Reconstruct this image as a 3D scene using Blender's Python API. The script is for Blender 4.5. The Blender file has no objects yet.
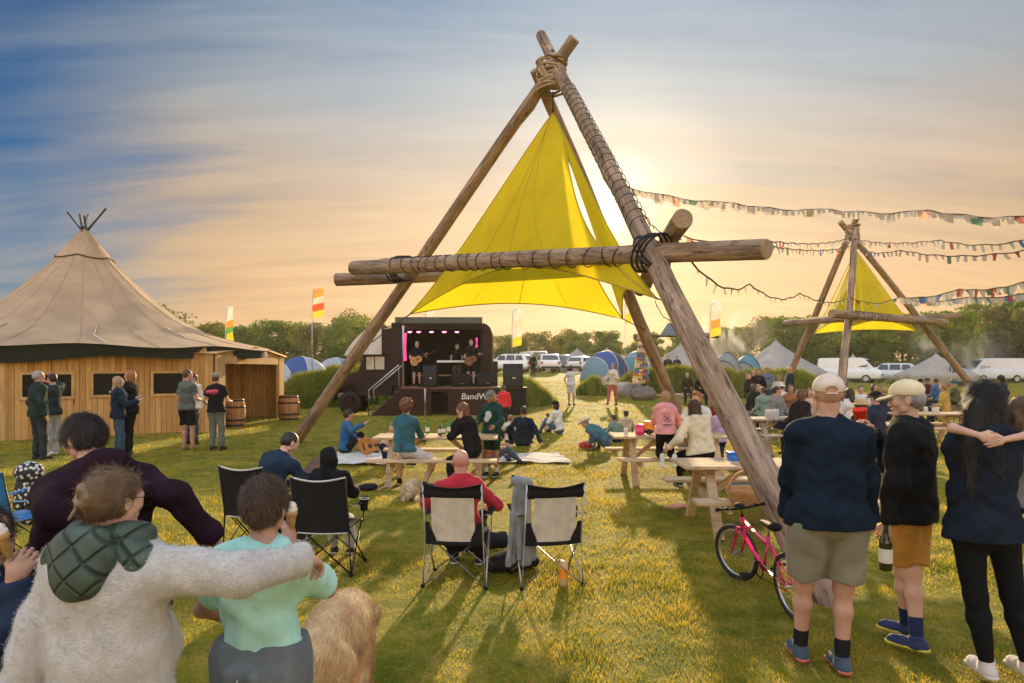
import bpy, math, random
import numpy as np
from mathutils import Vector, Matrix
R = math.radians
scene = bpy.context.scene
COL = scene.collection
rng = np.random.default_rng(11)
random.seed(11)
# ------------------------------------------------------------ camera
CH = 1.85                      # eye height
F = 683.0                      # focal length in pixels (24 mm lens)
cd = bpy.data.cameras.new('camera'); cam = bpy.data.objects.new('camera', cd); COL.objects.link(cam)
cam.location = (0, 0, CH); cam.rotation_euler = (R(90), 0, 0)
cd.lens = 24.0; cd.sensor_width = 36.0; cd.shift_y = 26.5/1024
cd.clip_start = 0.05; cd.clip_end = 3000
scene.camera = cam
def P(px, py, Y): return Vector(((px-512)/F*Y, Y, CH+(368-py)/F*Y))      # a point seen at (px,py) at distance Y
def G(px, Y): return ((px-512)/F*Y, Y, 0.0)
# ------------------------------------------------------------ sun and sky
SUNDIR = Vector((0.1430, 1.0, 0.2387)).normalized()
EL = math.asin(SUNDIR.z); AZ = math.atan2(SUNDIR.x, SUNDIR.y)
sl = bpy.data.lights.new('sun', 'SUN'); so = bpy.data.objects.new('sun', sl); COL.objects.link(so)
sl.energy = 4.5; sl.angle = R(1.2); sl.color = (1.0, 0.74, 0.42)
so.rotation_euler = (-SUNDIR).to_track_quat('-Z', 'Y').to_euler()
scene.view_settings.view_transform = 'Standard'; scene.view_settings.look = 'None'
scene.view_settings.exposure = 0.85; scene.view_settings.gamma = 1.0; scene.view_settings.use_curve_mapping = False
w = bpy.data.worlds.new('World'); scene.world = w; w.use_nodes = True
nt = w.node_tree; nt.nodes.clear()
def N(tree, typ, **kw):
    n = tree.nodes.new(typ)
    for k, v in kw.items():
        if k.startswith('i_'):
            key = k[2:]
            n.inputs[int(key) if key.isdigit() else key.replace('_', ' ')].default_value = v
        else: setattr(n, k, v)
    return n
def LK(tree, a, b): tree.links.new(a, b)
def ramp(tree, stops, fac=None, interp='LINEAR'):
    r = tree.nodes.new('ShaderNodeValToRGB'); cr = r.color_ramp; cr.interpolation = interp
    while len(cr.elements) < len(stops): cr.elements.new(0.5)
    for e, (p, c) in zip(cr.elements, stops):
        e.position = p; e.color = (c if hasattr(c, '__len__') else (c, c, c)) + ((1,) if not hasattr(c, '__len__') or len(c) == 3 else ())
    if fac is not None: tree.links.new(fac, r.inputs[0])
    return r
def math_n(tree, op, a, b=None, c=None, clamp=False):
    m = tree.nodes.new('ShaderNodeMath'); m.operation = op; m.use_clamp = clamp
    for i, v in enumerate((a, b, c)):
        if v is None: continue
        if isinstance(v, (int, float)): m.inputs[i].default_value = v
        else: tree.links.new(v, m.inputs[i])
    return m.outputs[0]
def mixc(tree, fac, a, b, blend='MIX'):
    m = tree.nodes.new('ShaderNodeMix'); m.data_type = 'RGBA'; m.blend_type = blend
    for sock, v in ((m.inputs[0], fac), (m.inputs[6], a), (m.inputs[7], b)):
        if isinstance(v, (int, float)): sock.default_value = v
        elif isinstance(v, tuple): sock.default_value = v if len(v) == 4 else v+(1,)
        else: tree.links.new(v, sock)
    return m.outputs[2]
tc = N(nt, 'ShaderNodeTexCoord'); dirv = tc.outputs['Generated']
sky = N(nt, 'ShaderNodeTexSky', sky_type='NISHITA', sun_disc=False, sun_elevation=EL, sun_rotation=AZ, altitude=30, air_density=1.0, dust_density=1.2, ozone_density=2.0)
sep = N(nt, 'ShaderNodeSeparateXYZ'); LK(nt, dirv, sep.inputs[0])
dx, dy, dz = sep.outputs
zc = math_n(nt, 'MAXIMUM', dz, 0.0)
den = math_n(nt, 'ADD', zc, 0.18)
u = math_n(nt, 'DIVIDE', dx, den); v = math_n(nt, 'DIVIDE', dy, den)
cmb = N(nt, 'ShaderNodeCombineXYZ'); LK(nt, u, cmb.inputs[0]); LK(nt, v, cmb.inputs[1])
mp = N(nt, 'ShaderNodeMapping'); LK(nt, cmb.outputs[0], mp.inputs[0])
mp.inputs['Rotation'].default_value = (0, 0, R(-24)); mp.inputs['Scale'].default_value = (0.32, 1.25, 1)
ns1 = N(nt, 'ShaderNodeTexNoise', i_Scale=1.6, i_Detail=8.0, i_Roughness=0.56, i_Distortion=0.9); LK(nt, mp.outputs[0], ns1.inputs[0])
mp2 = N(nt, 'ShaderNodeMapping'); LK(nt, cmb.outputs[0], mp2.inputs[0])
mp2.inputs['Rotation'].default_value = (0, 0, R(-12)); mp2.inputs['Scale'].default_value = (0.5, 3.2, 1); mp2.inputs['Location'].default_value = (3.1, 1.7, 0)
ns2 = N(nt, 'ShaderNodeTexNoise', i_Scale=2.6, i_Detail=9.0, i_Roughness=0.6, i_Distortion=0.5); LK(nt, mp2.outputs[0], ns2.inputs[0])
vd = N(nt, 'ShaderNodeVectorMath', operation='DOT_PRODUCT'); LK(nt, dirv, vd.inputs[0]); vd.inputs[1].default_value = SUNDIR
cs = vd.outputs['Value']                                   # cosine of the angle to the sun
n1 = ns1.outputs[0]; n2 = ns2.outputs[0]
# the thin cirrus veil is dense towards the sun and breaks up away from it; dense again behind the camera as added fill
near = ramp(nt, [(0.0, 0.75), (0.45, 0.6), (0.66, 0.0), (0.74, 0.06), (0.80, 0.38), (0.89, 0.92), (1.0, 1.0)], cs).outputs[0]
streak = ramp(nt, [(0.28, 0.0), (0.70, 1.0)], math_n(nt, 'ADD', math_n(nt, 'MULTIPLY', n1, 0.82), math_n(nt, 'MULTIPLY', n2, 0.18)), 'EASE').outputs[0]
lowf = ramp(nt, [(0.0, 1.0), (0.10, 0.8), (0.26, 0.12), (0.40, 0.0)], dz).outputs[0]
cov = math_n(nt, 'ADD', math_n(nt, 'MULTIPLY', streak, 0.62), math_n(nt, 'SUBTRACT', near, 0.22))
cov = math_n(nt, 'ADD', cov, math_n(nt, 'MULTIPLY', lowf, 0.55), clamp=True)
cool = ramp(nt, [(0.0, (0.88, 0.52, 0.26)), (0.10, (0.82, 0.53, 0.28)), (0.22, (0.64, 0.47, 0.32)), (0.36, (0.37, 0.41, 0.45)), (0.48, (0.25, 0.345, 0.47)), (1.0, (0.62, 0.68, 0.80))], dz).outputs[0]  # pale zenith stop, out of view, is brightened as added fill
bri = ramp(nt, [(0.0, 0.86), (0.35, 0.74), (0.60, 0.20), (0.74, 0.20), (0.82, 0.24), (0.90, 0.29), (0.955, 0.33), (0.985, 0.36), (1.0, 0.40)], cs).outputs[0]  # bright low end, unseen behind and above the camera, is added front fill
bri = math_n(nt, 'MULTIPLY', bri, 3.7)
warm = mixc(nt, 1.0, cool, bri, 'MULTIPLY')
shade = ramp(nt, [(0.32, (0.81, 0.82, 0.85)), (0.64, (1.11, 1.08, 1.03))], math_n(nt, 'ADD', math_n(nt, 'MULTIPLY', n1, 0.5), math_n(nt, 'MULTIPLY', n2, 0.5))).outputs[0]
warm = mixc(nt, ramp(nt, [(0.40, 0.0), (0.62, 0.8), (0.68, 0.8), (0.86, 0.0)], cs).outputs[0], warm, (0.36, 0.39, 0.44))
warm = mixc(nt, 1.0, warm, shade, 'MULTIPLY')
skyc = mixc(nt, 1.0, sky.outputs[0], (0.007, 0.036, 0.066), 'MULTIPLY')
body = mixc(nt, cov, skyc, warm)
an = math_n(nt, 'DIVIDE', math_n(nt, 'ARCCOSINE', math_n(nt, 'MINIMUM', cs, 0.999999)), R(30))
glow = ramp(nt, [(0.0, (14, 13, 11)), (0.022, (12, 11, 9)), (0.040, (2.4, 2.1, 1.5)), (0.075, (0.85, 0.66, 0.36)), (0.16, (0.42, 0.30, 0.13)), (0.36, (0.16, 0.11, 0.04)), (0.7, (0.03, 0.02, 0.01)), (1.0, (0, 0, 0))], an, 'LINEAR').outputs[0]
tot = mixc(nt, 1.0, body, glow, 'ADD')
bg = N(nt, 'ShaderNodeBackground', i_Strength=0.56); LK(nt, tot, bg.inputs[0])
wo = N(nt, 'ShaderNodeOutputWorld'); LK(nt, bg.outputs[0], wo.inputs[0])
scene.cycles.use_denoising = True
scene.cycles.max_bounces = 6; scene.cycles.transparent_max_bounces = 12

# ------------------------------------------------------------ materials
MATS = {}
def newmat(name):
    m = bpy.data.materials.new(name); m.use_nodes = True; m.node_tree.nodes.clear(); return m
def pmat(name, col, rough=0.75, var=0.18, scale=6.0, bump=0.15, bscale=60.0, metal=0.0, spec=0.4, sheen=0.0, stretch=(1, 1, 1), col2=None, trans=0.0, bdist=0.01, coat=0.0, emit=None, wr=0.0):
    """procedural surface: base colour broken up by two scales of noise, with a bump"""
    if name in MATS: return MATS[name]
    m = newmat(name); t = m.node_tree
    tcn = N(t, 'ShaderNodeTexCoord'); mpn = N(t, 'ShaderNodeMapping'); mpn.inputs['Scale'].default_value = stretch
    LK(t, tcn.outputs['Object'], mpn.inputs[0])
    a = N(t, 'ShaderNodeTexNoise', i_Scale=scale, i_Detail=5.0, i_Roughness=0.6); LK(t, mpn.outputs[0], a.inputs[0])
    b = N(t, 'ShaderNodeTexNoise', i_Scale=bscale, i_Detail=4.0, i_Roughness=0.65); LK(t, mpn.outputs[0], b.inputs[0])
    lo = tuple(c*(1-var*1.3) for c in col); hi = tuple(min(1, c*(1+var)) for c in (col2 or col))
    cr = ramp(t, [(0.32, lo), (0.68, hi)], a.outputs[0])
    fin = mixc(t, 0.35*min(1, var*3), cr.outputs[0], ramp(t, [(0.3, tuple(c*0.7 for c in col)), (0.7, tuple(min(1, c*1.2) for c in col))], b.outputs[0]).outputs[0])
    bs = N(t, 'ShaderNodeBsdfPrincipled'); LK(t, fin, bs.inputs['Base Color'])
    bs.inputs['Roughness'].default_value = rough; bs.inputs['Metallic'].default_value = metal
    bs.inputs['Specular IOR Level'].default_value = spec
    if sheen: bs.inputs['Sheen Weight'].default_value = sheen
    if coat: bs.inputs['Coat Weight'].default_value = coat; bs.inputs['Coat Roughness'].default_value = 0.08
    if emit: bs.inputs['Emission Color'].default_value = emit[0]+(1,); bs.inputs['Emission Strength'].default_value = emit[1]
    if bump:
        bn = N(t, 'ShaderNodeBump', i_Strength=bump, i_Distance=bdist); LK(t, b.outputs[0], bn.inputs['Height']); LK(t, bn.outputs[0], bs.inputs['Normal'])
        if wr:
            w1 = N(t, 'ShaderNodeTexNoise', i_Scale=4.0, i_Detail=2.5, i_Roughness=0.5, i_Distortion=1.1); LK(t, tcn.outputs['Object'], w1.inputs[0])
            b2 = N(t, 'ShaderNodeBump', i_Strength=wr, i_Distance=0.03); LK(t, w1.outputs[0], b2.inputs['Height']); LK(t, b2.outputs[0], bn.inputs['Normal'])
    out = N(t, 'ShaderNodeOutputMaterial')
    if trans:
        tr = N(t, 'ShaderNodeBsdfTranslucent'); LK(t, fin, tr.inputs[0])
        mx = N(t, 'ShaderNodeMixShader', i_0=trans); LK(t, bs.outputs[0], mx.inputs[1]); LK(t, tr.outputs[0], mx.inputs[2]); LK(t, mx.outputs[0], out.inputs[0])
    else: LK(t, bs.outputs[0], out.inputs[0])
    MATS[name] = m; return m
def fab(name, col, **k):
    d = dict(rough=0.92, var=0.14, scale=9, bump=0.25, bscale=220, spec=0.12, sheen=(0.0 if max(col) < .1 else 0.12), bdist=0.003, wr=0.5); d.update(k)
    return pmat('fabric_'+name, col, **d)

# ------------------------------------------------------------ mesh helpers
def tag(o, label=None, cat=None, group=None, kind=None):
    if label: o['label'] = label
    if cat: o['category'] = cat
    if group: o['group'] = group
    if kind: o['kind'] = kind
    return o
def empty(name, loc=(0, 0, 0), rz=0, label=None, cat=None, group=None):
    o = bpy.data.objects.new(name, None); COL.objects.link(o); o.location = loc; o.rotation_euler = (0, 0, rz)
    o.empty_display_size = 0.2
    return tag(o, label, cat, group)
def copy_tree(o, parent=None):
    c = o.copy(); COL.objects.link(c); c.parent = parent
    for ch in list(o.children): copy_tree(ch, c)
    return c
def npmesh(name, V, Q, T=None, mats=(), parent=None, smooth=True, mi=None):
    """mesh object from numpy arrays: V (n,3), Q (m,4) quads, T (k,3) triangles"""
    me = bpy.data.meshes.new(name)
    V = np.asarray(V, np.float32); Q = np.zeros((0, 4), np.int32) if Q is None else np.asarray(Q, np.int32)
    T = np.zeros((0, 3), np.int32) if T is None else np.asarray(T, np.int32)
    me.vertices.add(len(V)); me.vertices.foreach_set('co', V.ravel())
    nl = Q.size+T.size; me.loops.add(nl); me.loops.foreach_set('vertex_index', np.concatenate([Q.ravel(), T.ravel()]).astype(np.int32))
    npoly = len(Q)+len(T); me.polygons.add(npoly)
    ls = np.concatenate([np.arange(len(Q))*4, Q.size+np.arange(len(T))*3]).astype(np.int32)
    me.polygons.foreach_set('loop_start', ls)
    if mi is not None: me.polygons.foreach_set('material_index', np.asarray(mi, np.int32))
    me.polygons.foreach_set('use_smooth', np.full(npoly, smooth, bool))
    me.update(calc_edges=True); me.validate()
    for m in mats: me.materials.append(m)
    o = bpy.data.objects.new(name, me); COL.objects.link(o)
    if parent: o.parent = parent
    return o
def frame_of(d):
    d = Vector(d).normalized(); a = Vector((0, 0, 1)) if abs(d.z) < 0.9 else Vector((1, 0, 0))
    x = d.cross(a).normalized(); return x, x.cross(d).normalized()
class MB:
    def __init__(s): s.v = []; s.f = []; s.m = []; s.sm = []
    def add(s, vs, fs, mi=0, sm=False):
        o = len(s.v); s.v += [tuple(v) for v in vs]
        for f in fs: s.f.append(tuple(i+o for i in f)); s.m.append(mi); s.sm.append(sm)
        return s
    def box(s, c, size, rot=None, mi=0, taper=1.0):
        x, y, z = (k/2 for k in size); M = rot if rot is not None else Matrix.Identity(3); c = Vector(c)
        if isinstance(M, (int, float)): M = Matrix.Rotation(M, 3, 'Z')
        vs = [c+M@Vector((sx*x*(taper if sz > 0 else 1), sy*y*(taper if sz > 0 else 1), sz*z)) for sz in (-1, 1) for sx, sy in ((-1, -1), (1, -1), (1, 1), (-1, 1))]
        return s.add(vs, [(3, 2, 1, 0), (4, 5, 6, 7), (0, 1, 5, 4), (1, 2, 6, 5), (2, 3, 7, 6), (3, 0, 4, 7)], mi)
    def rbox(s, c, size, r=0.01, rot=None, mi=0, n=2):
        """box with rounded vertical and horizontal edges"""
        M = rot if rot is not None else Matrix.Identity(3); c = Vector(c)
        if isinstance(M, (int, float)): M = Matrix.Rotation(M, 3, 'Z')
        hx, hy, hz = (k/2 for k in size); r = min(r, hx*.99, hy*.99, hz*.99)
        rings = []
        for k in range(n+1):
            a = math.pi/2*k/n; rings.append((-hz+r-r*math.cos(a), r-r*math.sin(a)))
        rings += [(-z, i) for z, i in reversed(rings)]
        vs = []
        for z, ins in rings:
            for qx, qy, a0 in ((1, 1, 0), (-1, 1, 90), (-1, -1, 180), (1, -1, 270)):
                for k in range(n+1):
                    a = R(a0+90*k/n); rr = max(r-ins, 1e-5)
                    vs.append(c+M@Vector((qx*(hx-r)+rr*math.cos(a), qy*(hy-r)+rr*math.sin(a), z)))
        m = 4*(n+1); fs = []
        for j in range(len(rings)-1):
            for i in range(m): fs.append((j*m+i, j*m+(i+1) % m, (j+1)*m+(i+1) % m, (j+1)*m+i))
        fs.append(tuple(reversed(range(m)))); fs.append(tuple(range((len(rings)-1)*m, len(rings)*m)))
        return s.add(vs, fs, mi, True)
    def bar(s, a, b, w, h, mi=0, up=(0, 0, 1)):
        """rectangular bar from a to b, w across, h along the up side"""
        a = Vector(a); b = Vector(b); d = (b-a).normalized(); upv = Vector(up)
        x = d.cross(upv)
        x = x.normalized() if x.length > 1e-4 else frame_of(d)[0]
        y = x.cross(d).normalized(); vs = []
        for p in (a, b):
            for sx, sy in ((-1, -1), (1, -1), (1, 1), (-1, 1)): vs.append(p+x*(sx*w/2)+y*(sy*h/2))
        return s.add(vs, [(3, 2, 1, 0), (4, 5, 6, 7), (0, 1, 5, 4), (1, 2, 6, 5), (2, 3, 7, 6), (3, 0, 4, 7)], mi)
    def tube(s, pts, rad, n=10, mi=0, caps=True, closed=False, squash=None):
        pts = [Vector(p) for p in pts]; k = len(pts)
        if isinstance(rad, (int, float)): rad = [rad]*k
        vs = []; x = None
        for i, p in enumerate(pts):
            d = (pts[(i+1) % k]-pts[i-1]) if closed else (pts[min(i+1, k-1)]-pts[max(i-1, 0)])
            if d.length < 1e-7: d = Vector((0, 0, 1))
            d.normalize()
            if x is None: x, y = frame_of(d)
            else:
                x = (x-d*x.dot(d)); x = x.normalized() if x.length > 1e-5 else frame_of(d)[0]; y = d.cross(x)
            for j in range(n):
                a = 2*math.pi*j/n; vs.append(p+x*(math.cos(a)*rad[i])+y*(math.sin(a)*rad[i]*(squash or 1)))
        fs = []
        for i in range(k if closed else k-1):
            for j in range(n): fs.append((i*n+j, i*n+(j+1) % n, ((i+1) % k)*n+(j+1) % n, ((i+1) % k)*n+j))
        s.add(vs, fs, mi, True)
        if caps and not closed:
            o = len(s.v)-len(vs)
            s.f.append(tuple(o+j for j in reversed(range(n)))); s.m.append(mi); s.sm.append(False)
            s.f.append(tuple(o+(k-1)*n+j for j in range(n))); s.m.append(mi); s.sm.append(False)
        return s
    def lathe(s, prof, c=(0, 0, 0), n=20, mi=0, sx=1, sy=1, rot=None):
        c = Vector(c); M = rot if rot is not None else Matrix.Identity(3)
        vs = [c+M@Vector((r*sx*math.cos(2*math.pi*j/n), r*sy*math.sin(2*math.pi*j/n), z)) for r, z in prof for j in range(n)]
        fs = [(i*n+j, i*n+(j+1) % n, (i+1)*n+(j+1) % n, (i+1)*n+j) for i in range(len(prof)-1) for j in range(n)]
        return s.add(vs, fs, mi, True)
    def ell(s, c, r, n=12, mi=0, rot=None):
        prof = [(max(1e-4, math.sin(math.pi*i/n)), -math.cos(math.pi*i/n)) for i in range(n+1)]
        c = Vector(c); M = rot if rot is not None else Matrix.Identity(3); m = max(8, int(n*1.5))
        vs = [c+M@Vector((q*r[0]*math.cos(2*math.pi*j/m), q*r[1]*math.sin(2*math.pi*j/m), z*r[2])) for q, z in prof for j in range(m)]
        fs = [(i*m+j, i*m+(j+1) % m, (i+1)*m+(j+1) % m, (i+1)*m+j) for i in range(n) for j in range(m)]
        return s.add(vs, fs, mi, True)
    def prism(s, poly, a, b, mi=0, M=None, o=(0, 0, 0)):
        """polygon in the XZ plane extruded along Y from a to b"""
        n = len(poly); o = Vector(o); M = M or Matrix.Identity(3)
        vs = [o+M@Vector((x, y, z)) for y in (a, b) for x, z in poly]
        fs = [(i, (i+1) % n, n+(i+1) % n, n+i) for i in range(n)]+[tuple(reversed(range(n))), tuple(range(n, 2*n))]
        return s.add(vs, fs, mi)
    def grid(s, fn, nu, nv, mi=0, sm=True):
        vs = [fn(i/nu, j/nv) for i in range(nu+1) for j in range(nv+1)]
        fs = [(i*(nv+1)+j, (i+1)*(nv+1)+j, (i+1)*(nv+1)+j+1, i*(nv+1)+j+1) for i in range(nu) for j in range(nv)]
        return s.add(vs, fs, mi, sm)
    def build(s, name, mats, parent=None, fix=True):
        me = bpy.data.meshes.new(name); me.from_pydata(s.v, [], s.f)
        for m in (mats if isinstance(mats, (list, tuple)) else [mats]): me.materials.append(m)
        me.polygons.foreach_set('material_index', s.m); me.polygons.foreach_set('use_smooth', s.sm); me.update()
        o = bpy.data.objects.new(name, me); COL.objects.link(o)
        if parent: o.parent = parent
        return o
def text_obj(name, txt, size, loc, rot, mat, parent=None, ext=0.004, ax='CENTER', shear=0.0):
    c = bpy.data.curves.new(name, 'FONT'); c.body = txt; c.size = size; c.extrude = ext; c.align_x = ax; c.align_y = 'CENTER'; c.shear = shear
    t = bpy.data.objects.new(name, c); COL.objects.link(t)
    me = bpy.data.meshes.new_from_object(t); bpy.data.objects.remove(t)
    me.materials.clear(); me.materials.append(mat)
    o = bpy.data.objects.new(name, me); COL.objects.link(o); o.location = loc; o.rotation_euler = rot
    if parent: o.parent = parent
    return o
# ------------------------------------------------------------ setting materials
def nz2(x, y):
    return (np.sin(x*1.7+0.3*np.sin(y*2.1))+np.sin(y*2.3+1.1+0.5*np.sin(x*1.3))+0.6*np.sin(x*4.1+y*3.3)+0.5*np.sin(y*6.7-x*5.2+2)+0.35*np.sin(x*11.3+y*2.1)*np.sin(y*9.1))/3.4
def grass_mat(name, a, b, straw, trans):
    m = newmat(name); t = m.node_tree
    tcn = N(t, 'ShaderNodeTexCoord')
    n1 = N(t, 'ShaderNodeTexNoise', i_Scale=0.55, i_Detail=6.0, i_Roughness=0.62); LK(t, tcn.outputs['Object'], n1.inputs[0])
    n2 = N(t, 'ShaderNodeTexNoise', i_Scale=3.2, i_Detail=6.0, i_Roughness=0.7); LK(t, tcn.outputs['Object'], n2.inputs[0])
    n3 = N(t, 'ShaderNodeTexNoise', i_Scale=42.0, i_Detail=5.0, i_Roughness=0.7); LK(t, tcn.outputs['Object'], n3.inputs[0])
    at = N(t, 'ShaderNodeAttribute', attribute_name='tone')
    c = mixc(t, ramp(t, [(0.35, 0.0), (0.65, 1.0)], n1.outputs[0]).outputs[0], a, b)
    f = math_n(t, 'ADD', n2.outputs[0], math_n(t, 'MULTIPLY', at.outputs['Fac'], 0.22))
    c = mixc(t, ramp(t, [(0.47, 0.0), (0.68, 0.9)], f).outputs[0], c, straw)
    n5 = N(t, 'ShaderNodeTexNoise', i_Scale=1.7, i_Detail=5.0, i_Roughness=0.75); LK(t, tcn.outputs['Object'], n5.inputs[0])
    c = mixc(t, 0.75, c, ramp(t, [(0.38, (0.50, 0.66, 0.5)), (0.56, (1.18, 1.14, 1.0))], n5.outputs[0]).outputs[0], 'MULTIPLY')
    c = mixc(t, 0.55, c, ramp(t, [(0.3, (0.35, 0.35, 0.3)), (0.7, (1.5, 1.5, 1.5))], n3.outputs[0]).outputs[0], 'MULTIPLY')
    bs = N(t, 'ShaderNodeBsdfPrincipled', i_Roughness=0.85); LK(t, c, bs.inputs['Base Color']); bs.inputs['Specular IOR Level'].default_value = 0.12
    out = N(t, 'ShaderNodeOutputMaterial')
    if trans:
        tr = N(t, 'ShaderNodeBsdfTranslucent'); LK(t, mixc(t, 1.0, c, (1.5, 1.35, 0.7), 'MULTIPLY'), tr.inputs[0])
        mx = N(t, 'ShaderNodeMixShader', i_0=trans); LK(t, bs.outputs[0], mx.inputs[1]); LK(t, tr.outputs[0], mx.inputs[2]); LK(t, mx.outputs[0], out.inputs[0])
    else:
        bn = N(t, 'ShaderNodeBump', i_Strength=0.8, i_Distance=0.03); LK(t, n3.outputs[0], bn.inputs['Height']); LK(t, bn.outputs[0], bs.inputs['Normal'])
        LK(t, bs.outputs[0], out.inputs[0])
    return m
M_ground = grass_mat('turf_soil', (0.15, 0.155, 0.015), (0.22, 0.19, 0.02), (0.34, 0.25, 0.06), 0)
M_grass = grass_mat('grass_blades', (0.17, 0.185, 0.016), (0.31, 0.275, 0.022), (0.47, 0.36, 0.08), 0.56)
M_tall = grass_mat('tall_grass_blades', (0.07, 0.16, 0.014), (0.14, 0.22, 0.018), (0.30, 0.27, 0.06), 0.42)
# ground: one sheet to the horizon, finer and gently uneven near the camera
gx = np.concatenate([np.linspace(-1200, -60, 12), np.linspace(-50, 50, 101), np.linspace(60, 1200, 12)])
gy = np.concatenate([np.linspace(-300, -12, 6), np.linspace(-10, 70, 81), np.linspace(80, 1500, 14)])
GX, GY = np.meshgrid(gx, gy, indexing='ij')
def gz(x, y):                                              # the field rises gently towards the camping area
    t = np.clip((np.asarray(y, float)-21)/46, 0, 1); xf = np.interp(x, [-16, -7, -1, 9, 16, 40], [.15, .35, 1, 1, .5, .45])
    return 0.02*nz2(np.asarray(x)*0.35, np.asarray(y)*0.35)*np.clip(1.5-np.abs(np.asarray(y))/200, 0, 1)+1.5*xf*t*t*(3-2*t)
GZ = gz(GX, GY)
Vg = np.stack([GX, GY, GZ], -1).reshape(-1, 3); ny_ = len(gy)
ii, jj = np.meshgrid(np.arange(len(gx)-1), np.arange(ny_-1), indexing='ij'); b0 = (ii*ny_+jj).ravel()
tag(npmesh('ground', Vg, np.stack([b0, b0+ny_, b0+ny_+1, b0+1], -1), mats=[M_ground]), kind='structure')
def blades(X, Y, Z, H, W, lean, mat, name, bend=None, extra=None):
    """grass: one bent two-triangle blade per root"""
    n = len(X); a = rng.uniform(0, 2*math.pi, n); la = rng.uniform(0, 2*math.pi, n); ll = H*lean*rng.uniform(0.1, 1, n)
    wx, wy = np.cos(a)*W/2, np.sin(a)*W/2
    tx, ty = np.cos(la)*ll, np.sin(la)*ll
    V = np.empty((n, 5, 3), np.float32)
    V[:, 0] = np.stack([X-wx, Y-wy, Z], -1); V[:, 1] = np.stack([X+wx, Y+wy, Z], -1)
    V[:, 2] = np.stack([X+tx*.35+wx*.75, Y+ty*.35+wy*.75, Z+H*.6], -1); V[:, 3] = np.stack([X+tx*.35-wx*.75, Y+ty*.35-wy*.75, Z+H*.6], -1)
    V[:, 4] = np.stack([X+tx, Y+ty, Z+H], -1)
    b = (np.arange(n)*5)[:, None]
    o = npmesh(name, V.reshape(-1, 3), b+np.array([[0, 1, 2, 3]]), b+np.array([[3, 2, 4]]), mats=[mat], smooth=False)
    at = o.data.attributes.new('tone', 'FLOAT', 'POINT'); tone = np.repeat(rng.uniform(0, 1, n), 5).astype(np.float32)
    at.data.foreach_set('value', tone)
    return o
NB = 430000
uu = rng.uniform(0, 1, NB); Y0, Y1 = 2.4, 48.0
gyv = Y0*(Y1/Y0)**(uu**0.92)
gxv = rng.uniform(-0.86, 0.86, NB)*(gyv+0.6)
pn = nz2(gxv*0.9, gyv*0.9)+0.6*nz2(gxv*4.1+3, gyv*4.3)
keep = rng.uniform(0, 1, NB) < np.clip(0.72+0.45*pn, 0.22, 1)
gxv, gyv, pn = gxv[keep], gyv[keep], pn[keep]
hh = (0.022+0.016*np.clip(pn, -0.6, 1.2))*rng.uniform(0.55, 1.5, len(gxv))*(1+gyv/30)
tag(blades(gxv, gyv, gz(gxv, gyv)-0.003, hh, 0.0034*(1+gyv/7)*rng.uniform(.7, 1.3, len(gxv)), 0.9, M_grass, 'grass'), kind='stuff')
def bank(name, pts, wid, h, n, blade=(0.35, 0.8), label=None):
    """strip of tall grass on a low mound following a line of points"""
    pts = [np.array(p, float) for p in pts]; seg = [np.linalg.norm(b-a) for a, b in zip(pts, pts[1:])]; L = sum(seg)
    s = rng.uniform(0, L, n); X = np.zeros(n); Y = np.zeros(n); acc = 0
    t = rng.uniform(-1, 1, n)
    for (a, b, l) in zip(pts, pts[1:], seg):
        k = (s >= acc) & (s <= acc+l); f = (s[k]-acc)/l; d = (b-a)/l
        X[k] = a[0]+(b[0]-a[0])*f-d[1]*t[k]*wid/2; Y[k] = a[1]+(b[1]-a[1])*f+d[0]*t[k]*wid/2; acc += l
    endf = np.clip(np.minimum(s, L-s)/(0.5*wid), 0, 1)**0.5
    Z = h*np.clip(1-t*t, 0, 1)**0.7*endf*(0.85+0.25*nz2(X*0.8, Y*0.8))-0.02+gz(X, Y)
    H = rng.uniform(*blade, n)*(0.8+0.35*nz2(X*1.7, Y*1.7)); W = rng.uniform(0.02, 0.045, n)*np.median(Y)/30
    o = blades(X, Y, Z, H*(0.5+0.5*endf), W, 0.55, M_tall, name)
    # the mound under it
    mb = MB(); NS = 24
    def f(u, v):
        d = u*L; acc = 0
        for (a, b, l) in zip(pts, pts[1:], seg):
            if d <= acc+l+1e-6: break
            acc += l
        q = a+(b-a)*((d-acc)/l); dd = (b-a)/l; tt = v*2-1; e = max(0.0, min(1, min(d, L-d)/(0.5*wid)))**0.5
        xx, yy = q[0]-dd[1]*tt*wid/2, q[1]+dd[0]*tt*wid/2; return (xx, yy, h*max(0, 1-tt*tt)**0.7*e-0.05+float(gz(xx, yy)))
    mb.grid(f, NS, 8)
    g = mb.build(name+'_mound', [M_tall])
    # one object: join by data
    import bmesh
    bm = bmesh.new(); bm.from_mesh(o.data); bm.from_mesh(g.data); bm.to_mesh(o.data); bm.free(); bpy.data.objects.remove(g)
    return tag(o, label, kind='stuff')
bank('tall_grass', [(-10.9, 31), (-7.2, 33.5), (-5.0, 36.5)], 3.4, 1.5, 28000)
bank('tall_grass', [(0.0, 33.5), (0.6, 30.6), (1.2, 29.8)], 2.2, 0.65, 9000)
bank('tall_grass', [(3.6, 37.5), (5.2, 37.2)], 2.4, 0.7, 6000)
bank('tall_grass', [(5.9, 38.5), (9.5, 37.5), (13.6, 36.5), (17.2, 37)], 3.0, 1.15, 34000)
bank('tall_grass', [(-1.5, 33.5), (-4.5, 34.5)], 2.0, 0.8, 6000)
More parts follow.
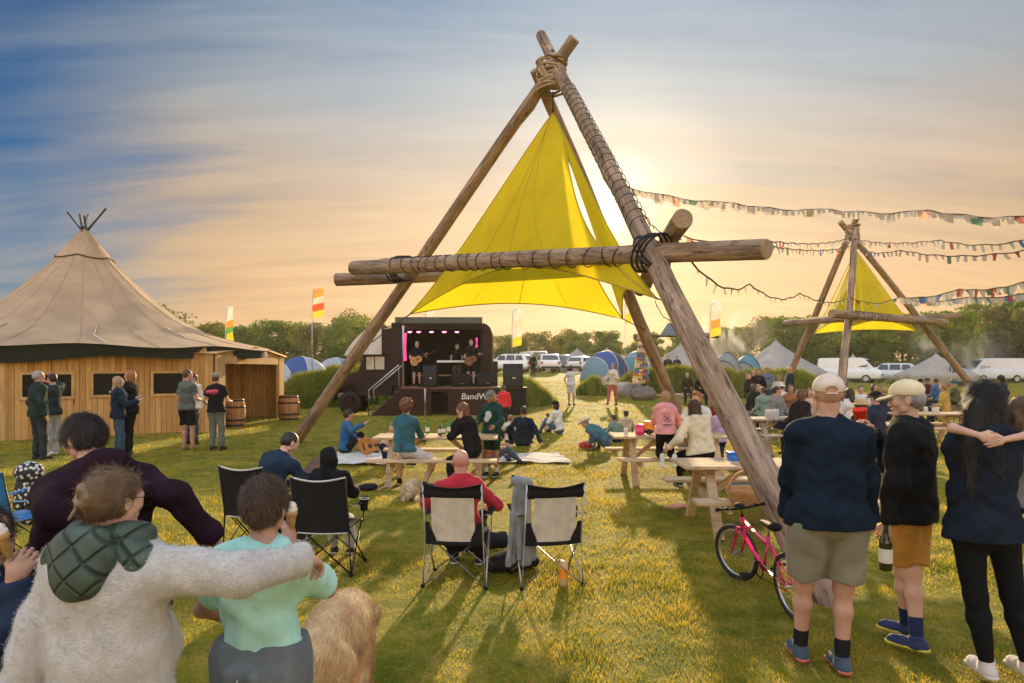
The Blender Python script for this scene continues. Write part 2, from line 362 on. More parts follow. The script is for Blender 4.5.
# ------------------------------------------------------------ trees
def leaf_mat(name, a, b, tr=0.45):
    m = newmat(name); t = m.node_tree
    at = N(t, 'ShaderNodeAttribute', attribute_name='tone'); oi = N(t, 'ShaderNodeObjectInfo')
    f = math_n(t, 'ADD', math_n(t, 'MULTIPLY', at.outputs['Fac'], 0.7), math_n(t, 'MULTIPLY', oi.outputs['Random'], 0.3))
    c = ramp(t, [(0.0, a), (1.0, b)], f).outputs[0]
    bs = N(t, 'ShaderNodeBsdfPrincipled', i_Roughness=0.6); LK(t, c, bs.inputs['Base Color']); bs.inputs['Specular IOR Level'].default_value = 0.25
    trn = N(t, 'ShaderNodeBsdfTranslucent'); LK(t, mixc(t, 1.0, c, (1.7, 1.5, 0.6), 'MULTIPLY'), trn.inputs[0])
    mx = N(t, 'ShaderNodeMixShader', i_0=tr); LK(t, bs.outputs[0], mx.inputs[1]); LK(t, trn.outputs[0], mx.inputs[2])
    out = N(t, 'ShaderNodeOutputMaterial'); LK(t, mx.outputs[0], out.inputs[0]); return m
M_leafs = [leaf_mat('leaf_green', (0.045, 0.095, 0.014), (0.13, 0.19, 0.028), .52), leaf_mat('leaf_olive', (0.07, 0.085, 0.02), (0.17, 0.165, 0.04))]
M_bark = pmat('bark', (0.11, 0.085, 0.06), 0.9, 0.3, 3, 0.6, 14, stretch=(1, 1, .25))
def make_tree(seed, h, wdt, leaves, mat, low=0.12, open_=0.0):
    r = np.random.default_rng(seed)
    root = empty('tree', (0, 0, 0)); mb = MB()
    th = h*0.5; lean = r.uniform(-.05, .05, 2)*h
    tp = [Vector((lean[0]*k*k, lean[1]*k*k, -0.3+(h*0.78+.3)*k)) for k in np.linspace(0, 1, 7)]
    mb.tube(tp, [h*0.024*(1-0.85*k)+0.015 for k in np.linspace(0, 1, 7)], 7)
    nb = 9; clumps = []
    for i in range(nb):
        k = r.uniform(0.2, 0.8); a = i*2.4+r.uniform(-.4, .4); p0 = tp[0].lerp(tp[-1], k); l = wdt*0.5*r.uniform(.6, 1.0)*(1.15-0.6*k)
        e = p0+Vector((math.cos(a)*l, math.sin(a)*l, l*r.uniform(.2, .7))); mid = p0.lerp(e, .5)+Vector((0, 0, -.08*l))
        mb.tube([p0, mid, e], [h*.011, h*.007, h*.003], 5); clumps.append((e, h*0.15*r.uniform(.8, 1.3)))
    mb.build('trunk', [M_bark], root)
    nc = 26
    for i in range(nc):
        a = r.uniform(0, 2*math.pi); q = r.uniform(-1, 1); zz = low*h+(h*(1-low))*(0.5+0.5*q)*0.93
        prof = math.sqrt(max(0.05, 1-((zz/h-0.45)/0.62)**2)); rad = wdt*0.5*prof*r.uniform(0.35, 0.95)
        clumps.append((Vector((math.cos(a)*rad+lean[0]*.5, math.sin(a)*rad+lean[1]*.5, zz)), h*0.13*r.uniform(.6, 1.25)))
    clumps.append((Vector((lean[0], lean[1], h*.9)), h*.12))
    per = leaves//len(clumps); C = []; T = []
    for c, rad in clumps:
        d = r.normal(0, 1, (per, 3)); d /= np.linalg.norm(d, axis=1)[:, None]; d *= (r.uniform(0.25, 1, per)**0.5)[:, None]*rad*np.array([1.25, 1.25, .8])
        C.append(np.array(c)+d); T.append(np.clip(r.uniform(0, .45)+r.uniform(0, .55, per), 0, 1))
    C = np.concatenate(C); T = np.concatenate(T); ok = C[:, 2] > 0.1; C, T = C[ok], T[ok]; n = len(C)
    s = h*0.017*r.uniform(.6, 1.5, n); A = r.normal(0, 1, (n, 3)); A /= np.linalg.norm(A, axis=1)[:, None]
    B = np.cross(A, r.normal(0, 1, (n, 3))); B /= np.linalg.norm(B, axis=1)[:, None]
    A *= s[:, None]; B *= (s*0.6)[:, None]
    V = np.stack([C-A, C+B, C+A, C-B], 1).reshape(-1, 3); b = (np.arange(n)*4)[:, None]
    o = npmesh('crown', V, b+np.array([[0, 1, 2, 3]]), mats=[mat], parent=root, smooth=False)
    at = o.data.attributes.new('tone', 'FLOAT', 'POINT'); at.data.foreach_set('value', np.repeat(T, 4).astype(np.float32))
    return root
protos = [make_tree(1, 7.5, 7.5, 9000, M_leafs[0]), make_tree(2, 7.0, 8.5, 9000, M_leafs[1], .1), make_tree(3, 8.2, 7.0, 9000, M_leafs[0], .05), make_tree(4, 6.3, 7.2, 7500, M_leafs[1], .02), make_tree(5, 7.0, 6.0, 3600, M_leafs[1], .3)]
used = set()
TREES = []
def top_for(px):                                             # the skyline, as heights in the photo
    xs = [-200, 150, 180, 210, 250, 300, 345, 420, 500, 560, 640, 700, 740, 790, 830, 870, 930, 1000, 1030, 1250]
    ys = [318, 322, 326, 324, 321, 324, 318, 326, 333, 331, 334, 330, 322, 316, 318, 322, 312, 300, 294, 288]
    return float(np.interp(px, xs, ys))
def put_tree(px, Y, hs, kind, label, group):
    pr = protos[kind]; base = (7.5, 7.0, 8.2, 6.3, 7.0)[kind]
    o = pr if kind not in used else copy_tree(pr)
    used.add(kind); s = hs/base
    o.location = ((px-512)/F*Y, Y, float(gz((px-512)/F*Y, Y))-0.1); o.rotation_euler = (0, 0, random.uniform(0, 6.28)); o.scale = (s*random.uniform(.92, 1.15), s*random.uniform(.92, 1.15), s)
    tag(o, label, 'tree', group)
LANDM = [(-140, 'well beyond the left edge of the field'), (-95, 'far to the left of the tipi'), (-50, 'left of the whole tipi'), (10, 'behind the left slope of the tipi'), (50, 'behind the upper left of the tipi'), (88, 'directly behind the tipi peak'), (128, 'behind the middle right of the tipi roof'), (172, 'behind the right slope of the tipi'), (205, 'above the low end of the tipi roof'), (231, 'behind the green and yellow feather flag'), (262, 'over the gable of the wooden porch'), (292, 'over the blue and white dome tent'), (317, 'behind the orange feather flag'), (342, 'just left of the lorry cab fairing'), (372, 'behind the left log and lorry cab'), (408, 'behind the left end of the stage roof'), (440, 'behind the middle of the stage roof'), (478, 'behind the right end of the stage roof'), (500, 'right next to the rounded lorry corner'), (518, 'behind the pale feather flag by the stage'), (545, 'over the white estate car'), (575, 'over the bell tent left of the blue dome'), (604, 'over the big blue dome tent'), (636, 'behind the bunting wrapped gateway post'), (662, 'seen past the rear log of the big tripod'), (688, 'behind the big front log'), (716, 'behind the peach and yellow feather flag'), (745, 'in the campfire smoke'), (776, 'over the wide grey bell tent'), (803, 'behind the left leg of the second tripod'), (828, 'over the roof of the white van'), (852, 'behind the middle leg of the second tripod'), (888, 'over the silver estate car'), (914, 'at the right corner of the second yellow sail'), (938, 'over the bell tent with the dark door'), (962, 'behind the right leg of the second tripod'), (990, 'over the long pale van'), (1018, 'at the right edge of the photo'), (1060, 'just outside the right edge'), (1100, 'beyond the right edge, over the grey van'), (1145, 'far beyond the right edge'), (1190, 'second last along the right hand hedge'), (1230, 'last along the right hand hedge')]
taken = set()
def tree_label(px, row):
    for d_, t_ in sorted((abs(px-q_), s_) for q_, s_ in LANDM):
        if (t_, row) not in taken: taken.add((t_, row)); return ('olive back row tree ' if row else 'green front row tree ')+t_
rr = random.Random(5)
for row, (Yb, dh, sp) in enumerate(((78, 0.0, 44), (92, 0.6, 40))):
    px = -150
    while px < 1230:
        if not (-100 < px < 130 and row == 1):
            Y = Yb+rr.uniform(-5, 5)-(14 if px > 790 else 0)
            h = CH+(368-top_for(px)-rr.uniform(-4, 5))/F*Y-float(gz((px-512)/F*Y, Y))
            zone_ = 'behind the beige tipi and wooden porch' if px < 340 else ('behind the stage lorry and parked cars' if px < 620 else ('behind the grey bell tents and smoke' if px < 800 else 'behind the parked vans on the right'))
            put_tree(px, Y, max(4.5, h), rr.choice((0, 1, 2, 3)) if px < 700 else rr.choice((0, 2, 2, 1)), tree_label(px, row), 'trees along the field edge')
        px += sp*rr.uniform(.75, 1.2)*(0.85 if row == 0 else 1)
put_tree(170, 60, CH+(368-309)/F*60, 4, 'sparse thin tree rising above the canvas edge of the tipi', None)
put_tree(362, 84, CH+(368-313)/F*84, 4, 'loose airy tree poking above the lorry cab', None)
# ------------------------------------------------------------ timber
def wood_mat(name, a, b, crack=0.6, axis=(14, 14, 1.1), dark=0.25, ring=0.0, rough=0.85, cs=1.0):
    m = newmat(name); t = m.node_tree; tcn = N(t, 'ShaderNodeTexCoord'); mpn = N(t, 'ShaderNodeMapping'); mpn.inputs['Scale'].default_value = axis
    LK(t, tcn.outputs['Object'], mpn.inputs[0])
    n1 = N(t, 'ShaderNodeTexNoise', i_Scale=1.0, i_Detail=7.0, i_Roughness=0.65, i_Distortion=0.4); LK(t, mpn.outputs[0], n1.inputs[0])
    n2 = N(t, 'ShaderNodeTexNoise', i_Scale=3.5*cs, i_Detail=5.0, i_Roughness=0.7); LK(t, mpn.outputs[0], n2.inputs[0])
    n3 = N(t, 'ShaderNodeTexNoise', i_Scale=1.3, i_Detail=4.0); LK(t, tcn.outputs['Object'], n3.inputs[0])
    n4 = N(t, 'ShaderNodeTexNoise', i_Scale=5.5, i_Detail=3.0); LK(t, tcn.outputs['Object'], n4.inputs[0])
    c = ramp(t, [(0.3, a), (0.7, b)], n1.outputs[0]).outputs[0]
    c = mixc(t, crack, c, ramp(t, [(0.36, (0.25, 0.22, 0.2)), (0.47, (1, 1, 1))], n2.outputs[0]).outputs[0], 'MULTIPLY')
    c = mixc(t, 0.6, c, ramp(t, [(0.3, (0.6, 0.6, 0.62)), (0.65, (1.2, 1.12, 1.0))], n3.outputs[0]).outputs[0], 'MULTIPLY')
    c = mixc(t, dark, c, ramp(t, [(0.66, (1, 1, 1)), (0.72, (0.18, 0.13, 0.1))], n4.outputs[0]).outputs[0], 'MULTIPLY')
    bs = N(t, 'ShaderNodeBsdfPrincipled', i_Roughness=rough); LK(t, c, bs.inputs['Base Color']); bs.inputs['Specular IOR Level'].default_value = 0.25
    bn = N(t, 'ShaderNodeBump', i_Strength=0.7, i_Distance=0.012); LK(t, n2.outputs[0], bn.inputs['Height']); LK(t, bn.outputs[0], bs.inputs['Normal'])
    out = N(t, 'ShaderNodeOutputMaterial'); LK(t, bs.outputs[0], out.inputs[0]); return m
M_log = wood_mat('weathered_log', (0.13, 0.085, 0.055), (0.48, 0.35, 0.25), 0.95, (9, 9, 0.9), .5)
M_logend = wood_mat('log_end_grain', (0.30, 0.20, 0.13), (0.5, 0.37, 0.24), 0.5, (30, 30, 30))
M_rope = pmat('rope', (0.42, 0.30, 0.17), 0.9, 0.3, 14, 0.8, 90)
M_cable = pmat('black_cable', (0.02, 0.02, 0.022), 0.6, 0.2, 10, 0.2, 80)
def log(name, a, b, ra, rb, parent, seed=0, n=20, mats=None):
    """a peeled pole from a to b, slightly crooked and knotty, its own local Z along the length"""
    a = Vector(a); b = Vector(b); L = (b-a).length; r = random.Random(seed); k = max(6, int(L*3)); mb = MB()
    ph = [r.uniform(0, 6.28) for _ in range(6)]; vs = []
    kn = [(r.uniform(0.05, .95)*L, r.uniform(0, 6.28), r.uniform(.06, .13)) for _ in range(int(L*1.6))]
    for i in range(k+1):
        z = L*i/k; f = i/k; rad = ra+(rb-ra)*f; ox = 0.018*math.sin(f*5+ph[0])+.01*math.sin(f*13+ph[1]); oy = 0.018*math.sin(f*4.3+ph[2])
        for j in range(n):
            t = 2*math.pi*j/n; q = rad*(1+.025*math.sin(2*t+ph[3]+f*2)+.018*math.sin(5*t+ph[4]+f*9))
            for kz, kt, ks in kn:
                dd = ((z-kz)/.16)**2+((abs((t-kt+math.pi) % (2*math.pi)-math.pi))/.45)**2
                if dd < 4: q += ks*.22*math.exp(-dd)
            vs.append((ox+q*math.cos(t), oy+q*math.sin(t), z))
    fs = [(i*n+j, i*n+(j+1) % n, (i+1)*n+(j+1) % n, (i+1)*n+j) for i in range(k) for j in range(n)]
    mb.add(vs, fs, 0, True)
    for o0, z0, rv in ((0, -0.012, True), (k*n, L+.012, False)):
        ring = [tuple(Vector(vs[o0+j])*1.0) for j in range(n)]; c = sum((Vector(v) for v in ring), Vector())/n
        ins = [tuple(Vector(((v[0]-c.x)*.9+c.x, (v[1]-c.y)*.9+c.y, z0))) for v in ring]
        base = len(mb.v); mb.v += ring+ins+[(c.x, c.y, z0)]
        for j in range(n):
            q = (base+j, base+(j+1) % n, base+n+(j+1) % n, base+n+j); e = (base+n+j, base+n+(j+1) % n, base+2*n)
            mb.f += [q[::-1] if rv else q, e[::-1] if rv else e]; mb.m += [1, 1]; mb.sm += [True, False]
    o = mb.build(name, mats or [M_log, M_logend], None)
    o.matrix_world = Matrix.Translation(a)@(b-a).to_track_quat('Z', 'Y').to_matrix().to_4x4()
    if parent: o.parent = parent; o.matrix_parent_inverse = parent.matrix_world.inverted() if parent.location.length == 0 else Matrix.Translation(-parent.location)
    return o
def ring_path(c, ax, r, n=18, ph=0.0, sq=1.0, tilt=0.0):
    x, y = frame_of(ax); a = Vector(ax).normalized()
    return [Vector(c)+x*(math.cos(t+ph)*r)+y*(math.sin(t+ph)*r*sq)+a*(math.sin(t+ph)*tilt) for t in [2*math.pi*i/n for i in range(n)]]
def tripod(name, apex, feet, ext, beams, label, wrap=(0,), r0=0.17, r1=0.12):
    root = empty(name, (apex[0], apex[1], 0), 0, label, 'timber tripod')
    base = Vector(root.location); apex = Vector(apex)
    k_ = r0/.145; offs = [Vector((.11*(name and k_ > .99), -.17, 0)), Vector((-.06, .05, 0)), Vector((-.20*(k_ > .99), .24, 0))]
    for i, (f, e) in enumerate(zip(feet, ext)):
        a = Vector(f)+Vector((0, 0, -.12)); top = apex+offs[i]; d = (top-a).normalized()
        log('pole', a, top+d*e, r0, r1, root, seed=i+3)
    for i, (a, b, ra, rb) in enumerate(beams): log('crossbeam', a, b, ra, rb, root, seed=20+i)
    mb = MB(); rp = random.Random(3)
    for k in range(16):
        z = -0.26+0.034*k; rad = (0.235+0.20*abs(z))*(r0/.145)**1.5
        mb.tube(ring_path(apex+Vector((0, .03, z)), (rp.uniform(-.25, .25), rp.uniform(-.2, .2), 1), rad, 20, rp.uniform(0, 6), .95), 0.021, 6, closed=True)
    for k in range(7):
        mb.tube(ring_path(apex+Vector((0, .03, -.02)), (math.sin(k*.5)*.9, -.5, .55), .27*(r0/.145)**1.5, 20, k, 1.0), 0.020, 6, closed=True)
    o = mb.build('rope_lashing', M_rope, None); o.parent = root; o.location = -base
    mb = MB(); rp = random.Random(8)
    for bi in wrap:
        a, b, ra, rb = beams[bi]; a = Vector(a); b = Vector(b); L = (b-a).length; k = 0.18
        while k < 0.80:
            p = a.lerp(b, k); rad = ra+(rb-ra)*k
            mb.tube(ring_path(p, (b-a), rad*1.06, 14, 0, 1, .06*rp.uniform(-1, 1)), .008, 5, closed=True); k += rp.uniform(.02, .045)
        mb.tube([a.lerp(b, .15+.65*q)+Vector((0, 0, (ra+(rb-ra)*q)*1.05*(1 if (int(q*40) % 2) else .85))) for q in [i/40 for i in range(41)]], .011, 5)
    o = mb.build('cable_wrap', M_cable, None); o.parent = root; o.location = -base
    return root, base
AP = (0.70, 12.0, 7.0)
FR = P(838, 605, 5.33); FL = P(291, 442, 17.0); FB = P(691, 440, 17.5)
FR.z = FL.z = FB.z = 0.0
beams = [(P(355, 267, 14.6), P(768, 250, 7.3), .148, .115), (P(336, 279, 15.0), P(652, 266, 14.2), .14, .12), (P(683, 219, 7.7), P(640, 289, 14.6), .115, .14)]
TR, TB = tripod('timber_tripod', AP, [FR, FL, FB], [1.5, .74, .20], beams, 'huge tripod of rope lashed logs framing the stage with a big yellow sail', r0=.145, r1=.10)
# knots of rope where the beams cross the poles, and the lightning rod
mb = MB()
mb.tube([P(552, 74, 12.1), P(552.5, 50, 12.1)], .016, 6); mb.ell(P(552.5, 50, 12.1), (.035, .035, .035), 6)
o = mb.build('lightning_rod', pmat('dull_steel', (.25, .25, .26), .5, .2, 8, .1, 60, metal=.7), None); o.parent = TR; o.location = -TB
mb = MB()
APF = Vector(AP)+Vector((.11, -.17, 0)); d = (APF-FR).normalized()
for k in range(26):
    p = FR.lerp(APF, .47+.018*k)+Vector((.0, .0, .0)); rad = .150-.045*(.47+.018*k)
    if k < 3: continue
    mb.tube(ring_path(p, d, rad*1.10, 14, 0, 1, .02), .0065, 5, closed=True)
o = mb.build('light_wrap', M_cable, None); o.parent = TR; o.location = -TB
mb = MB()
for k in range(5): mb.tube(ring_path(P(652, 253, 8.35)+Vector((.03*k-.06, 0, 0)), (1, -1.3, .9 if k % 2 else -.9), .25, 16, 0), .016, 5, closed=True)
o = mb.build('knot', M_cable, None); o.parent = TR; o.location = -TB
mb = MB()
for k in range(5): mb.tube(ring_path(P(402, 269, 14.2)+Vector((.04*k-.08, 0, 0)), (1, -1.2, .7 if k % 2 else -.7), .28, 16, 0), .018, 5, closed=True)
o = mb.build('knot', M_cable, None); o.parent = TR; o.location = -TB
# ------------------------------------------------------------ shade sails
def sail_mat(name, col, tr):
    m = newmat(name); t = m.node_tree; tcn = N(t, 'ShaderNodeTexCoord')
    n1 = N(t, 'ShaderNodeTexNoise', i_Scale=0.9, i_Detail=5.0, i_Roughness=.6); LK(t, tcn.outputs['Object'], n1.inputs[0])
    wv = N(t, 'ShaderNodeTexNoise', i_Scale=160.0, i_Detail=2.0); LK(t, tcn.outputs['Object'], wv.inputs[0])
    c = ramp(t, [(.3, tuple(k*.85 for k in col)), (.7, tuple(min(1, k*1.1) for k in col))], n1.outputs[0]).outputs[0]
    bs = N(t, 'ShaderNodeBsdfPrincipled', i_Roughness=.8); LK(t, c, bs.inputs['Base Color']); bs.inputs['Specular IOR Level'].default_value = .2
    bn = N(t, 'ShaderNodeBump', i_Strength=.25, i_Distance=.02); LK(t, n1.outputs[0], bn.inputs['Height']); LK(t, bn.outputs[0], bs.inputs['Normal'])
    trn = N(t, 'ShaderNodeBsdfTranslucent'); LK(t, c, trn.inputs[0])
    mx = N(t, 'ShaderNodeMixShader', i_0=tr); LK(t, bs.outputs[0], mx.inputs[1]); LK(t, trn.outputs[0], mx.inputs[2])
    out = N(t, 'ShaderNodeOutputMaterial'); LK(t, mx.outputs[0], out.inputs[0]); return m
M_sail = sail_mat('yellow_shade_cloth', (.74, .61, .02), .52)
M_hem = pmat('yellow_webbing', (.45, .36, .03), .8, .15, 20, .3, 200)
def sail(name, T, faces, label, hem=.012):
    """faces: (T, A, B, side pull, bottom rise, belly) taut triangular cloths sharing the top corner"""
    root = empty(name, (T.x, T.y, 0), 0, label, 'shade sail'); base = Vector(root.location)
    for (T0, A, B, side, rise, belly) in faces:
        sA, sB = side if isinstance(side, tuple) else (side, side)
        nrm = (A-T0).cross(B-T0).normalized()
        def f(u, v, T0=T0, A=A, B=B, sA=sA, sB=sB):
            uu = .5+(u-.5)*(1-(sA+(sB-sA)*u)*4*v*(1-v)); base_ = A.lerp(B, uu); rs = rise*4*u*(1-u)*v**3
            p = T0.lerp(base_, v*(1-rs)); return p+nrm*(belly*math.sin(math.pi*u)*math.sin(math.pi*min(v, 1)*.9))-base
        mb = MB(); mb.grid(f, 24, 32); mb.build('cloth', M_sail, root)
        h = MB(); h.tube([f(0, k/24) for k in range(25)], hem, 5); h.tube([f(1, k/24) for k in range(25)], hem, 5); h.tube([f(k/24, 1) for k in range(25)], hem, 5)
        h.tube([f(.5, k/24)+nrm*.004 for k in range(25)], hem*.45, 4)
        h.build('hem', M_hem, root)
        for q_ in (.25, .75):
            h = MB(); h.tube([f(.5+(q_-.5)*(k/24), k/24)+nrm*.004 for k in range(25)], hem*.3, 4); h.build('seam', M_hem, root)
    return root, base
T_ = P(553, 112, 12.0); L_ = P(410, 314, 14.3); R_ = P(656, 298, 8.1); B_ = P(623, 319, 14.4)
SR, SB = sail('shade_sail', T_, [(T_, L_, R_, (.10, .27), .19, .12), (T_, R_, B_, (.46, .10), .10, -.05), (T_, B_, L_, (.2, .08), .08, -.1)], 'large bright yellow sail hung under the huge log tripod')
for a_, b_, r_ in ((L_, P(372, 342, 15.3), .014), (R_, P(668, 303, 7.75), .014), (B_, P(646, 330, 15.3), .012), (T_, P(553, 92, 12), .02)):
    mb = MB(); mb.tube([a_, b_], r_, 5); o = mb.build('guy_rope', M_cable, None); o.parent = SR; o.location = -SB
AP2 = P(853, 232, 24); 
F1 = P(772, 413, 28); F2 = P(838, 433, 19.4); F3 = P(999, 416, 26.2)
for q in (F1, F2, F3): q.z = 0
beams2 = [(P(786, 323, 27.5), P(858, 318, 21.5), .13, .12), (P(832, 313, 20.8), P(946, 323, 24.4), .13, .11), (P(905, 321, 24.6), P(959, 315, 24.8), .12, .11)]
tripod('timber_tripod', AP2, [F2, F1, F3], [.25, .75, .55], beams2, 'smaller looking second log tripod with a yellow sail before the parked vans', wrap=(1,), r0=.135, r1=.095)
T2 = P(856, 250, 24); L2 = P(814, 334, 26.2); R2 = P(917, 331, 25); B2 = P(853, 326, 21.3)
sail('shade_sail', T2, [(T2, L2, R2, .08, .03, -.1), (T2, B2, R2, .08, .10, .04), (T2, L2, B2, .1, .10, .03)], 'yellow sail hung under the farther log tripod on the right')
# ------------------------------------------------------------ tipi tent with plank wall and porch
M_canvas = pmat('tipi_canvas', (.47, .32, .19), .9, .16, 1.2, .35, 26, trans=.12, bdist=.03, wr=.6)
M_seam = pmat('canvas_seam', (.40, .27, .16), .9, .1, 5, .2, 60)
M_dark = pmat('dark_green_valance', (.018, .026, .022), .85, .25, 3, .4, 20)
M_pole = pmat('dark_poles', (.035, .03, .03), .7, .3, 6, .3, 40)
def plank_mat(name, a, b, w=.14, ax=0):
    """upright boards: each board has its own tone, with dark gaps and knots"""
    m = newmat(name); t = m.node_tree; tcn = N(t, 'ShaderNodeTexCoord'); sp = N(t, 'ShaderNodeSeparateXYZ'); LK(t, tcn.outputs['Object'], sp.inputs[0])
    u_ = math_n(t, 'DIVIDE', sp.outputs[ax], w); fl = math_n(t, 'FLOOR', u_); fr = math_n(t, 'FRACT', u_)
    wn = N(t, 'ShaderNodeTexWhiteNoise', noise_dimensions='1D'); LK(t, fl, wn.inputs['W'])
    mpn = N(t, 'ShaderNodeMapping'); mpn.inputs['Scale'].default_value = (9, 9, .9); LK(t, tcn.outputs['Object'], mpn.inputs[0])
    off = N(t, 'ShaderNodeCombineXYZ'); LK(t, math_n(t, 'MULTIPLY', wn.outputs[0], 37.0), off.inputs[2])
    ad = N(t, 'ShaderNodeVectorMath', operation='ADD'); LK(t, mpn.outputs[0], ad.inputs[0]); LK(t, off.outputs[0], ad.inputs[1])
    n1 = N(t, 'ShaderNodeTexNoise', i_Scale=2.0, i_Detail=6.0, i_Roughness=.65, i_Distortion=1.2); LK(t, ad.outputs[0], n1.inputs[0])
    kn = N(t, 'ShaderNodeTexVoronoi', i_Scale=.75); LK(t, ad.outputs[0], kn.inputs[0])
    c = mixc(t, wn.outputs[0], a, b)
    c = mixc(t, .7, c, ramp(t, [(.3, (.55, .5, .45)), (.7, (1.15, 1.12, 1.05))], n1.outputs[0]).outputs[0], 'MULTIPLY')
    c = mixc(t, 1.0, c, ramp(t, [(.06, (.3, .2, .12)), (.16, (1, 1, 1))], kn.outputs['Distance']).outputs[0], 'MULTIPLY')
    gap = ramp(t, [(0.0, .12), (.05, 1.0), (.95, 1.0), (1.0, .12)], fr).outputs[0]
    c = mixc(t, 1.0, c, gap, 'MULTIPLY')
    bs = N(t, 'ShaderNodeBsdfPrincipled', i_Roughness=.75); LK(t, c, bs.inputs['Base Color']); bs.inputs['Specular IOR Level'].default_value = .3
    bn = N(t, 'ShaderNodeBump', i_Strength=.6, i_Distance=.02); LK(t, gap, bn.inputs['Height']); LK(t, bn.outputs[0], bs.inputs['Normal'])
    out = N(t, 'ShaderNodeOutputMaterial'); LK(t, bs.outputs[0], out.inputs[0]); return m
M_plank = plank_mat('pine_boards', (.46, .25, .08), (.66, .40, .145))
M_pine = wood_mat('pine_trim', (.46, .28, .10), (.66, .44, .20), .25, (20, 20, 2), .15)
TC = Vector((-14.15, 22.6, 0)); tip = empty('tipi_tent', TC, 0, 'giant beige canvas tipi with crossed dark poles at its peak', 'tipi tent')
prof = [(6.42, .10), (6.1, .34), (5.85, .5), (5.2, 1.0), (4.2, 1.98), (3.5, 2.85), (3.0, 3.7), (2.72, 4.6), (2.55, 5.35), (2.46, 5.75)]
zs = [p[0] for p in prof][::-1]; rs = [p[1] for p in prof][::-1]
NC = 10
def tipi_pt(a, z, grow=0.0):
    r = float(np.interp(z, zs, rs)); k = (math.cos(NC*(a+.1))*.5+.5); low = max(0, min(1, (4.6-z)/2.1))
    r2 = r*(1+low*(.05*k-.03))+grow; rx = 1.0+.05*low*max(0, math.cos(a))
    return Vector((math.cos(a)*r2*rx, math.sin(a)*r2, z-.10*low*low*(k-.4)))
mb = MB(); mb.grid(lambda u, v: tipi_pt(u*2*math.pi, 6.42+(2.46-6.42)*(v**.8)), 140, 40); mb.build('canvas', M_canvas, tip)
mb = MB()
for i in range(NC):
    for da in (0, .314): 
        a = -.1+i*2*math.pi/NC+da; mb.tube([tipi_pt(a, 6.4+(2.46-6.4)*k/20, .002) for k in range(21)], .008 if da else .013, 4)
mb.build('seam', M_seam, tip)
mb = MB()
for i in range(60):                                      # smoke collar near the top
    pass
mb.grid(lambda u, v: tipi_pt(u*2*math.pi, 5.95-.42*v-.1*abs(math.sin(u*5*math.pi)), .03), 60, 3); mb.tube([tipi_pt(u*2*math.pi/60, 5.5-.1*abs(math.sin(u/60*5*math.pi)), .035) for u in range(61)], .016, 5, mi=1)
mb.build('collar', [M_canvas, M_pole], tip)
mb = MB()
for a, l, s in ((2.9, .95, .7), (2.3, .9, .55), (1.2, .85, .2), (.3, .95, .6), (-.2, 1.05, .75), (-1.2, .7, .4)):
    mb.tube([(-math.cos(a)*.25*s, -math.sin(a)*.25, 6.1), (math.cos(a)*l*s, math.sin(a)*l*s*.7, 6.35+l*.72)], .032, 6)
mb.build('pole', M_pole, tip)
mb = MB()
mb.grid(lambda u, v: tipi_pt(math.pi*1.02+u*math.pi*1.0, 2.47, -.06)*1.0+Vector((0, .18*v, -v*(.40+.06*math.sin(u*24)-.28*abs(u-.5)))), 90, 4)
mb.build('valance', M_dark, tip)
mb = MB()                                               # guy straps and flaps along the eaves
for a in (3.6, 4.15, 4.72, 5.35, 5.9):
    p = tipi_pt(a, 2.5); q = p+Vector((math.cos(a)*1.1, math.sin(a)*.25, -.42)) ; mb.tube([tipi_pt(a, 3.1, .02), tipi_pt(a-.04, 2.75, .05), p], .02, 5)
mb.build('strap', pmat('pale_strap', (.62, .52, .4), .8, .1, 10, .2, 90), tip)
P0 = Vector((-12.95, 17.3, 0)); P1 = Vector((-9.0, 20.1, 0)); PL = Vector((-19.5, 17.6, 0))
def wall_obj(name, a, b, z0, z1, holes, parent, base, mat=None, th=.05):
    """upright board wall between two ground points with rectangular holes (s0, s1, za, zb)"""
    d = (b-a); L = d.length; ang = math.atan2(d.y, d.x); mb = MB(); xs = sorted({0, L, *[h[0] for h in holes], *[h[1] for h in holes]})
    for x0, x1 in zip(xs, xs[1:]):
        hs = [h for h in holes if h[0] <= x0+1e-6 and h[1] >= x1-1e-6]
        segs = [(z0, z1)] if not hs else [(z0, hs[0][2]), (hs[0][3], z1)]
        for za, zb in segs:
            if zb-za > .01: mb.box(((x0+x1)/2, 0, (za+zb)/2), (x1-x0, th, zb-za))
    o = mb.build(name, mat or M_plank, None); o.parent = parent; o.location = a-base; o.rotation_euler = (0, 0, ang); return o
def s_at(px, a, b):
    k = (px-512)/F; d = b-a; return (k*a.y-a.x)/(d.x-k*d.y)*d.length
WR = empty('plank_wall', P0, 0, 'pale pine board wall with three dark windows under the tipi eaves', 'wall')
wl = (P1-P0).length; holes = []
for (pa, pb) in ((93, 133), (153, 187)): holes.append((s_at(pa, P0, P1), s_at(pb, P0, P1), 1.12, 1.70))
h0 = (s_at(22, P0, P1), s_at(71, P0, P1), 1.10, 1.68); holes.insert(0, h0)
wall_obj('boards', P0, P1, -.05, 2.45, holes, WR, P0); wall_obj('boards', PL, P0-Vector((.02, 0, 0)), -.05, 2.45, [], WR, P0)
ang = math.atan2((P1-P0).y, (P1-P0).x); M_glass = pmat('dark_window', (.008, .010, .011), .3, .3, 2, 0, 20, spec=.15)
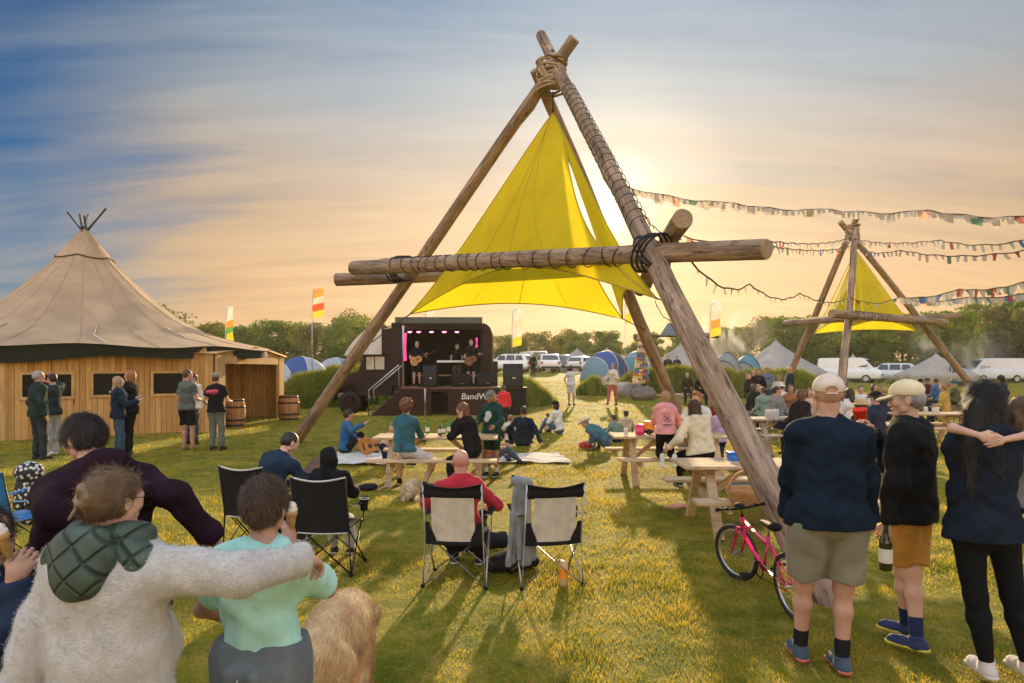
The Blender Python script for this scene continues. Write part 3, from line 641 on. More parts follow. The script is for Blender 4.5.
for s0, s1, za, zb in holes:
    mb = MB(); w_ = .07
    mb.box(((s0+s1)/2, -.04, zb+w_/2), (s1-s0+2*w_, .05, w_)); mb.box(((s0+s1)/2, -.04, za-w_/2), (s1-s0+2*w_, .05, w_))
    mb.box((s0-w_/2, -.04, (za+zb)/2), (w_, .05, zb-za)); mb.box((s1+w_/2, -.04, (za+zb)/2), (w_, .05, zb-za))
    o = mb.build('window', M_pine, None); o.parent = WR; o.rotation_euler = (0, 0, ang)
    m2 = MB(); m2.box(((s0+s1)/2, .03, (za+zb)/2), (s1-s0, .01, zb-za)); p = m2.build('pane', M_glass, o)
mb = MB(); mb.box((wl/2, -.045, 2.32), (wl, .035, .12))
for s_ in (.02, wl-.02): mb.box((s_, -.045, 1.1), (.12, .035, 2.3))
o = mb.build('trim', M_pine, WR); o.rotation_euler = (0, 0, ang)
# porch: open gable facing the field
PX, PY0, PY1, PD = -8.62, 19.75, 25.6, 2.1
pr = empty('wooden_porch', (PX, PY0, 0), 0, 'wooden entrance porch with open front at the right end of the tipi', 'porch'); pb = Vector(pr.location)
A_, B_2 = Vector((PX, PY0, 0)), Vector((PX, PY1, 0))
wall_obj('boards', A_, B_2, -.05, 2.28, [(.62, 5.3, -.05, 1.98)], pr, pb)
wall_obj('boards', Vector((PX-PD, PY1, 0)), B_2-Vector((.03, 0, 0)), -.05, 2.28, [], pr, pb)
wall_obj('boards', Vector((PX-PD, PY0+.03, 0)), A_-Vector((.03, -.03, 0)), -.05, 2.28, [], pr, pb)
wall_obj('boards', Vector((PX-PD, PY1-1.6, 0)), Vector((PX-PD, PY1-.05, 0)), -.05, 2.28, [], pr, pb)
mb = MB(); ym = (PY1-PY0)/2
mb.add([(.02, 0, 2.28), (.02, 2*ym, 2.28), (.02, ym, 2.52), (-.03, 0, 2.28), (-.03, 2*ym, 2.28), (-.03, ym, 2.52)], [(0, 1, 2), (5, 4, 3), (0, 2, 5, 3), (2, 1, 4, 5)]); mb.build('gable', M_plank, pr)
mb = MB()
for y in (.31, 5.58): mb.box((.05, y, 1.13), (.05, .5 if y > 1 else .58, 2.26))
mb.box((.05, ym-.1, 2.10), (.045, 4.75, .24)); mb.build('frame', M_pine, pr)
mb = MB(); mb.add([(.12, -.1, 2.27), (.12, ym, 2.56), (.12, 2*ym+.1, 2.27), (-PD-1.5, -.1, 2.35), (-PD-1.5, ym, 2.7), (-PD-1.5, 2*ym+.1, 2.35)], [(0, 1, 4, 3), (1, 2, 5, 4)]); 
mb.tube([(.12, -.1, 2.27), (.12, ym, 2.56), (.12, 2*ym+.1, 2.27)], .03, 6); mb.build('roof', M_pine, pr)
# ------------------------------------------------------------ barrels
M_barrel = plank_mat('barrel_staves', (.36, .17, .07), (.52, .26, .10), .09)
M_hoop = pmat('iron_hoop', (.05, .045, .045), .55, .3, 8, .2, 40, metal=.6)
def barrel(x, y, label):
    r = empty('barrel', (x, y, 0), random.uniform(0, 3), label, 'barrel', None); mb = MB(); n = 26
    pf = [(.30, 0), (.33, .1), (.365, .26), (.38, .44), (.37, .58), (.34, .76), (.31, .88)]
    vs = []; 
    for q, z in pf:
        for j in range(n*2):
            a = 2*math.pi*j/(n*2); rr_ = q*(1 if j % 2 else .985); vs.append((rr_*math.cos(a), rr_*math.sin(a), z))
    m = n*2; mb.add(vs, [(i*m+j, i*m+(j+1) % m, (i+1)*m+(j+1) % m, (i+1)*m+j) for i in range(len(pf)-1) for j in range(m)]); mb.build('staves', M_barrel, r)
    mb = MB()
    for z in (.05, .22, .62, .83):
        q = float(np.interp(z, [p[1] for p in pf], [p[0] for p in pf])); mb.lathe([(q-.01, z-.03), (q+.008, z-.028), (q+.008, z+.028), (q-.01, z+.03)], n=32)
    mb.build('hoops', M_hoop, r)
    mb = MB(); mb.lathe([(.30, .84), (.001, .845)], n=24); mb.build('lid', M_barrel, r); return r
x, y, _ = G(233, 21.6); barrel(x, y, 'oak barrel beside the man in the black tee')
x, y, _ = G(288.5, 24.3); barrel(x, y, 'oak barrel standing alone at the right corner of the porch')
# ------------------------------------------------------------ stage lorry
M_maroon = pmat('dark_maroon_paint', (.026, .010, .009), .5, .3, 3, .15, 50, spec=.3)
M_maroon2 = pmat('stage_brown_board', (.045, .017, .011), .7, .3, 4, .3, 40, spec=.2)
M_black = pmat('matt_black', (.010, .010, .011), .7, .3, 6, .2, 80, spec=.15)
M_blackg = pmat('speaker_grille', (.018, .019, .02), .7, .2, 10, .6, 260)
M_alu = pmat('aluminium', (.55, .55, .54), .35, .15, 8, .1, 60, metal=.8)
M_white = pmat('white_paint', (.75, .73, .69), .5, .08, 4, .1, 40)
M_offw = pmat('cream_paint', (.62, .58, .50), .5, .12, 4, .15, 30)
M_pink = pmat('pink_tube_light', (.9, .1, .25), .4, 0.01, 4, 0, 10, emit=((1.0, .05, .22), 1.1))
M_pinkl = pmat('pink_lamp', (.9, .3, .5), .4, 0.01, 4, 0, 10, emit=((1.0, .25, .42), 2.2))
M_glassc = pmat('car_glass', (.03, .035, .04), .08, .2, 2, 0, 10, spec=.8)
M_glassl = pmat('pale_windscreen', (.45, .42, .36), .15, .3, 2, 0, 10, spec=.8)
M_tyre = pmat('tyre_rubber', (.022, .021, .02), .85, .2, 10, .4, 60)
M_letter = pmat('white_lettering', (.82, .80, .76), .6, .05, 4, 0, 10)
M_inside = pmat('stage_back_cloth', (.010, .018, .015), .9, .3, 2, .3, 10)
M_floor = pmat('stage_floor', (.16, .085, .06), .6, .3, 4, .3, 40)
TX, TY = -3.0, 27.25
lorry = empty('stage_lorry', (TX, TY, 0), 0, 'vintage dark maroon lorry with its side opened as a pink lit stage', 'lorry')
def L(px, Y): return (px-512)/F*Y-TX
X0, X1 = L(391, 27.2), L(492, 27.2); OX0, OX1 = L(402, 27.2), L(481, 27.2); ZF, ZO, ZT = 1.12, 3.42, 3.66; D = 2.3
mb = MB()
mb.box(((X0+OX0)/2, D/2, (ZF+ZT)/2), (OX0-X0, D, ZT-ZF)); mb.box(((OX0+OX1)/2, D-.04, (ZF+ZT)/2), (OX1-OX0, .08, ZT-ZF), mi=1)
# right end of the box with its rounded rear top corner
pf = [(OX1, .55), (X1-.02, .55), (X1, ZT-.7)]+[(X1-.45+.45*math.cos(R(a)), ZT-.45+.45*math.sin(R(a))) for a in range(0, 91, 15)]+[(OX1, ZT)]
mb.prism(pf, 0, D); mb.box(((OX0+OX1)/2, D/2, ZT-.03), (OX1-OX0, D, .06)); mb.box(((OX0+OX1)/2, .04, (ZO+ZT)/2-.02), (OX1-OX0, .08, ZT-ZO-.06))
mb.box(((X0+X1)/2, D/2, .82), (X1-X0-.1, D-.1, .5))
mb.build('box_body', [M_maroon, M_inside], lorry)
mb = MB(); mb.tube([(OX1+.05, -.02, ZT-.1), (X1-.5, -.02, ZT-.1)]+[(X1-.5+.38*math.cos(R(a)), -.02, ZT-.48+.38*math.sin(R(a))) for a in range(85, -1, -15)]+[(X1-.12, -.02, 1.2)], .03, 5); mb.build('trim', M_maroon2, lorry)
mb = MB(); mb.box(((OX0+OX1)/2-.02, D/2, ZF-.02), (OX1-OX0, D, .05)); mb.build('floor', M_floor, lorry)
# raised side flap
mb = MB(); M_flap = pmat('grey_green_flap', (.10, .10, .085), .7, .2, 5, .2, 40)
mb.bar((OX0-.08, -.55, ZO+.14), (OX1+.08, -.55, ZO+.14), 1.15, .07, up=(0, .25, 1)); mb.bar((OX0-.1, -1.1, ZO+.26), (OX1+.1, -1.1, ZO+.26), .05, .24, mi=0); mb.build('side_flap', M_flap, lorry)
mb = MB(); mb.tube([(OX0+.12, -.02, ZF+1.02), (OX0+.12, -.02, ZO-.18)], .065, 8); mb.build('tube_light', M_pink, lorry)
mb = MB(); mb.tube([(OX1-.2, .5, 2.7), (OX1-.2, .5, ZO-.35)], .05, 8); mb.build('tube_light', M_pink, lorry)
for px in (408, 417, 430, 443, 456):
    x = L(px, 26.9); mb = MB(); mb.lathe([(.03, .16), (.075, .12), (.085, 0)], (x, .12, ZO-.12), 10); ll = mb.build('lamp', M_black, lorry)
    mb = MB(); mb.ell((x, .12, ZO-.12), (.09, .09, .045), 8); mb.build('bulb', M_pinkl, ll)
# over cab, cab, bonnet (the lorry points left)
cx1 = X0; cx0 = L(357, 27.2)
mb = MB(); mb.prism([(cx0+.05, 2.45), (cx1, 2.45), (cx1, ZT-.25), (cx1-.75, ZT-.22), (cx0+.35, 3.15), (cx0-.05, 2.75)], .12, D-.12)
mb.build('over_cab', M_maroon, lorry)
mb = MB()
mb.grid(lambda u, v: (cx0-.55+1.5*u, .08+(D-.16)*v, 2.35+1.25*math.sin(u*math.pi/2)**.8), 14, 4); mb.grid(lambda u, v: (cx0-.55+1.5*u, .078, 2.35+(1.25*math.sin(u*math.pi/2)**.8)*v), 14, 3)
mb.build('white_fairing', M_offw, lorry)
mb = MB(); mb.prism([(cx0, .75), (cx1, .75), (cx1, 2.42), (cx0+.28, 2.42), (cx0+.02, 1.75)], .12, D-.12)
mb.prism([(cx0-.95, .85), (cx0+.05, .85), (cx0+.05, 1.72), (cx0-.75, 1.55), (cx0-.98, 1.35)], .5, D-.5)
cb = mb.build('cab', M_maroon, lorry)
mb = MB(); mb.box(((cx0+cx1)/2+.02, .105, 2.05), (.72, .02, .52)); mb.build('side_window', M_glassl, cb)
mb = MB(); mb.box(((cx0+cx1)/2-.01, .09, 2.05), (.03, .02, .52)); mb.box(((cx0+cx1)/2-.05, .09, 2.36), (1.1, .3, .06)); mb.build('window_bar', M_black, cb)
mb = MB(); mb.bar((cx0+.02, D/2, 1.80), (cx0+.26, D/2, 2.36), D-.5, .02, up=(-1, 0, .4)); mb.build('windscreen', M_glassl, cb)
for y in (.42, D-.42):
    mb = MB(); pts = [(cx0-.35+.62*math.cos(R(a)), y, .62+.58*math.sin(R(a))) for a in range(-10, 191, 18)]
    for a, b in zip(pts, pts[1:]): mb.bar(a, b, .42, .05, up=(Vector(a)+Vector(b))/2-Vector((cx0-.35, y, .5)))
    mb.build('mudguard', M_maroon, lorry)
    mb = MB(); mb.ell((cx0-1.0, y, 1.12), (.10, .15, .15), 10); mb.build('headlight', M_alu, lorry)
mb = MB(); mb.box((cx0-1.15, D/2, .68), (.08, D-.1, .16)); mb.build('bumper', M_alu, lorry)
mb = MB(); mb.box((cx0-.99, D/2, 1.1), (.05, .7, .55)); mb.build('radiator_grille', M_black, lorry)
def wheel(x, y, r, w_, par, rim=None):
    M_ = Matrix.Rotation(R(90), 3, 'X'); mb = MB(); mb.lathe([(r*.6, -w_/2), (r*.93, -w_/2), (r, -w_*.32), (r, w_*.32), (r*.93, w_/2), (r*.6, w_/2)], (x, y, r), 22, rot=M_); wh = mb.build('wheel', M_tyre, par)
    mb = MB(); mb.lathe([(.001, w_*.36), (r*.12, w_*.4), (r*.16, w_*.2), (r*.5, w_*.25), (r*.61, w_*.46), (r*.61, -w_*.46), (r*.5, -w_*.25), (r*.16, -w_*.2), (.001, -w_*.4)], (x, y, r), 20, rot=M_)
    for k in range(5):
        a = k*2*math.pi/5
        for s in (-1, 1): mb.bar((x, y+s*w_*.38, r), (x+r*.56*math.cos(a), y+s*w_*.42, r+r*.56*math.sin(a)), r*.14, .02, up=(0, 1, 0))
    mb.build('rim', rim or M_alu, wh); return wh
for x in (cx0-.35, X0+.9, X1-1.0):
    for y in (.30, D-.30): wheel(x, y, .45, .26, lorry, M_maroon2)
# platform in front of the lorry, a thing of its own
SX0, SX1, SY = L(400, 26), L(500, 26), -1.25
plat = empty('stage_platform', (TX, TY, 0), 0, 'dark brown stage platform with white BandWagon lettering and side steps', 'stage')
mb = MB(); mb.box(((SX0+SX1)/2, SY/2, ZF-.03), (SX1-SX0, -SY-.01, .07)); mb.build('deck', M_floor, plat)
mb = MB(); fx = [SX0, L(431, 26), L(448, 26), SX1]
mb.box(((fx[0]+fx[1])/2, SY+.03, .53), (fx[1]-fx[0], .05, 1.06)); mb.box(((fx[2]+fx[3])/2, SY+.03, .53), (fx[3]-fx[2], .05, 1.06)); mb.box(((SX0+SX1)/2, SY/2+.3, .4), (SX1-SX0-.1, .05, .8), mi=1)
mb.box(((fx[1]+fx[2])/2, SY+.03, 1.0), (fx[2]-fx[1], .05, .12)); mb.build('skirt', [M_maroon2, M_black], plat)
mb = MB()
for a, b in ((455, 499),):
    xa, xb = L(a, 26), L(b, 26)
    for z in (.14, .98): mb.box(((xa+xb)/2, SY-.005, z), (xb-xa, .03, .045))
    for x in (xa, xb): mb.box((x, SY-.005, .56), (.045, .03, .88))
mb.build('panel_frame', M_maroon, plat)
text_obj('lettering', 'BandWagon', .33, (L(461, 26), SY-.012, .76), (R(90), 0, 0), M_letter, plat, ax='LEFT', shear=.1)
mb = MB(); mb.box((SX0+.03, SY-.03, 1.0), (.05, .05, 2.0)); 
# steps and rails
sx = SX0-1.15; mb2 = MB()
for k in range(5): mb2.box((SX0-.12-.23*k, SY+.5, ZF-.2-.2*k), (.26, .85, .04))
mb2.build('steps', M_floor, plat)
mb2 = MB(); mb2.prism([(SX0, 0), (SX0, ZF-.12), (sx, .02)], SY+.04, SY+.09); mb2.build('step_side', M_maroon2, plat)
mb = MB()
for y in (SY+.02, SY+.98):
    mb.tube([(sx-.05, y, 0), (sx-.05, y, 1.0), (SX0-.05, y, 1.0+ZF-.15), (SX0-.05, y, ZF)], .028, 8)
mb.build('handrail', M_alu, plat)
mb = MB(); mb.tube([(SX0+.1, SY+.12, ZF), (SX0+.1, SY+.12, ZO+.05)], .045, 8); mb.build('post', M_white, plat)
mb = MB(); mb.tube([(L(425, 26), SY-.02, 0), (L(425, 26), SY-.02, ZF-.05)], .04, 6); mb.build('post', M_white, plat)
# big black flight case at the right end of the platform
c0 = L(501, 26.1); fc = empty('flight_case', (TX+c0+.5, TY-.85, 0), 0, 'big black case at the right end of the stage with a lighter top edge', 'case')
mb = MB(); mb.rbox((0, 0, .53), (.92, .8, 1.06), .02); mb.build('shell', M_black, fc); mb = MB(); mb.box((0, 0, 1.085), (1.02, .9, .045)); mb.build('top', M_maroon2, fc)
def speaker(name, x, y, z, w_, d, h, tilt, label, cat='speaker', grp=None):
    r = empty(name, (x, y, z), 0, label, cat, grp); M_ = Matrix.Rotation(R(tilt), 3, 'X'); o = Vector((0, 0, h/2+(.06 if tilt else 0)))
    mb = MB(); mb.rbox(o, (w_, d, h), .02, M_); mb.build('cabinet', M_black, r)
    mb = MB(); mb.rbox(o+M_@Vector((0, -d/2-.008, 0)), (w_*.88, .02, h*.88), .008, M_); mb.build('grille', M_blackg, r)
    mb = MB(); mb.box(o+M_@Vector((w_*.05, -d/2-.022, -h*.1)), (w_*.16, .006, h*.06), M_); mb.build('badge', M_alu, r); return r
def W(px, Y): return (px-512)/F*Y
speaker('loudspeaker', W(430.5, 26.2), 26.2, ZF, .56, .45, .86, 0, 'tall black loudspeaker at the front of the stage beside the left guitarist')
speaker('loudspeaker', W(513, 26.4), 26.35, 1.11, .76, .6, .90, 0, 'black loudspeaker on the case at the right end of the stage')
speaker('stage_monitor', W(461, 26.2), 26.25, ZF, .72, .34, .40, 28, 'black floor monitor in front of the keyboard')
speaker('stage_monitor', W(487, 26.2), 26.25, ZF, .80, .34, .44, 28, 'black floor monitor right of the second guitarist')
speaker('amplifier', W(488, 28.3), 28.3, ZF, .8, .5, 1.0, 0, 'tall amplifier stack at the back right of the stage', 'amplifier')
# bench seats seen lit behind the players, keyboard, stands
mb = MB(); mb.box((W(447, 28.6), 28.6, ZF+.42), (2.5, .32, .05)); mb.box((W(430, 28.6), 28.6, ZF+.2), (.06, .3, .4)); mb.box((W(468, 28.6), 28.6, ZF+.2), (.06, .3, .4)); 
tag(mb.build('bench', M_pine), 'long pine bench at the back of the stage behind the band', 'bench')
kx = W(451, 26.9); kb = empty('keyboard', (kx, 26.85, ZF), 0, 'electric keyboard with white keys on a crossed stand on the stage', 'keyboard')
mb = MB(); mb.rbox((0, 0, .98), (1.12, .3, .08), .02); mb.build('body', M_black, kb); mb = MB(); mb.box((0, -.158, .985), (1.08, .012, .075)); mb.box((0, -.06, 1.024), (1.0, .14, .01)); mb.build('keys', M_white, kb)
mb = MB(); mb.tube([(-.35, -.1, 0), (.35, .1, .94)], .018, 6); mb.tube([(.35, -.1, 0), (-.35, .1, .94)], .018, 6); mb.build('stand', M_black, kb)
for px, lab in ((421, 'thin microphone stand before the left guitarist'), (461, 'thin microphone stand before the keyboard player'), (478, 'thin microphone stand before the right guitarist')):
    ms = empty('microphone_stand', (W(px, 26.6), 26.6, ZF), 0, lab, 'microphone stand', None); mb = MB(); mb.tube([(0, 0, 0), (0, 0, 1.45), (-.12, .15, 1.52)], .012, 6); mb.lathe([(.14, 0), (.14, .02), (.02, .03)], n=12); mb.build('stand', M_black, ms)
    mb = MB(); mb.ell((-.13, .17, 1.53), (.03, .05, .03), 8); mb.build('microphone', M_alu, ms)
# ------------------------------------------------------------ feather flags
def flag(px, ytop, ybot, Y, cols, label, wpx=9, lean=1):
    b = Vector(G(px, Y)); r = empty('feather_flag', b, 0, label, 'flag', 'feather flags around the field'); zt = CH+(368-ytop)/F*Y; zb = CH+(368-ybot)/F*Y; wd = wpx/F*Y
    mb = MB(); mb.tube([(0, 0, 0), (0, 0, zt*.8), (.04*lean, 0, zt*.97), (wd*.5*lean, 0, zt+.04)], .025, 6); mb.build('pole', M_alu, r)
    mats = [pmat('flag_'+c, v, .85, .1, 4, .2, 60, trans=.4) for c, v in cols]
    mb = MB(); n = len(cols); NV = n*6
    for i in range(n): mb.grid(lambda u, v, i=i: (lean*(.03+wd*u*(1-.35*((i+v)/n-.0)*0)), .05*math.sin(u*3+(i+v)*2), zt-(zt-zb)*((i+v)/n)-(.12*(1-u) if i+v > 0 else -.02)), 5, 6, mi=i)
    mb.build('banner', mats, r); return r
WH = ('pale', (.72, .68, .6)); RE = ('red', (.75, .12, .05)); GR = ('green', (.12, .4, .08)); YE = ('yellow', (.85, .6, .05)); OR = ('orange', (.85, .33, .06)); PK = ('cream', (.8, .6, .45))
flag(225.5, 307, 344, 30, [WH, WH, OR, GR, YE, YE], 'feather flag in white, orange, green and yellow behind the tipi porch', 7)
flag(312, 289, 316, 32, [OR, PK, RE, YE], 'orange and white feather flag on a tall pole above the blue tent', 11)
flag(512, 309, 345, 35, [WH, PK, WH, YE], 'pale feather flag with yellow foot right of the stage lorry', 9)
flag(710, 302, 335, 32, [WH, PK, OR, YE], 'peach and yellow feather flag to the right of the big tripod', 10)
flag(425, 309, 330, 34, [WH, PK, YE], 'faint cream feather flag behind the lorry roof', 9)
flag(625, 293, 322, 40, [PK, WH, YE], 'pale feather flag seen under the sail corner', 6)
def GG_(px, Y): x = (px-512)/F*Y; return Vector((x, Y, float(gz(x, Y))))
# ------------------------------------------------------------ tents
M_bell = pmat('bell_tent_canvas', (.42, .38, .32), .9, .12, 2, .3, 30, trans=.15)
M_bell2 = pmat('grey_tent_canvas', (.30, .29, .27), .9, .12, 2, .3, 30, trans=.12)
def bell_tent(px, Y, ytop, wpx, label, mat, door=False):
    b = GG_(px, Y); h = CH+(368-ytop)/F*Y-b.z; rad = wpx/F*Y/2; r = empty('bell_tent', b, 0, label, 'bell tent', 'bell tents in the camping field')
    mb = MB(); n = 16
    def f(u, v):
        a = u*2*math.pi; k = .5+.5*math.cos(n*a)
        if v < .8: q = v/.8; rr_ = .03+(rad-.03)*(q**1.12); z = h-(h-.75)*(q**.92)
        else: q = (v-.8)/.2; rr_ = rad*(1-.04*q); z = .75*(1-q)
        rr_ *= 1+.035*k*min(1, v*1.5); return (rr_*math.cos(a), rr_*math.sin(a), max(z, 0)-.03*k*v)
    mb.grid(f, 96, 15); mb.build('canvas', mat, r)
    mb = MB()
    for k in range(0, n, 2):
        a = 2*math.pi*k/n; mb = MB(); mb.tube([(rad*1.02*math.cos(a), rad*1.02*math.sin(a), .75), (rad*1.5*math.cos(a), rad*1.5*math.sin(a), 0)], .012*Y/30, 4); mb.build('guy_rope', M_offw, r)
    mb = MB(); mb.tube([(0, 0, h-.1), (0, 0, h+.12)], .03, 6); mb.build('finial', M_offw, r)
    if door:
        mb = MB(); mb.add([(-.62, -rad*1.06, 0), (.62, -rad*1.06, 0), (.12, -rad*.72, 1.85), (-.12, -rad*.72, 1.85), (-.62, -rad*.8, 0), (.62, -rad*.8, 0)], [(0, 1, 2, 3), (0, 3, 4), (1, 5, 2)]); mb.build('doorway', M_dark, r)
        mb = MB(); mb.tube([(-.75, -rad*1.09, 0), (0, -rad*.70, 2.08), (.75, -rad*1.09, 0)], .05, 6); mb.build('door_flap', M_offw, r)
    return r
bell_tent(607, 78, 348, 74, 'grey bell tent third from the left behind the blue tent', M_bell2); bell_tent(577, 74, 348.5, 52, 'grey bell tent behind the white estate car', M_bell2); bell_tent(556, 82, 351, 40, 'palest low bell tent at the left behind the white cars', M_bell)
bell_tent(681, 62, 343, 80, 'beige bell tent between the sail pole and the big front log', M_bell2); bell_tent(776, 60, 340, 96, 'wide grey bell tent in the smoke left of the second tripod', M_bell2); bell_tent(853, 60, 354, 40, 'low tent peak showing behind the white van', M_bell)
bell_tent(936, 54, 353.5, 72, 'beige bell tent with dark open door by the parked vans', M_bell, True)
def dome_tent(px, Y, ytop, wpx, cols, label, lift=0, stripes=True, depth=.8):
    b = GG_(px, Y); h = CH+(368-ytop)/F*Y-b.z; rad = wpx/F*Y/2; r = empty('dome_tent', b, random.uniform(.5, 1.0), label, 'tent', 'dome tents in the camping field')
    mats = [pmat('tent_'+c, v, .6, .1, 3, .2, 30, trans=.25) for c, v in cols]; mb = MB(); n = len(cols)
    for i in range(n):
        def f(u, v, i=i):
            a = math.pi*(i+u)/n; q = (v*2-1); e = math.sqrt(max(0, 1-q*q))**.8
            return (-math.cos(a)*rad*(1-.18*q*q), q*rad*depth, h*math.sin(a)**.75*(e*.9+.1*(abs(q) < .98)))
        mb.grid(f, 8, 16, mi=i)
    mb.build('canopy', mats, r); mb = MB()
    for k in range(1, n):
        a = math.pi*k/n; mb.tube([(-math.cos(a)*rad*(1-.18*q*q), q*rad*depth, h*1.01*math.sin(a)**.75*(math.sqrt(max(0, 1-q*q))**.8*.9+.1)) for q in [i/8-1 for i in range(17)]], .03, 5)
    mb.build('pole', M_offw if stripes else M_black, r); return r
BL = ('blue', (.03, .10, .32)); LB = ('pale_blue', (.16, .30, .38)); WT = ('whitish', (.42, .46, .52)); GG = ('grey', (.26, .28, .28)); NV = ('navy', (.02, .05, .16)); TE = ('teal', (.08, .25, .32))
dome_tent(606, 50, 351, 46, [LB, BL, NV, LB], 'big blue dome tent with pale stripes by the grass bank'); dome_tent(640, 53, 350.5, 44, [TE, LB, TE, NV], 'teal and pale blue dome tent joined beside the big blue one')
dome_tent(302, 50, 356.5, 54, [WT, BL, WT, BL], 'blue and white dome tent behind the left grass bank'); dome_tent(336, 54, 357.5, 46, [BL, WT, LB, WT], 'paler blue and white dome tent left of the lorry cab')
dome_tent(727, 44, 353, 36, [GG, GG, GG, GG], 'grey tunnel tent with a dark hoop beside the front log', 0, False); dome_tent(748, 46, 355, 34, [GG, TE, GG, GG], 'grey green tunnel tent in the campfire smoke', 0, False)
# ------------------------------------------------------------ cars
M_red_l = pmat('tail_light', (.45, .02, .02), .3, .05, 4, 0, 10); M_clear = pmat('headlamp', (.7, .7, .7), .15, .05, 4, 0, 10, spec=.8); M_plate = pmat('number_plate', (.75, .72, .6), .5, .05, 4, 0, 10)
def car(px, Y, rz, col, label, kind='suv', cname='x'):
    r = empty({'van': 'parked_van'}.get(kind, 'parked_car'), GG_(px, Y), rz, label, 'van' if kind == 'van' else 'car', 'vehicles parked in the field')
    body = pmat('car_paint_'+cname, col, .28, .05, 2, .02, 20, spec=.6, coat=.7)
    if kind == 'van': Lh, Wh, st, cab = 2.5, .98, [(-2.5, .45, 1.1), (-2.42, .32, 1.22), (2.0, .3, 1.2), (2.3, .3, 1.05), (2.5, .4, .85)], [(-2.46, 1.2, .02), (-2.38, 2.02, .06), (-2.2, 2.08, .09), (.95, 2.08, .09), (1.25, 1.95, .1), (1.95, 1.22, .03)]
    elif kind == 'suv': Lh, Wh, st, cab = 2.2, .93, [(-2.2, .5, .95), (-2.12, .35, 1.05), (1.2, .33, 1.05), (2.0, .33, .95), (2.2, .42, .75)], [(-2.12, 1.04, .03), (-1.85, 1.55, .14), (-1.6, 1.64, .18), (.2, 1.66, .18), (.45, 1.6, .17), (1.15, 1.06, .05)]
    else: Lh, Wh, st, cab = 2.2, .90, [(-2.2, .48, .85), (-2.1, .33, .95), (1.1, .3, .95), (1.95, .3, .85), (2.2, .4, .65)], [(-2.1, .94, .03), (-1.7, 1.38, .15), (-1.3, 1.47, .18), (.1, 1.48, .18), (.35, 1.42, .17), (1.1, .96, .05)]
    def loft(stn, secf):
        vs = []; 
        for s_ in stn: vs += secf(s_)
        n = len(vs)//len(stn); fs = [(i*n+j, i*n+(j+1) % n, (i+1)*n+(j+1) % n, (i+1)*n+j) for i in range(len(stn)-1) for j in range(n)]
        return vs, fs+[tuple(reversed(range(n))), tuple(range((len(stn)-1)*n, len(stn)*n))]
    mb = MB()
    vs, fs = loft(st, lambda s_: [(s_[0], y*Wh*(.93 if abs(s_[0]) > Lh-.05 else 1), z) for y, z in ((-.86, s_[1]), (-.98, s_[1]+.12), (-1, (s_[1]+s_[2])/2), (-.97, s_[2]-.1), (-.88, s_[2]), (.88, s_[2]), (.97, s_[2]-.1), (1, (s_[1]+s_[2])/2), (.98, s_[1]+.12), (.86, s_[1]))])
    mb.add(vs, fs, 0, True)
    zb = cab[0][1]
    vs, fs = loft(cab, lambda s_: [(s_[0], -(Wh-.06-s_[2]*.0), zb-.05), (s_[0], -(Wh-.06-s_[2]*.75), s_[1]-.05), (s_[0], -(Wh-.14-s_[2]), s_[1]), (s_[0], (Wh-.14-s_[2]), s_[1]), (s_[0], (Wh-.06-s_[2]*.75), s_[1]-.05), (s_[0], (Wh-.06), zb-.05)])
    mb.add(vs, fs, 0, True); bo = mb.build('body', body, r)
    try:
        bo.data.set_sharp_from_angle(angle=R(38))
    except Exception: pass
    # glass
    zt = cab[3][1]; a0, a1 = cab[0], cab[-1]; f1 = cab[-2]; b1 = cab[1]
    mb = MB(); hw = Wh-.06
    def band(x0, x1, z0, z1, s, ov=.012):
        def yy(z): return s*(hw+ov-(z-zb)/(zt-zb)*.15)
        mb.add([(x0, yy(z0), z0), (x1, yy(z0), z0), (x1-(.28 if x1 > .3 else .04), yy(z1), z1), (x0+(.2 if x0 < -1.3 and kind != 'van' else .04), yy(z1), z1)], [(0, 1, 2, 3)])
    for s in (-1, 1):
        if kind == 'van': band(.75, 1.6, 1.3, 1.78, s)
        else: band(-1.75, -1.0, zb+.06, zt-.14, s); band(-.93, -.12, zb+.06, zt-.12, s); band(-.05, .78, zb+.06, zt-.14, s)
    mb.build('side_window', M_glassc, r)
    def slope(p, q, w0, w1, o, name):
        mb = MB(); d = Vector((q[0]-p[0], 0, q[1]-p[1])); nn = Vector((d.z, 0, -d.x)).normalized()*(.012 if p[0] > 0 else -.012)*1.0
        a, b = Vector((p[0], 0, p[1])).lerp(Vector((q[0], 0, q[1])), .10), Vector((p[0], 0, p[1])).lerp(Vector((q[0], 0, q[1])), .92)
        mb.add([a+nn+Vector((0, -w0, 0)), a+nn+Vector((0, w0, 0)), b+nn+Vector((0, w1, 0)), b+nn+Vector((0, -w1, 0))], [(0, 1, 2, 3)]); mb.build(name, M_glassc, r)
    slope((a1[0], a1[1]), (f1[0], f1[1]), hw-.1, hw-.24, 1, 'windscreen'); slope((a0[0], a0[1]+(.1 if kind == 'van' else 0)), (b1[0], b1[1]), hw-.14, hw-.22, -1, 'rear_window')
    for s in (-1, 1):
        mb = MB(); mb.rbox((-Lh+.02, s*(Wh-.17), .85 if kind != 'van' else .95), (.1, .22, .22 if kind != 'van' else .5), .03); mb.build('tail_light', M_red_l, r)
        mb = MB(); mb.rbox((Lh-.10, s*(Wh-.22), .72), (.2, .34, .16), .04); mb.build('headlight', M_clear, r)
        mb = MB(); mb.rbox((.95 if kind != 'van' else 1.5, s*(Wh+.08), zb+.1), (.12, .2, .16), .03); mb.build('mirror', body, r)
        for x in (-1.35, 1.38): wheel(x, s*(Wh-.10), .34, .22, r)
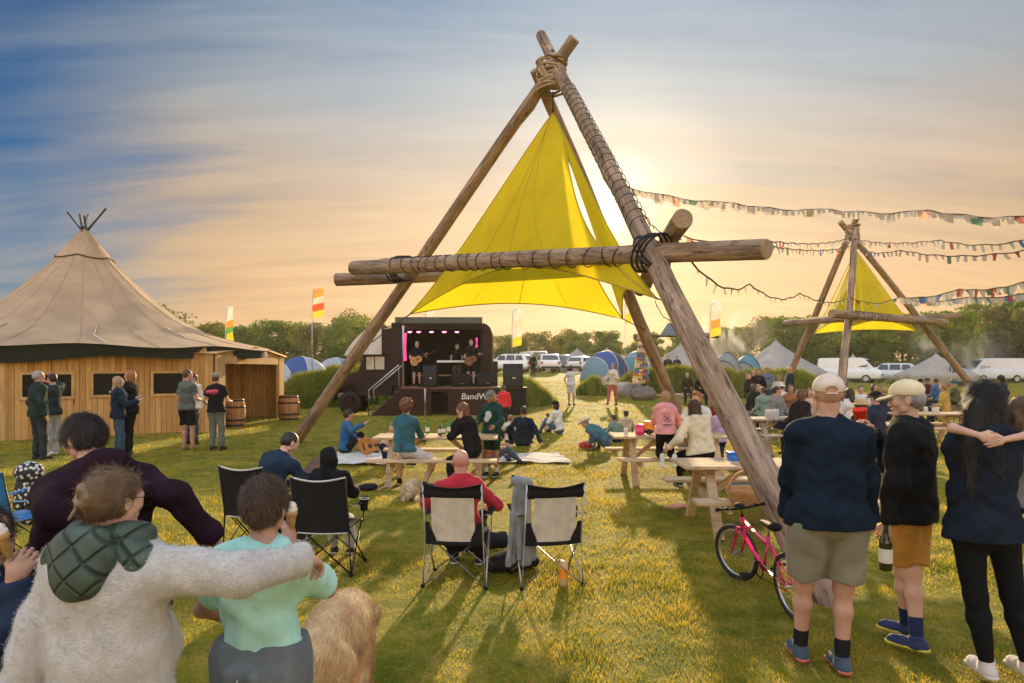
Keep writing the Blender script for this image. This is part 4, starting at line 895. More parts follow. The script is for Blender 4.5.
    mb = MB(); mb.box((-Lh-.012, 0, .7), (.02, .5, .11)); mb.box((Lh-.0, 0, .5), (.02, .5, .11)); mb.build('number_plate', M_plate, r)
    mb = MB(); mb.box((Lh-.03, 0, .62), (.06, 1.1, .16)); mb.box((-Lh+.0, 0, .45), (.08, 1.6, .16)); mb.build('grille', M_black, r)
    return r
car(547, 62, R(95), (.78, .78, .76), 'white estate car seen from behind, nearest on the track', 'suv', 'white'); car(531, 72, R(110), (.75, .74, .72), 'white van behind the man in black by the track', 'van', 'white')
car(562, 68, R(80), (.07, .09, .09), 'dark grey car next to the white estate car on the track', 'suv', 'dark'); car(508, 62, R(160), (.75, .75, .74), 'white car half hidden by the stage loudspeaker', 'suv', 'white')
car(583, 66, R(60), (.7, .7, .7), 'white car half hidden behind the blue dome tent', 'hatch', 'white')
car(851, 58, R(-40), (.78, .79, .78), 'white van facing left of the silver car', 'van', 'white'); car(888, 57, R(150), (.60, .61, .62), 'silver estate car beside the white van', 'suv', 'silver')
car(893, 68, R(170), (.30, .32, .33), 'grey car behind the silver estate car', 'suv', 'grey'); car(868, 72, R(10), (.05, .06, .06), 'dark car in the back row between white van and bell tent', 'hatch', 'dark')
car(993, 58, R(178), (.60, .63, .66), 'long pale van behind the beige bell tent on the right', 'van', 'pale'); car(1036, 60, R(182), (.30, .33, .35), 'grey van at the right edge of the field', 'van', 'greyvan')
car(355, 62, R(20), (.7, .7, .7), 'pale car far behind the lorry cab', 'hatch', 'white')
# ------------------------------------------------------------ stones, gateway shelter, low bench
M_stone = pmat('pale_granite', (.36, .34, .31), .9, .3, 3, .9, 14, bdist=.05); M_stone2 = pmat('brown_granite', (.17, .13, .10), .9, .3, 3, .9, 14, bdist=.05)
def rock(px, Y, sx_, sy_, sz_, mat, label, seed):
    r = np.random.default_rng(seed); import bmesh; bm = bmesh.new(); bmesh.ops.create_icosphere(bm, subdivisions=4, radius=1)
    ax = r.normal(0, 1, (9, 3)); ax /= np.linalg.norm(ax, axis=1)[:, None]; lim = r.uniform(.55, .9, 9)
    for v in bm.verts:
        p = np.array(v.co)
        for a, l in zip(ax, lim):
            d = p@a
            if d > l: p = p-a*(d-l)*.9
        p = p*(1+.05*math.sin(p[0]*7+seed)*math.sin(p[1]*6)); v.co = Vector((p[0]*sx_, p[1]*sy_, p[2]*sz_+sz_*.6))
    me = bpy.data.meshes.new('boulder'); bm.to_mesh(me); bm.free(); me.materials.append(mat); o = bpy.data.objects.new('boulder', me); COL.objects.link(o); o.location = GG_(px, Y); return tag(o, label, 'boulder')
rock(626, 35.5, .62, .5, .55, M_stone, 'pale slanted boulder in front of the grass bank', 4); rock(643, 33.5, .66, .6, .48, M_stone2, 'dark brown boulder at the foot of the bunting wrapped post', 9)
sh = empty('timber_gateway', G(675, 35.5), 0, 'timber gateway with grey peaked roof seen between the big tripod logs', 'gateway'); shb = Vector(sh.location)
def rel(px, py, Y): return P(px, py, Y)-shb
mb = MB(); mb.tube([rel(644, 403, 35), rel(643, 333, 35)], .13, 8); mb.build('post', M_log, sh); mb = MB(); mb.tube([rel(708, 403, 36), rel(708, 333, 36)], .14, 8); mb.build('post', M_log, sh)
mb = MB(); mb.tube([rel(634, 336, 35.3), rel(718, 336, 35.6)], .12, 8); mb.build('beam', M_log, sh)
M_slate = pmat('slate_roof', (.12, .13, .14), .8, .2, 6, .4, 20)
mb = MB(); mb.add([rel(660, 335, 35), rel(694, 335, 35), rel(686, 323, 36.5), rel(668, 323, 36.5), rel(662, 335, 38.4), rel(694, 335, 38.4)], [(0, 1, 2, 3), (4, 5, 2, 3), (1, 5, 2), (0, 3, 4)]); mb.build('roof', M_slate, sh)
mb = MB(); mb.box((0, 0, .44), (2.1, .45, .1)); mb.box((0, .02, .2), (1.9, .36, .4), mi=1); o = mb.build('low_wall_seat', [M_pine, M_stone2]); o.location = G(663, 35.2); tag(o, 'low dark seat with pale top beside the brown boulder', 'seat')
mb = MB(); mb.rbox((0, 0, .85), (.5, .4, 1.8), .08); o = mb.build('standing_stone', [M_stone2]); o.location = G(707, 34.2); tag(o, 'upright grey stone post next to the seated couple in black', 'stone post')
# ------------------------------------------------------------ organic surfaces: smooth fields turned into one mesh
def V3(*a): return np.array(a, float)
def unit(v):
    v = np.asarray(v, float); n = np.linalg.norm(v); return v/n if n > 1e-9 else np.array([0, 0, 1.0])
class Field:
    def __init__(s): s.p = []
    def cone(s, a, b, ra, rb, k=.02, sq=None, ax=None, flat=False):       # tapered capsule; sq/ax flatten it along an axis, flat cuts the far end square
        s.p.append(('c', np.array(a, float), np.array(b, float), ra, rb, k, sq, None if ax is None else unit(ax), flat)); return s
    def ell(s, c, r, k=.02, rot=None):
        s.p.append(('e', np.array(c, float), np.array(r, float), k, rot)); return s
    def cut(s, p, n, k=.004): s.p.append(('x', np.array(p, float), unit(n), k)); return s      # removes the side n points to
    def minus(s, c, r, rot=None, k=.005): s.p.append(('m', np.array(c, float), np.array(r, float), k, rot)); return s
    def noise(s, amp, freq, dirs=None, ph=0.0): s.p.append(('n', amp, np.array(freq, float)*np.ones(3), ph)); return s
    def bounds(s):
        lo = np.full(3, 1e9); hi = -lo
        for q in s.p:
            if q[0] == 'c':
                r = max(q[3], q[4])
                lo = np.minimum(lo, np.minimum(q[1], q[2])-r); hi = np.maximum(hi, np.maximum(q[1], q[2])+r)
            elif q[0] == 'e': r = q[2].max() if q[4] is not None else q[2]; lo = np.minimum(lo, q[1]-r); hi = np.maximum(hi, q[1]+r)
        return lo, hi
    def mesh(s, h):
        lo, hi = s.bounds(); lo = lo-4*h; hi = hi+4*h; n = np.ceil((hi-lo)/h).astype(int)+1
        ax = [lo[i]+h*np.arange(n[i]) for i in range(3)]; Fd = np.full(n, .3)
        def sub(l, u):
            i0 = np.clip(np.floor((l-lo)/h).astype(int), 0, n); i1 = np.clip(np.ceil((u-lo)/h).astype(int)+1, 0, n)
            return tuple(slice(a, b) for a, b in zip(i0, i1))
        def co(sl): return ax[0][sl[0]][:, None, None], ax[1][sl[1]][None, :, None], ax[2][sl[2]][None, None, :]
        for q in s.p:
            if q[0] == 'c':
                _, a, b, ra, rb, k, sq, u, flat = q; m = max(ra, rb)+k+2*h; sl = sub(np.minimum(a, b)-m, np.maximum(a, b)+m); X, Y, Z = co(sl)
                d = b-a; L2 = max(d@d, 1e-12); px, py, pz = X-a[0], Y-a[1], Z-a[2]; t0_ = (px*d[0]+py*d[1]+pz*d[2])/L2; t = np.clip(t0_, 0, 1)
                ox, oy, oz = px-t*d[0], py-t*d[1], pz-t*d[2]
                if sq: w_ = (ox*u[0]+oy*u[1]+oz*u[2])*(1/sq-1); ox = ox+w_*u[0]; oy = oy+w_*u[1]; oz = oz+w_*u[2]
                D_ = np.sqrt(ox*ox+oy*oy+oz*oz)-(ra+(rb-ra)*t)
                if sq: D_ = D_*min(1, (sq+1)/2)
                if flat: D_ = np.maximum(D_, (t0_-1)*math.sqrt(L2))
            elif q[0] in 'em':
                _, c, r, k, M = q; m = (r.max() if M is not None else r)+k+2*h; sl = sub(c-m, c+m); X, Y, Z = co(sl); px, py, pz = X-c[0], Y-c[1], Z-c[2]
                if M is not None: px, py, pz = (M[0][i]*px+M[1][i]*py+M[2][i]*pz for i in range(3))
                qn = np.sqrt((px/r[0])**2+(py/r[1])**2+(pz/r[2])**2); D_ = (qn-1)*r.min()*1.0
                gn = np.sqrt((px/r[0]**2)**2+(py/r[1]**2)**2+(pz/r[2]**2)**2); D_ = np.where(gn > 1e-6, qn*(qn-1)/np.maximum(gn, 1e-6), D_)
            elif q[0] == 'x':
                _, p, nn, k = q; X, Y, Z = co((slice(None),)*3); D_ = -( (X-p[0])*nn[0]+(Y-p[1])*nn[1]+(Z-p[2])*nn[2]); Fd = np.maximum(Fd, -D_); continue
            elif q[0] == 'n':
                _, amp, f, ph = q; X, Y, Z = co((slice(None),)*3)
                Fd = Fd+amp*(np.sin(X*f[0]+1.7*np.sin(Z*f[2]*.6+ph)+ph)*np.sin(Y*f[1]+ph*2+1.3*np.sin(X*f[0]*.7))+.8*np.sin(Z*f[2]+2.1*np.sin(X*f[0]*.53+ph)+1.7*np.sin(Y*f[1]*.47))); continue
            if D_.size == 0: continue
            cur = Fd[sl]
            if q[0] == 'm': Fd[sl] = np.maximum(cur, -D_); continue
            hh_ = np.clip(.5+.5*(cur-D_)/k, 0, 1); Fd[sl] = cur*(1-hh_)+D_*hh_-k*hh_*(1-hh_)
        return snets(Fd, lo, h)
def snets(Fd, lo, h):
    n = np.array(Fd.shape); ins = Fd < 0; c = n-1; acc = np.zeros(tuple(c)+(3,), np.float32); cnt = np.zeros(tuple(c), np.float32)
    edges = []
    for a in range(3):
        s0 = [slice(None)]*3; s1 = [slice(None)]*3; s0[a] = slice(0, -1); s1[a] = slice(1, None)
        A, B = Fd[tuple(s0)], Fd[tuple(s1)]; cr = ins[tuple(s0)] != ins[tuple(s1)]; t = np.where(cr, A/np.where(cr, A-B, 1), 0)
        o = [i for i in range(3) if i != a]; edges.append((a, o, cr, ins[tuple(s0)]))
        for d1 in (0, 1):
            for d2 in (0, 1):
                sl = [slice(None)]*3; sl[o[0]] = slice(d1, d1+c[o[0]]); sl[o[1]] = slice(d2, d2+c[o[1]]); sl = tuple(sl)
                crs = cr[sl]; acc[..., a] += np.where(crs, t[sl], 0); acc[..., o[0]] += crs*d1; acc[..., o[1]] += crs*d2; cnt += crs
    m = cnt > 0; idx = np.full(tuple(c), -1, np.int32); idx[m] = np.arange(m.sum()); ijk = np.argwhere(m)
    V = lo+h*(ijk+acc[m]/cnt[m][:, None]); Q = []
    for a, o, cr, inside in edges:
        e = np.argwhere(cr); e = e[(e[:, o[0]] > 0) & (e[:, o[1]] > 0) & (e[:, o[0]] < c[o[0]]) & (e[:, o[1]] < c[o[1]])]
        if len(e) == 0: continue
        def at(d1, d2):
            q = e.copy(); q[:, o[0]] -= d1; q[:, o[1]] -= d2; return idx[q[:, 0], q[:, 1], q[:, 2]]
        q = np.stack([at(1, 1), at(0, 1), at(0, 0), at(1, 0)], -1); fl = inside[e[:, 0], e[:, 1], e[:, 2]]
        if a == 1: fl = ~fl
        q[~fl] = q[~fl][:, ::-1]; Q.append(q)
    Q = np.concatenate(Q) if Q else np.zeros((0, 4), int); Q = Q[(Q >= 0).all(1)]
    return V, Q
def two_bone(a, b, l1, l2, pole):
    """middle joint between a and b"""
    a = np.array(a, float); b = np.array(b, float); d = b-a; L = np.linalg.norm(d); L_ = min(max(L, abs(l1-l2)+1e-3), (l1+l2)*.999)
    u = d/max(L, 1e-9); b2 = a+u*L_; x = (l1*l1-l2*l2+L_*L_)/(2*L_); hgt = math.sqrt(max(0, l1*l1-x*x)); p = np.array(pole, float); p = p-u*(p@u); p = unit(p) if np.linalg.norm(p) > 1e-6 else unit(np.cross(u, V3(0.3, .2, 1)))
    return a+u*x+p*hgt, b2
def rotz(a): c, s = math.cos(a), math.sin(a); return np.array([[c, -s, 0], [s, c, 0], [0, 0, 1]])
def rotx(a): c, s = math.cos(a), math.sin(a); return np.array([[1, 0, 0], [0, c, -s], [0, s, c]])
def roty(a): c, s = math.cos(a), math.sin(a); return np.array([[c, 0, s], [0, 1, 0], [-s, 0, c]])
SKIN = {}
def skin_mat(name, col):
    if name in SKIN: return SKIN[name]
    m = pmat('skin_'+name, col, .55, .10, 14, .12, 180, spec=.35, bdist=.002); 
    bs = [n for n in m.node_tree.nodes if n.type == 'BSDF_PRINCIPLED'][0]; bs.inputs['Subsurface Weight'].default_value = .12; bs.inputs['Subsurface Radius'].default_value = (.6, .25, .12); bs.inputs['Subsurface Scale'].default_value = .02
    SKIN[name] = m; return m
SK = dict(fair=(.56, .34, .25), mid=(.46, .26, .18), tan=(.40, .215, .14), red=(.52, .26, .19))
HC = dict(black=(.016, .013, .012), dark=(.028, .019, .014), brown=(.075, .042, .022), ginger=(.30, .12, .04), blond=(.33, .22, .11), grey=(.30, .28, .26), mousy=(.22, .145, .085), auburn=(.14, .055, .025))
def hair_mat(c): return pmat('hair_'+c, HC[c], .55, .35, 30, .5, 160, spec=.4, stretch=(1, 1, .3), bdist=.004)
M_eye = pmat('eye_dark', (.02, .015, .012), .2, .05, 5, 0, 10); M_lip = pmat('lips', (.40, .20, .16), .5, .1, 8, 0, 10); M_sole = pmat('shoe_sole', (.55, .53, .50), .7, .15, 10, .2, 60)
def strands(V, Nrm, n, length, flow, droop, width, seed=0, curl=0.0, segs=3):
    """thin tapering ribbons rooted on surface points V with normals Nrm; flow(p) gives the lie of the hair"""
    r = np.random.default_rng(seed); i = r.integers(0, len(V), n); P_ = V[i]+r.normal(0, .003, (n, 3)); Nn = Nrm[i]
    fl = flow(P_); fl = fl-Nn*(fl*Nn).sum(1)[:, None]*.8; fl /= np.linalg.norm(fl, axis=1)[:, None]+1e-9
    fl = fl+r.normal(0, .16+curl, (n, 3)); L = length*r.uniform(.5, 1.2, n); d = fl*.9+Nn*.28; pts = [P_]; cur = P_.copy()
    for k in range(segs):
        d = d/np.linalg.norm(d, axis=1)[:, None]; cur = cur+d*(L/segs)[:, None]; pts.append(cur.copy()); d = d+np.array([0, 0, -droop])+r.normal(0, curl*.8+.04, (n, 3))-Nn*.14
    sd = np.cross(fl, Nn); sd /= np.linalg.norm(sd, axis=1)[:, None]+1e-9; A = []
    for k, p in enumerate(pts):
        w_ = width*(1-.8*k/segs); A += [p-sd*w_/2, p+sd*w_/2]
    Vv = np.stack(A, 1).reshape(-1, 3); b = (np.arange(n)*2*(segs+1))[:, None]
    Q = np.concatenate([b+np.array([[2*k, 2*k+1, 2*k+3, 2*k+2]]) for k in range(segs)]); return Vv, Q
def vnormals(V, Q):
    a, b, c, d = (V[Q[:, i]] for i in range(4)); fn = np.cross(c-a, d-b); N_ = np.zeros_like(V)
    for i in range(4): np.add.at(N_, Q[:, i], fn)
    return N_/(np.linalg.norm(N_, axis=1)[:, None]+1e-12)
def head_fields(HS, female=False):
    """head in its own frame: origin at the head centre (mid skull), face to +Y; HS = head height"""
    s = HS/.23; f = Field()
    f.ell((0, -.012*s, .028*s), (.074*s, .094*s, .088*s), .02)
    f.cone((0, .030*s, -.02*s), (0, .052*s, -.082*s), .058*s, .028*s, .03, .9, (1, 0, 0))             # face and jaw
    f.cone((-.038*s, .012*s, -.058*s), (.038*s, .012*s, -.058*s), .028*s, .028*s, .03)
    f.ell((0, .072*s, .018*s), (.05*s, .018*s, .014*s), .02)                                            # brow
    f.cone((0, .084*s, .004*s), (0, .099*s, -.028*s), .0075*s, .0115*s, .012)                            # nose
    for q in (-1, 1): f.ell((q*.012*s, .094*s, -.031*s), (.008*s, .009*s, .007*s), .008); f.ell((q*.034*s, .058*s, -.02*s), (.022*s, .022*s, .02*s), .02)
    f.ell((0, .083*s, -.054*s), (.022*s, .011*s, .0055*s), .006); f.ell((0, .081*s, -.064*s), (.019*s, .011*s, .006*s), .006)
    f.ell((0, .072*s, -.088*s), (.018*s, .016*s, .014*s), .016)
    for q in (-1, 1):
        f.minus((q*.031*s, .094*s, .0*s), (.017*s, .014*s, .010*s)); f.ell((q*.031*s, .076*s, .0), (.0125*s, .0115*s, .0125*s), .003)
        f.ell((q*.077*s, -.008*s, -.006*s), (.0075*s, .017*s, .03*s), .006, rotx(.2)); f.minus((q*.086*s, -.002*s, -.002*s), (.006*s, .009*s, .016*s))
    return f
def xform_field(f, M, o):
    g = Field()
    for q in f.p:
        if q[0] == 'c': g.p.append(('c', M@q[1]+o, M@q[2]+o, q[3], q[4], q[5], q[6], None if q[7] is None else M@q[7], q[8]))
        elif q[0] in 'em': g.p.append((q[0], M@q[1]+o, q[2], q[3], M@(q[4] if q[4] is not None else np.eye(3))))
        elif q[0] == 'x': g.p.append(('x', M@q[1]+o, M@q[2], q[3]))
        else: g.p.append(q)
    return g
def hand_field(w, d, palm_n, s, curl=.5, thumb=1, spread=.1):
    """hand from wrist w along d; palm_n = direction the palm faces; curl in radians per joint"""
    f = Field(); d = unit(d); n = np.array(palm_n, float); n = unit(n-d*(n@d)); x = np.cross(d, n)*thumb; s = s/.185
    f.cone(w, w+d*.03*s, .024*s, .027*s, .02, .75, n)
    f.cone(w+d*.035*s+x*.014*s, w+d*.082*s+x*.022*s, .021*s, .019*s, .02, .7, n); f.cone(w+d*.035*s-x*.014*s, w+d*.078*s-x*.022*s, .021*s, .018*s, .02, .7, n)
    for i, (off, l, r_) in enumerate(((.031, .075, .0092), (.0105, .083, .0095), (-.0105, .077, .0092), (-.030, .060, .008))):
        p = w+d*(.090-.006*(abs(i-1.3)))*s+x*off*s; dd = unit(d+x*(1.4-i)*spread*.6); r_ *= s
        for k, fr in enumerate((.46, .31, .25)):
            a = curl*(.75 if k == 0 else 1.1); c_, s_ = math.cos(a), math.sin(a); nn = unit(n-dd*(n@dd)) if k == 0 else nn
            d2 = dd*c_+nn*s_; nn = nn*c_-dd*s_; q = p+d2*l*fr*s; f.cone(p, q, r_*(1-.06*k), r_*(.94-.08*k), .004); p = q; dd = d2
    p = w+d*.03*s+x*.022*s; q = p+unit(d*.55+x*.75+n*.35)*.036*s; r2 = q+unit(d*.85+x*.15+n*(.35+curl*.6))*.032*s; e = r2+unit(d*.8-x*.1+n*(.4+curl*.7))*.026*s
    f.cone(p, q, .016*s, .0125*s, .012); f.cone(q, r2, .0122*s, .0105*s, .006); f.cone(r2, e, .0105*s, .0085*s, .004); return f
def join(parts):
    Vs, Qs, o = [], [], 0
    for V, Q in parts: Vs.append(V); Qs.append(Q+o); o += len(V)
    return np.concatenate(Vs), np.concatenate(Qs)
NPEOPLE = 0
def person(px=None, Y=None, label='', face=0.0, H=1.75, pos=None, build=1.0, female=False, pose='stand', skin='fair', hair='dark', style='short',
           top=('tee', 'navy', (.02, .03, .07)), bottom=('trousers', 'dark', (.03, .03, .035)), shoe=((.03, .03, .03), None), hat=None, group=None,
           lean=0.0, side=0.0, twist=0.0, pelvis=None, hands=None, feet=None, head=(0, 0, 0), h=None, zbase=0.0, elbow=None, knee=None,
           handpose=None, seat=.45, socks=None, belly=0.0, strandn=0, cat='person', extra=None, name='person', wh=None, wf=None, we=None, fold=1.0, headscale=1.0, armscale=1.0, cloth_noise=None, hood=None, nohands=False):
    """face: yaw of the facing direction, 0 = away from the camera (+Y), 180 = towards it. Local frame: +Y forward, +X the person's right"""
    global NPEOPLE
    NPEOPLE += 1; seed = NPEOPLE; rs = random.Random(seed*7+1)
    if pos is None: pos = G(px, Y)
    Yd = pos[1]; h = h or min(.024, max(.0085, Yd*.0013)); S = H/1.75; B = build; child = H < 1.35
    hw = (.160 if not female else .143)*S*(.5+.5*B); hipw = (.085 if not female else .088)*S*B
    # skeleton
    if pose == 'stand': pz = .53*H; pel = V3(0, 0, pz)
    elif pose == 'sit': pel = V3(0, 0, seat+.10*S)
    elif pose == 'ground': pel = V3(0, 0, .11*S)
    elif pose == 'kneel': pel = V3(0, 0, .42*S)
    if pelvis is not None: pel = np.array(pelvis, float)
    up = unit(V3(math.sin(R(side)), math.sin(R(lean)), math.cos(R(lean)))); Rt = rotz(R(twist)); right = Rt@V3(1, 0, 0); right = unit(right-up*(right@up)); fwd = np.cross(up, right)
    waist = pel+unit(V3(0, math.sin(R(lean*.5)), math.cos(R(lean*.5))))*.12*H; chest = waist+up*.12*H; sh = pel+unit(V3(math.sin(R(side))*.9, math.sin(R(lean*.85)), math.cos(R(lean*.85))))*.283*H
    neck = sh+up*.03*H; HS = .132*H*headscale*(1.12 if child else 1.0)
    yaw, pitch, roll = head; Mh = rotz(R(-yaw))@rotx(R(-pitch))@roty(R(roll)); hup = Mh@V3(0, 0, 1); hc = neck+unit(up*.55+hup*.45)*(.038*H)+hup*.40*HS+ (Mh@V3(0, .012*S, 0))
    sL, sR = sh-right*hw-up*.014*H, sh+right*hw-up*.014*H; hipL, hipR = pel+V3(-hipw, 0, 0), pel+V3(hipw, 0, 0)
    _zb = zbase if len(pos) < 3 or pos[2] == 0 else pos[2]; _w = lambda q: np.array(Matrix.Rotation(-R(face), 3, 'Z')@(Vector(q)-Vector((pos[0], pos[1], _zb))))
    la, fa = .168*H*armscale, .148*H*armscale; lt, lsn = .245*H, .235*H
    if hands is None:
        hands = {'stand': ((-.24*S, .04*S, .50*H), (.24*S, .04*S, .50*H)), 'sit': ((-.14*S, .32*S, pel[2]+.14*S), (.14*S, .32*S, pel[2]+.14*S)), 'ground': ((-.2*S, .42*S, .38*S), (.2*S, .42*S, .38*S)), 'kneel': ((-.15, .3, .7), (.15, .3, .7))}[pose]
    if feet is None:
        feet = {'stand': ((-.10*S, .0, 0), (.11*S, .05*S, 0)), 'sit': ((-.13*S, .44*S, 0), (.13*S, .42*S, 0)), 'ground': ((-.22*S, .50*S, 0), (.22*S, .48*S, 0)), 'kneel': ((-.1, -.35, .05), (.1, -.35, .05))}[pose]
    if wh: hands = [hands[i_] if wh[i_] is None else _w(wh[i_]) for i_ in (0, 1)]
    if wf: feet = [feet[i_] if wf[i_] is None else _w(wf[i_]) for i_ in (0, 1)]
    ank = [np.array(f_, float)+V3(0, 0, .065*S) for f_ in feet]
    kp = knee or {'stand': ((0, 1, .05), (0, 1, .05)), 'sit': ((-.1, .5, 1), (.1, .5, 1)), 'ground': ((-.5, .3, 1), (.5, .3, 1)), 'kneel': ((0, 1, -.2), (0, 1, -.2))}[pose]
    el = elbow or ((-.5, -.7, -.5), (.5, -.7, -.5))
    eL, wL = two_bone(sL, hands[0], la, fa, el[0]); eR, wR = two_bone(sR, hands[1], la, fa, el[1])
    if we:
        eL = eL if we[0] is None else _w(we[0]); eR = eR if we[1] is None else _w(we[1])
        if wh[0] is not None: wL = hands[0]
        if wh[1] is not None: wR = hands[1]
    kL, aL = two_bone(hipL, ank[0], lt, lsn, kp[0]); kR, aR = two_bone(hipR, ank[1], lt, lsn, kp[1])
    fdir = []
    for k_, a_, hp in ((kL, aL, hipL), (kR, aR, hipR)):
        d_ = (k_-hp)[:2] if pose != 'stand' else np.array([0, 1.0]); d_ = V3(d_[0], d_[1], 0); fdir.append(unit(d_) if pose != 'kneel' else V3(0, -.3, -.95))
    bl = belly
    f = Field(); rS = S*(.5+.5*B)
    def torso(f, g=0.0, hem=None):
        f.cone(hipL*.6+pel*.4, hipR*.6+pel*.4, .105*S*B+g, .105*S*B+g, .05, .88, fwd)
        f.cone(pel+up*.02, waist, .118*S*B+g, (.108 if female else .118)*S*B+g+bl*.3, .06, .78, fwd)
        f.cone(waist, chest, (.105 if female else .122)*S*B+g, .135*rS+g, .06, .76, fwd)
        f.cone(chest-right*.045*S, chest+right*.045*S, .104*rS+g, .104*rS+g, .06, .88, fwd)
        f.cone(sL*.88+sh*.12, sR*.88+sh*.12, .052*rS+g*.8, .052*rS+g*.8, .06)
        for q_ in (sL, sR): f.cone(neck, q_, .038*rS+g*.5, .044*rS+g*.5, .05)
        f.cone(chest, sh+up*.01, .10*rS+g*.5, .058*rS+g*.5, .06)
        if bl: f.ell(waist+fwd*.07*S-up*.02, (.13*S*B+g, .12*S+bl+g, .14*S), .05)
        if female and not child:
            for q in (-1, 1): f.ell(chest+right*q*.06*S+fwd*.085*S-up*.01, (.052*S+g, .05*S+g, .052*S+g), .03)
    def arm(f, sp, ep, wp, g=0.0, to=1.0, gw=None):
        gw = g if gw is None else gw
        f.cone(sp, ep, .047*rS+g, .037*rS+g, .03)
        if to > 0: q = ep+(wp-ep)*to; f.cone(ep, q, .036*rS+g, (.036-.011*to)*rS+gw, .02, flat=g > 0); (g > .005) and f.cone(ep+(q-ep)*.86, q, .0265*rS+gw+.006, .0255*rS+gw+.005, .004, flat=True)
    def leg(f, hp, kp_, ap, g=0.0, to=1.0, gw=None):
        gw = g if gw is None else gw
        f.cone(hp, kp_, .080*S*B+g, .052*S*(.5+.5*B)+g, .05)
        if to > 0:
            m = kp_+(ap-kp_)*min(.32, to); f.cone(kp_, m, .050*S+g, .053*S+g, .03)
            if to > .32: q = kp_+(ap-kp_)*to; f.cone(m, q, .053*S+g, .034*S+gw, .03, flat=g > 0)
    torso(f, -.010); ag_ = -.001 if top[0] in ('tee', 'vest') else -.007; arm(f, sL, eL, wL, ag_, gw=-.002); arm(f, sR, eR, wR, ag_, gw=-.002); leg(f, hipL, kL, aL, -.002); leg(f, hipR, kR, aR, -.002)
    f.cone(sh, hc-hup*.25*HS-(Mh@V3(0, .012, 0)), .056*rS, .050*rS, .03)
    for a_, d_ in ((aL, fdir[0]), (aR, fdir[1])): f.cone(a_-V3(0, 0, .03*S), a_+d_*.13*S-V3(0, 0, .035*S), .034*S, .026*S, .02)
    hf = head_fields(HS, female); hx = xform_field(hf, Mh, hc); parts = []
    near = h < .0145
    if not near: f.p += hx.p
    else: f.ell(hc, (HS*.25, HS*.3, HS*.33), .02)
    hp_ = handpose or ({}, {})
    if not near:
        for wp, ep in ((wL, eL), (wR, eR)): d_ = unit(wp-ep); f.cone(wp, wp+d_*.10*S, .027*S, .024*S, .02)
    parts.append(f.mesh(h))
    if near: parts.append(hx.mesh(min(h*.5, .0045) if Yd > 3 else .0036))
    if near and not nohands:
        for wp, ep, hpz, th in ((wL, eL, hp_[0], 1), (wR, eR, hp_[1], -1)):
            d_ = unit(np.array(hpz.get('d', wp-ep), float)); pn = hpz.get('n', (-th*-1.0, .2, 0) if False else (1.0*th, .3, .0)); parts.append(hand_field(wp-d_*.01, d_, pn, .185*S*(1.05 if not female else .95), hpz.get('curl', .45), hpz.get('th', -th), hpz.get('sp', .1)).mesh(.0036 if Yd < 5 else .005))
    Vb, Qb = join(parts)
    rz = R(-face) if False else R(face); loc = Vector((pos[0], pos[1], zbase if len(pos) < 3 or pos[2] == 0 else pos[2]))
    fc = Vb[Qb].mean(1); lc = (fc-hc)@Mh; s_ = HS/.23; mi = np.zeros(len(Qb), int)
    if near:
        for q in (-1, 1): mi[((lc[:, 0]-q*.031*s_)**2+(lc[:, 1]-.080*s_)**2*.3+(lc[:, 2])**2*1.5 < (.0068*s_)**2)] = 1
        mi[(np.abs(lc[:, 0]) < .021*s_) & (np.abs(lc[:, 2]+.059*s_) < .0095*s_) & (lc[:, 1] > .082*s_)] = 2
        br = (np.abs(lc[:, 2]-.024*s_-.004*s_*np.cos(lc[:, 0]*60)) < .0045*s_) & (lc[:, 1] > .06*s_) & (np.abs(lc[:, 0]) > .013*s_) & (np.abs(lc[:, 0]) < .05*s_); mi[br] = 3
    root = npmesh(name, Vb, Qb, mats=[skin_mat(skin, SK[skin]), M_eye, M_lip, hair_mat(hair)], mi=mi)
    root.location = loc; root.rotation_euler = (0, 0, rz); tag(root, label, cat, group)
    def child_mesh(nm, fld, mat, hh=None, more=None):
        V, Q = fld.mesh(hh or h); 
        if more: V, Q = join([(V, Q)]+more)
        return npmesh(nm, V, Q, mats=[mat], parent=root)
    fa_ = .0062*fold*(1.35 if h < .0125 else 1 if h < .016 else 1.4)
    # tops
    kind, cname, ccol = top[:3]; tm = top[3] if len(top) > 3 else fab(cname, ccol); g = dict(tee=.015, long=.020, hoodie=.024, coat=.028, fleece=.03, shirt=.014, vest=.01)[kind]
    t = Field(); torso(t, g)
    hemz = pel-up*(.02*S if kind in ('tee', 'shirt', 'long') else .035*S)
    gb = .040; hd = (.055 if kind in ('tee', 'shirt', 'long') else .075)*S
    t.cone(hipL*.6+pel*.4-up*hd*.6, hipR*.6+pel*.4-up*hd*.6, .112*S*B+gb, .112*S*B+gb, .04, .88, fwd); t.cone(pel-up*hd, waist, .125*S*B+gb*.8, .118*S*B+g, .05, .82, fwd)
    for sp, ep, wp in ((sL, eL, wL), (sR, eR, wR)):
        if kind == 'tee': t.cone(sp, sp+(ep-sp)*.66, .050*rS+g, .050*rS+g*1.5, .035, flat=True)
        elif kind == 'vest': pass
        else: arm(t, sp, ep, wp, g, .97, g*.75)
    if kind in ('fleece', 'hoodie', 'coat') and build >= 1:
        t.cone(chest, pel-up*hd, .135*rS+g*.7, .140*S*B+g*.7, .05, .80, fwd)
    t.cone(sh-up*.01, sh+up*(.028 if kind != 'coat' else .045)*S, .062*rS+g*.6, .060*rS+g*.2, .02)
    if kind in ('hoodie',) or hood:
        bk = -fwd; t.ell(sh+bk*.075*S+up*.035*S, (.112*S+g*.3, .06*S+.012, .075*S), .03); t.cone(sh-right*.07*S+up*.03*S, sh+right*.07*S+up*.03*S, .045*S, .045*S, .03)
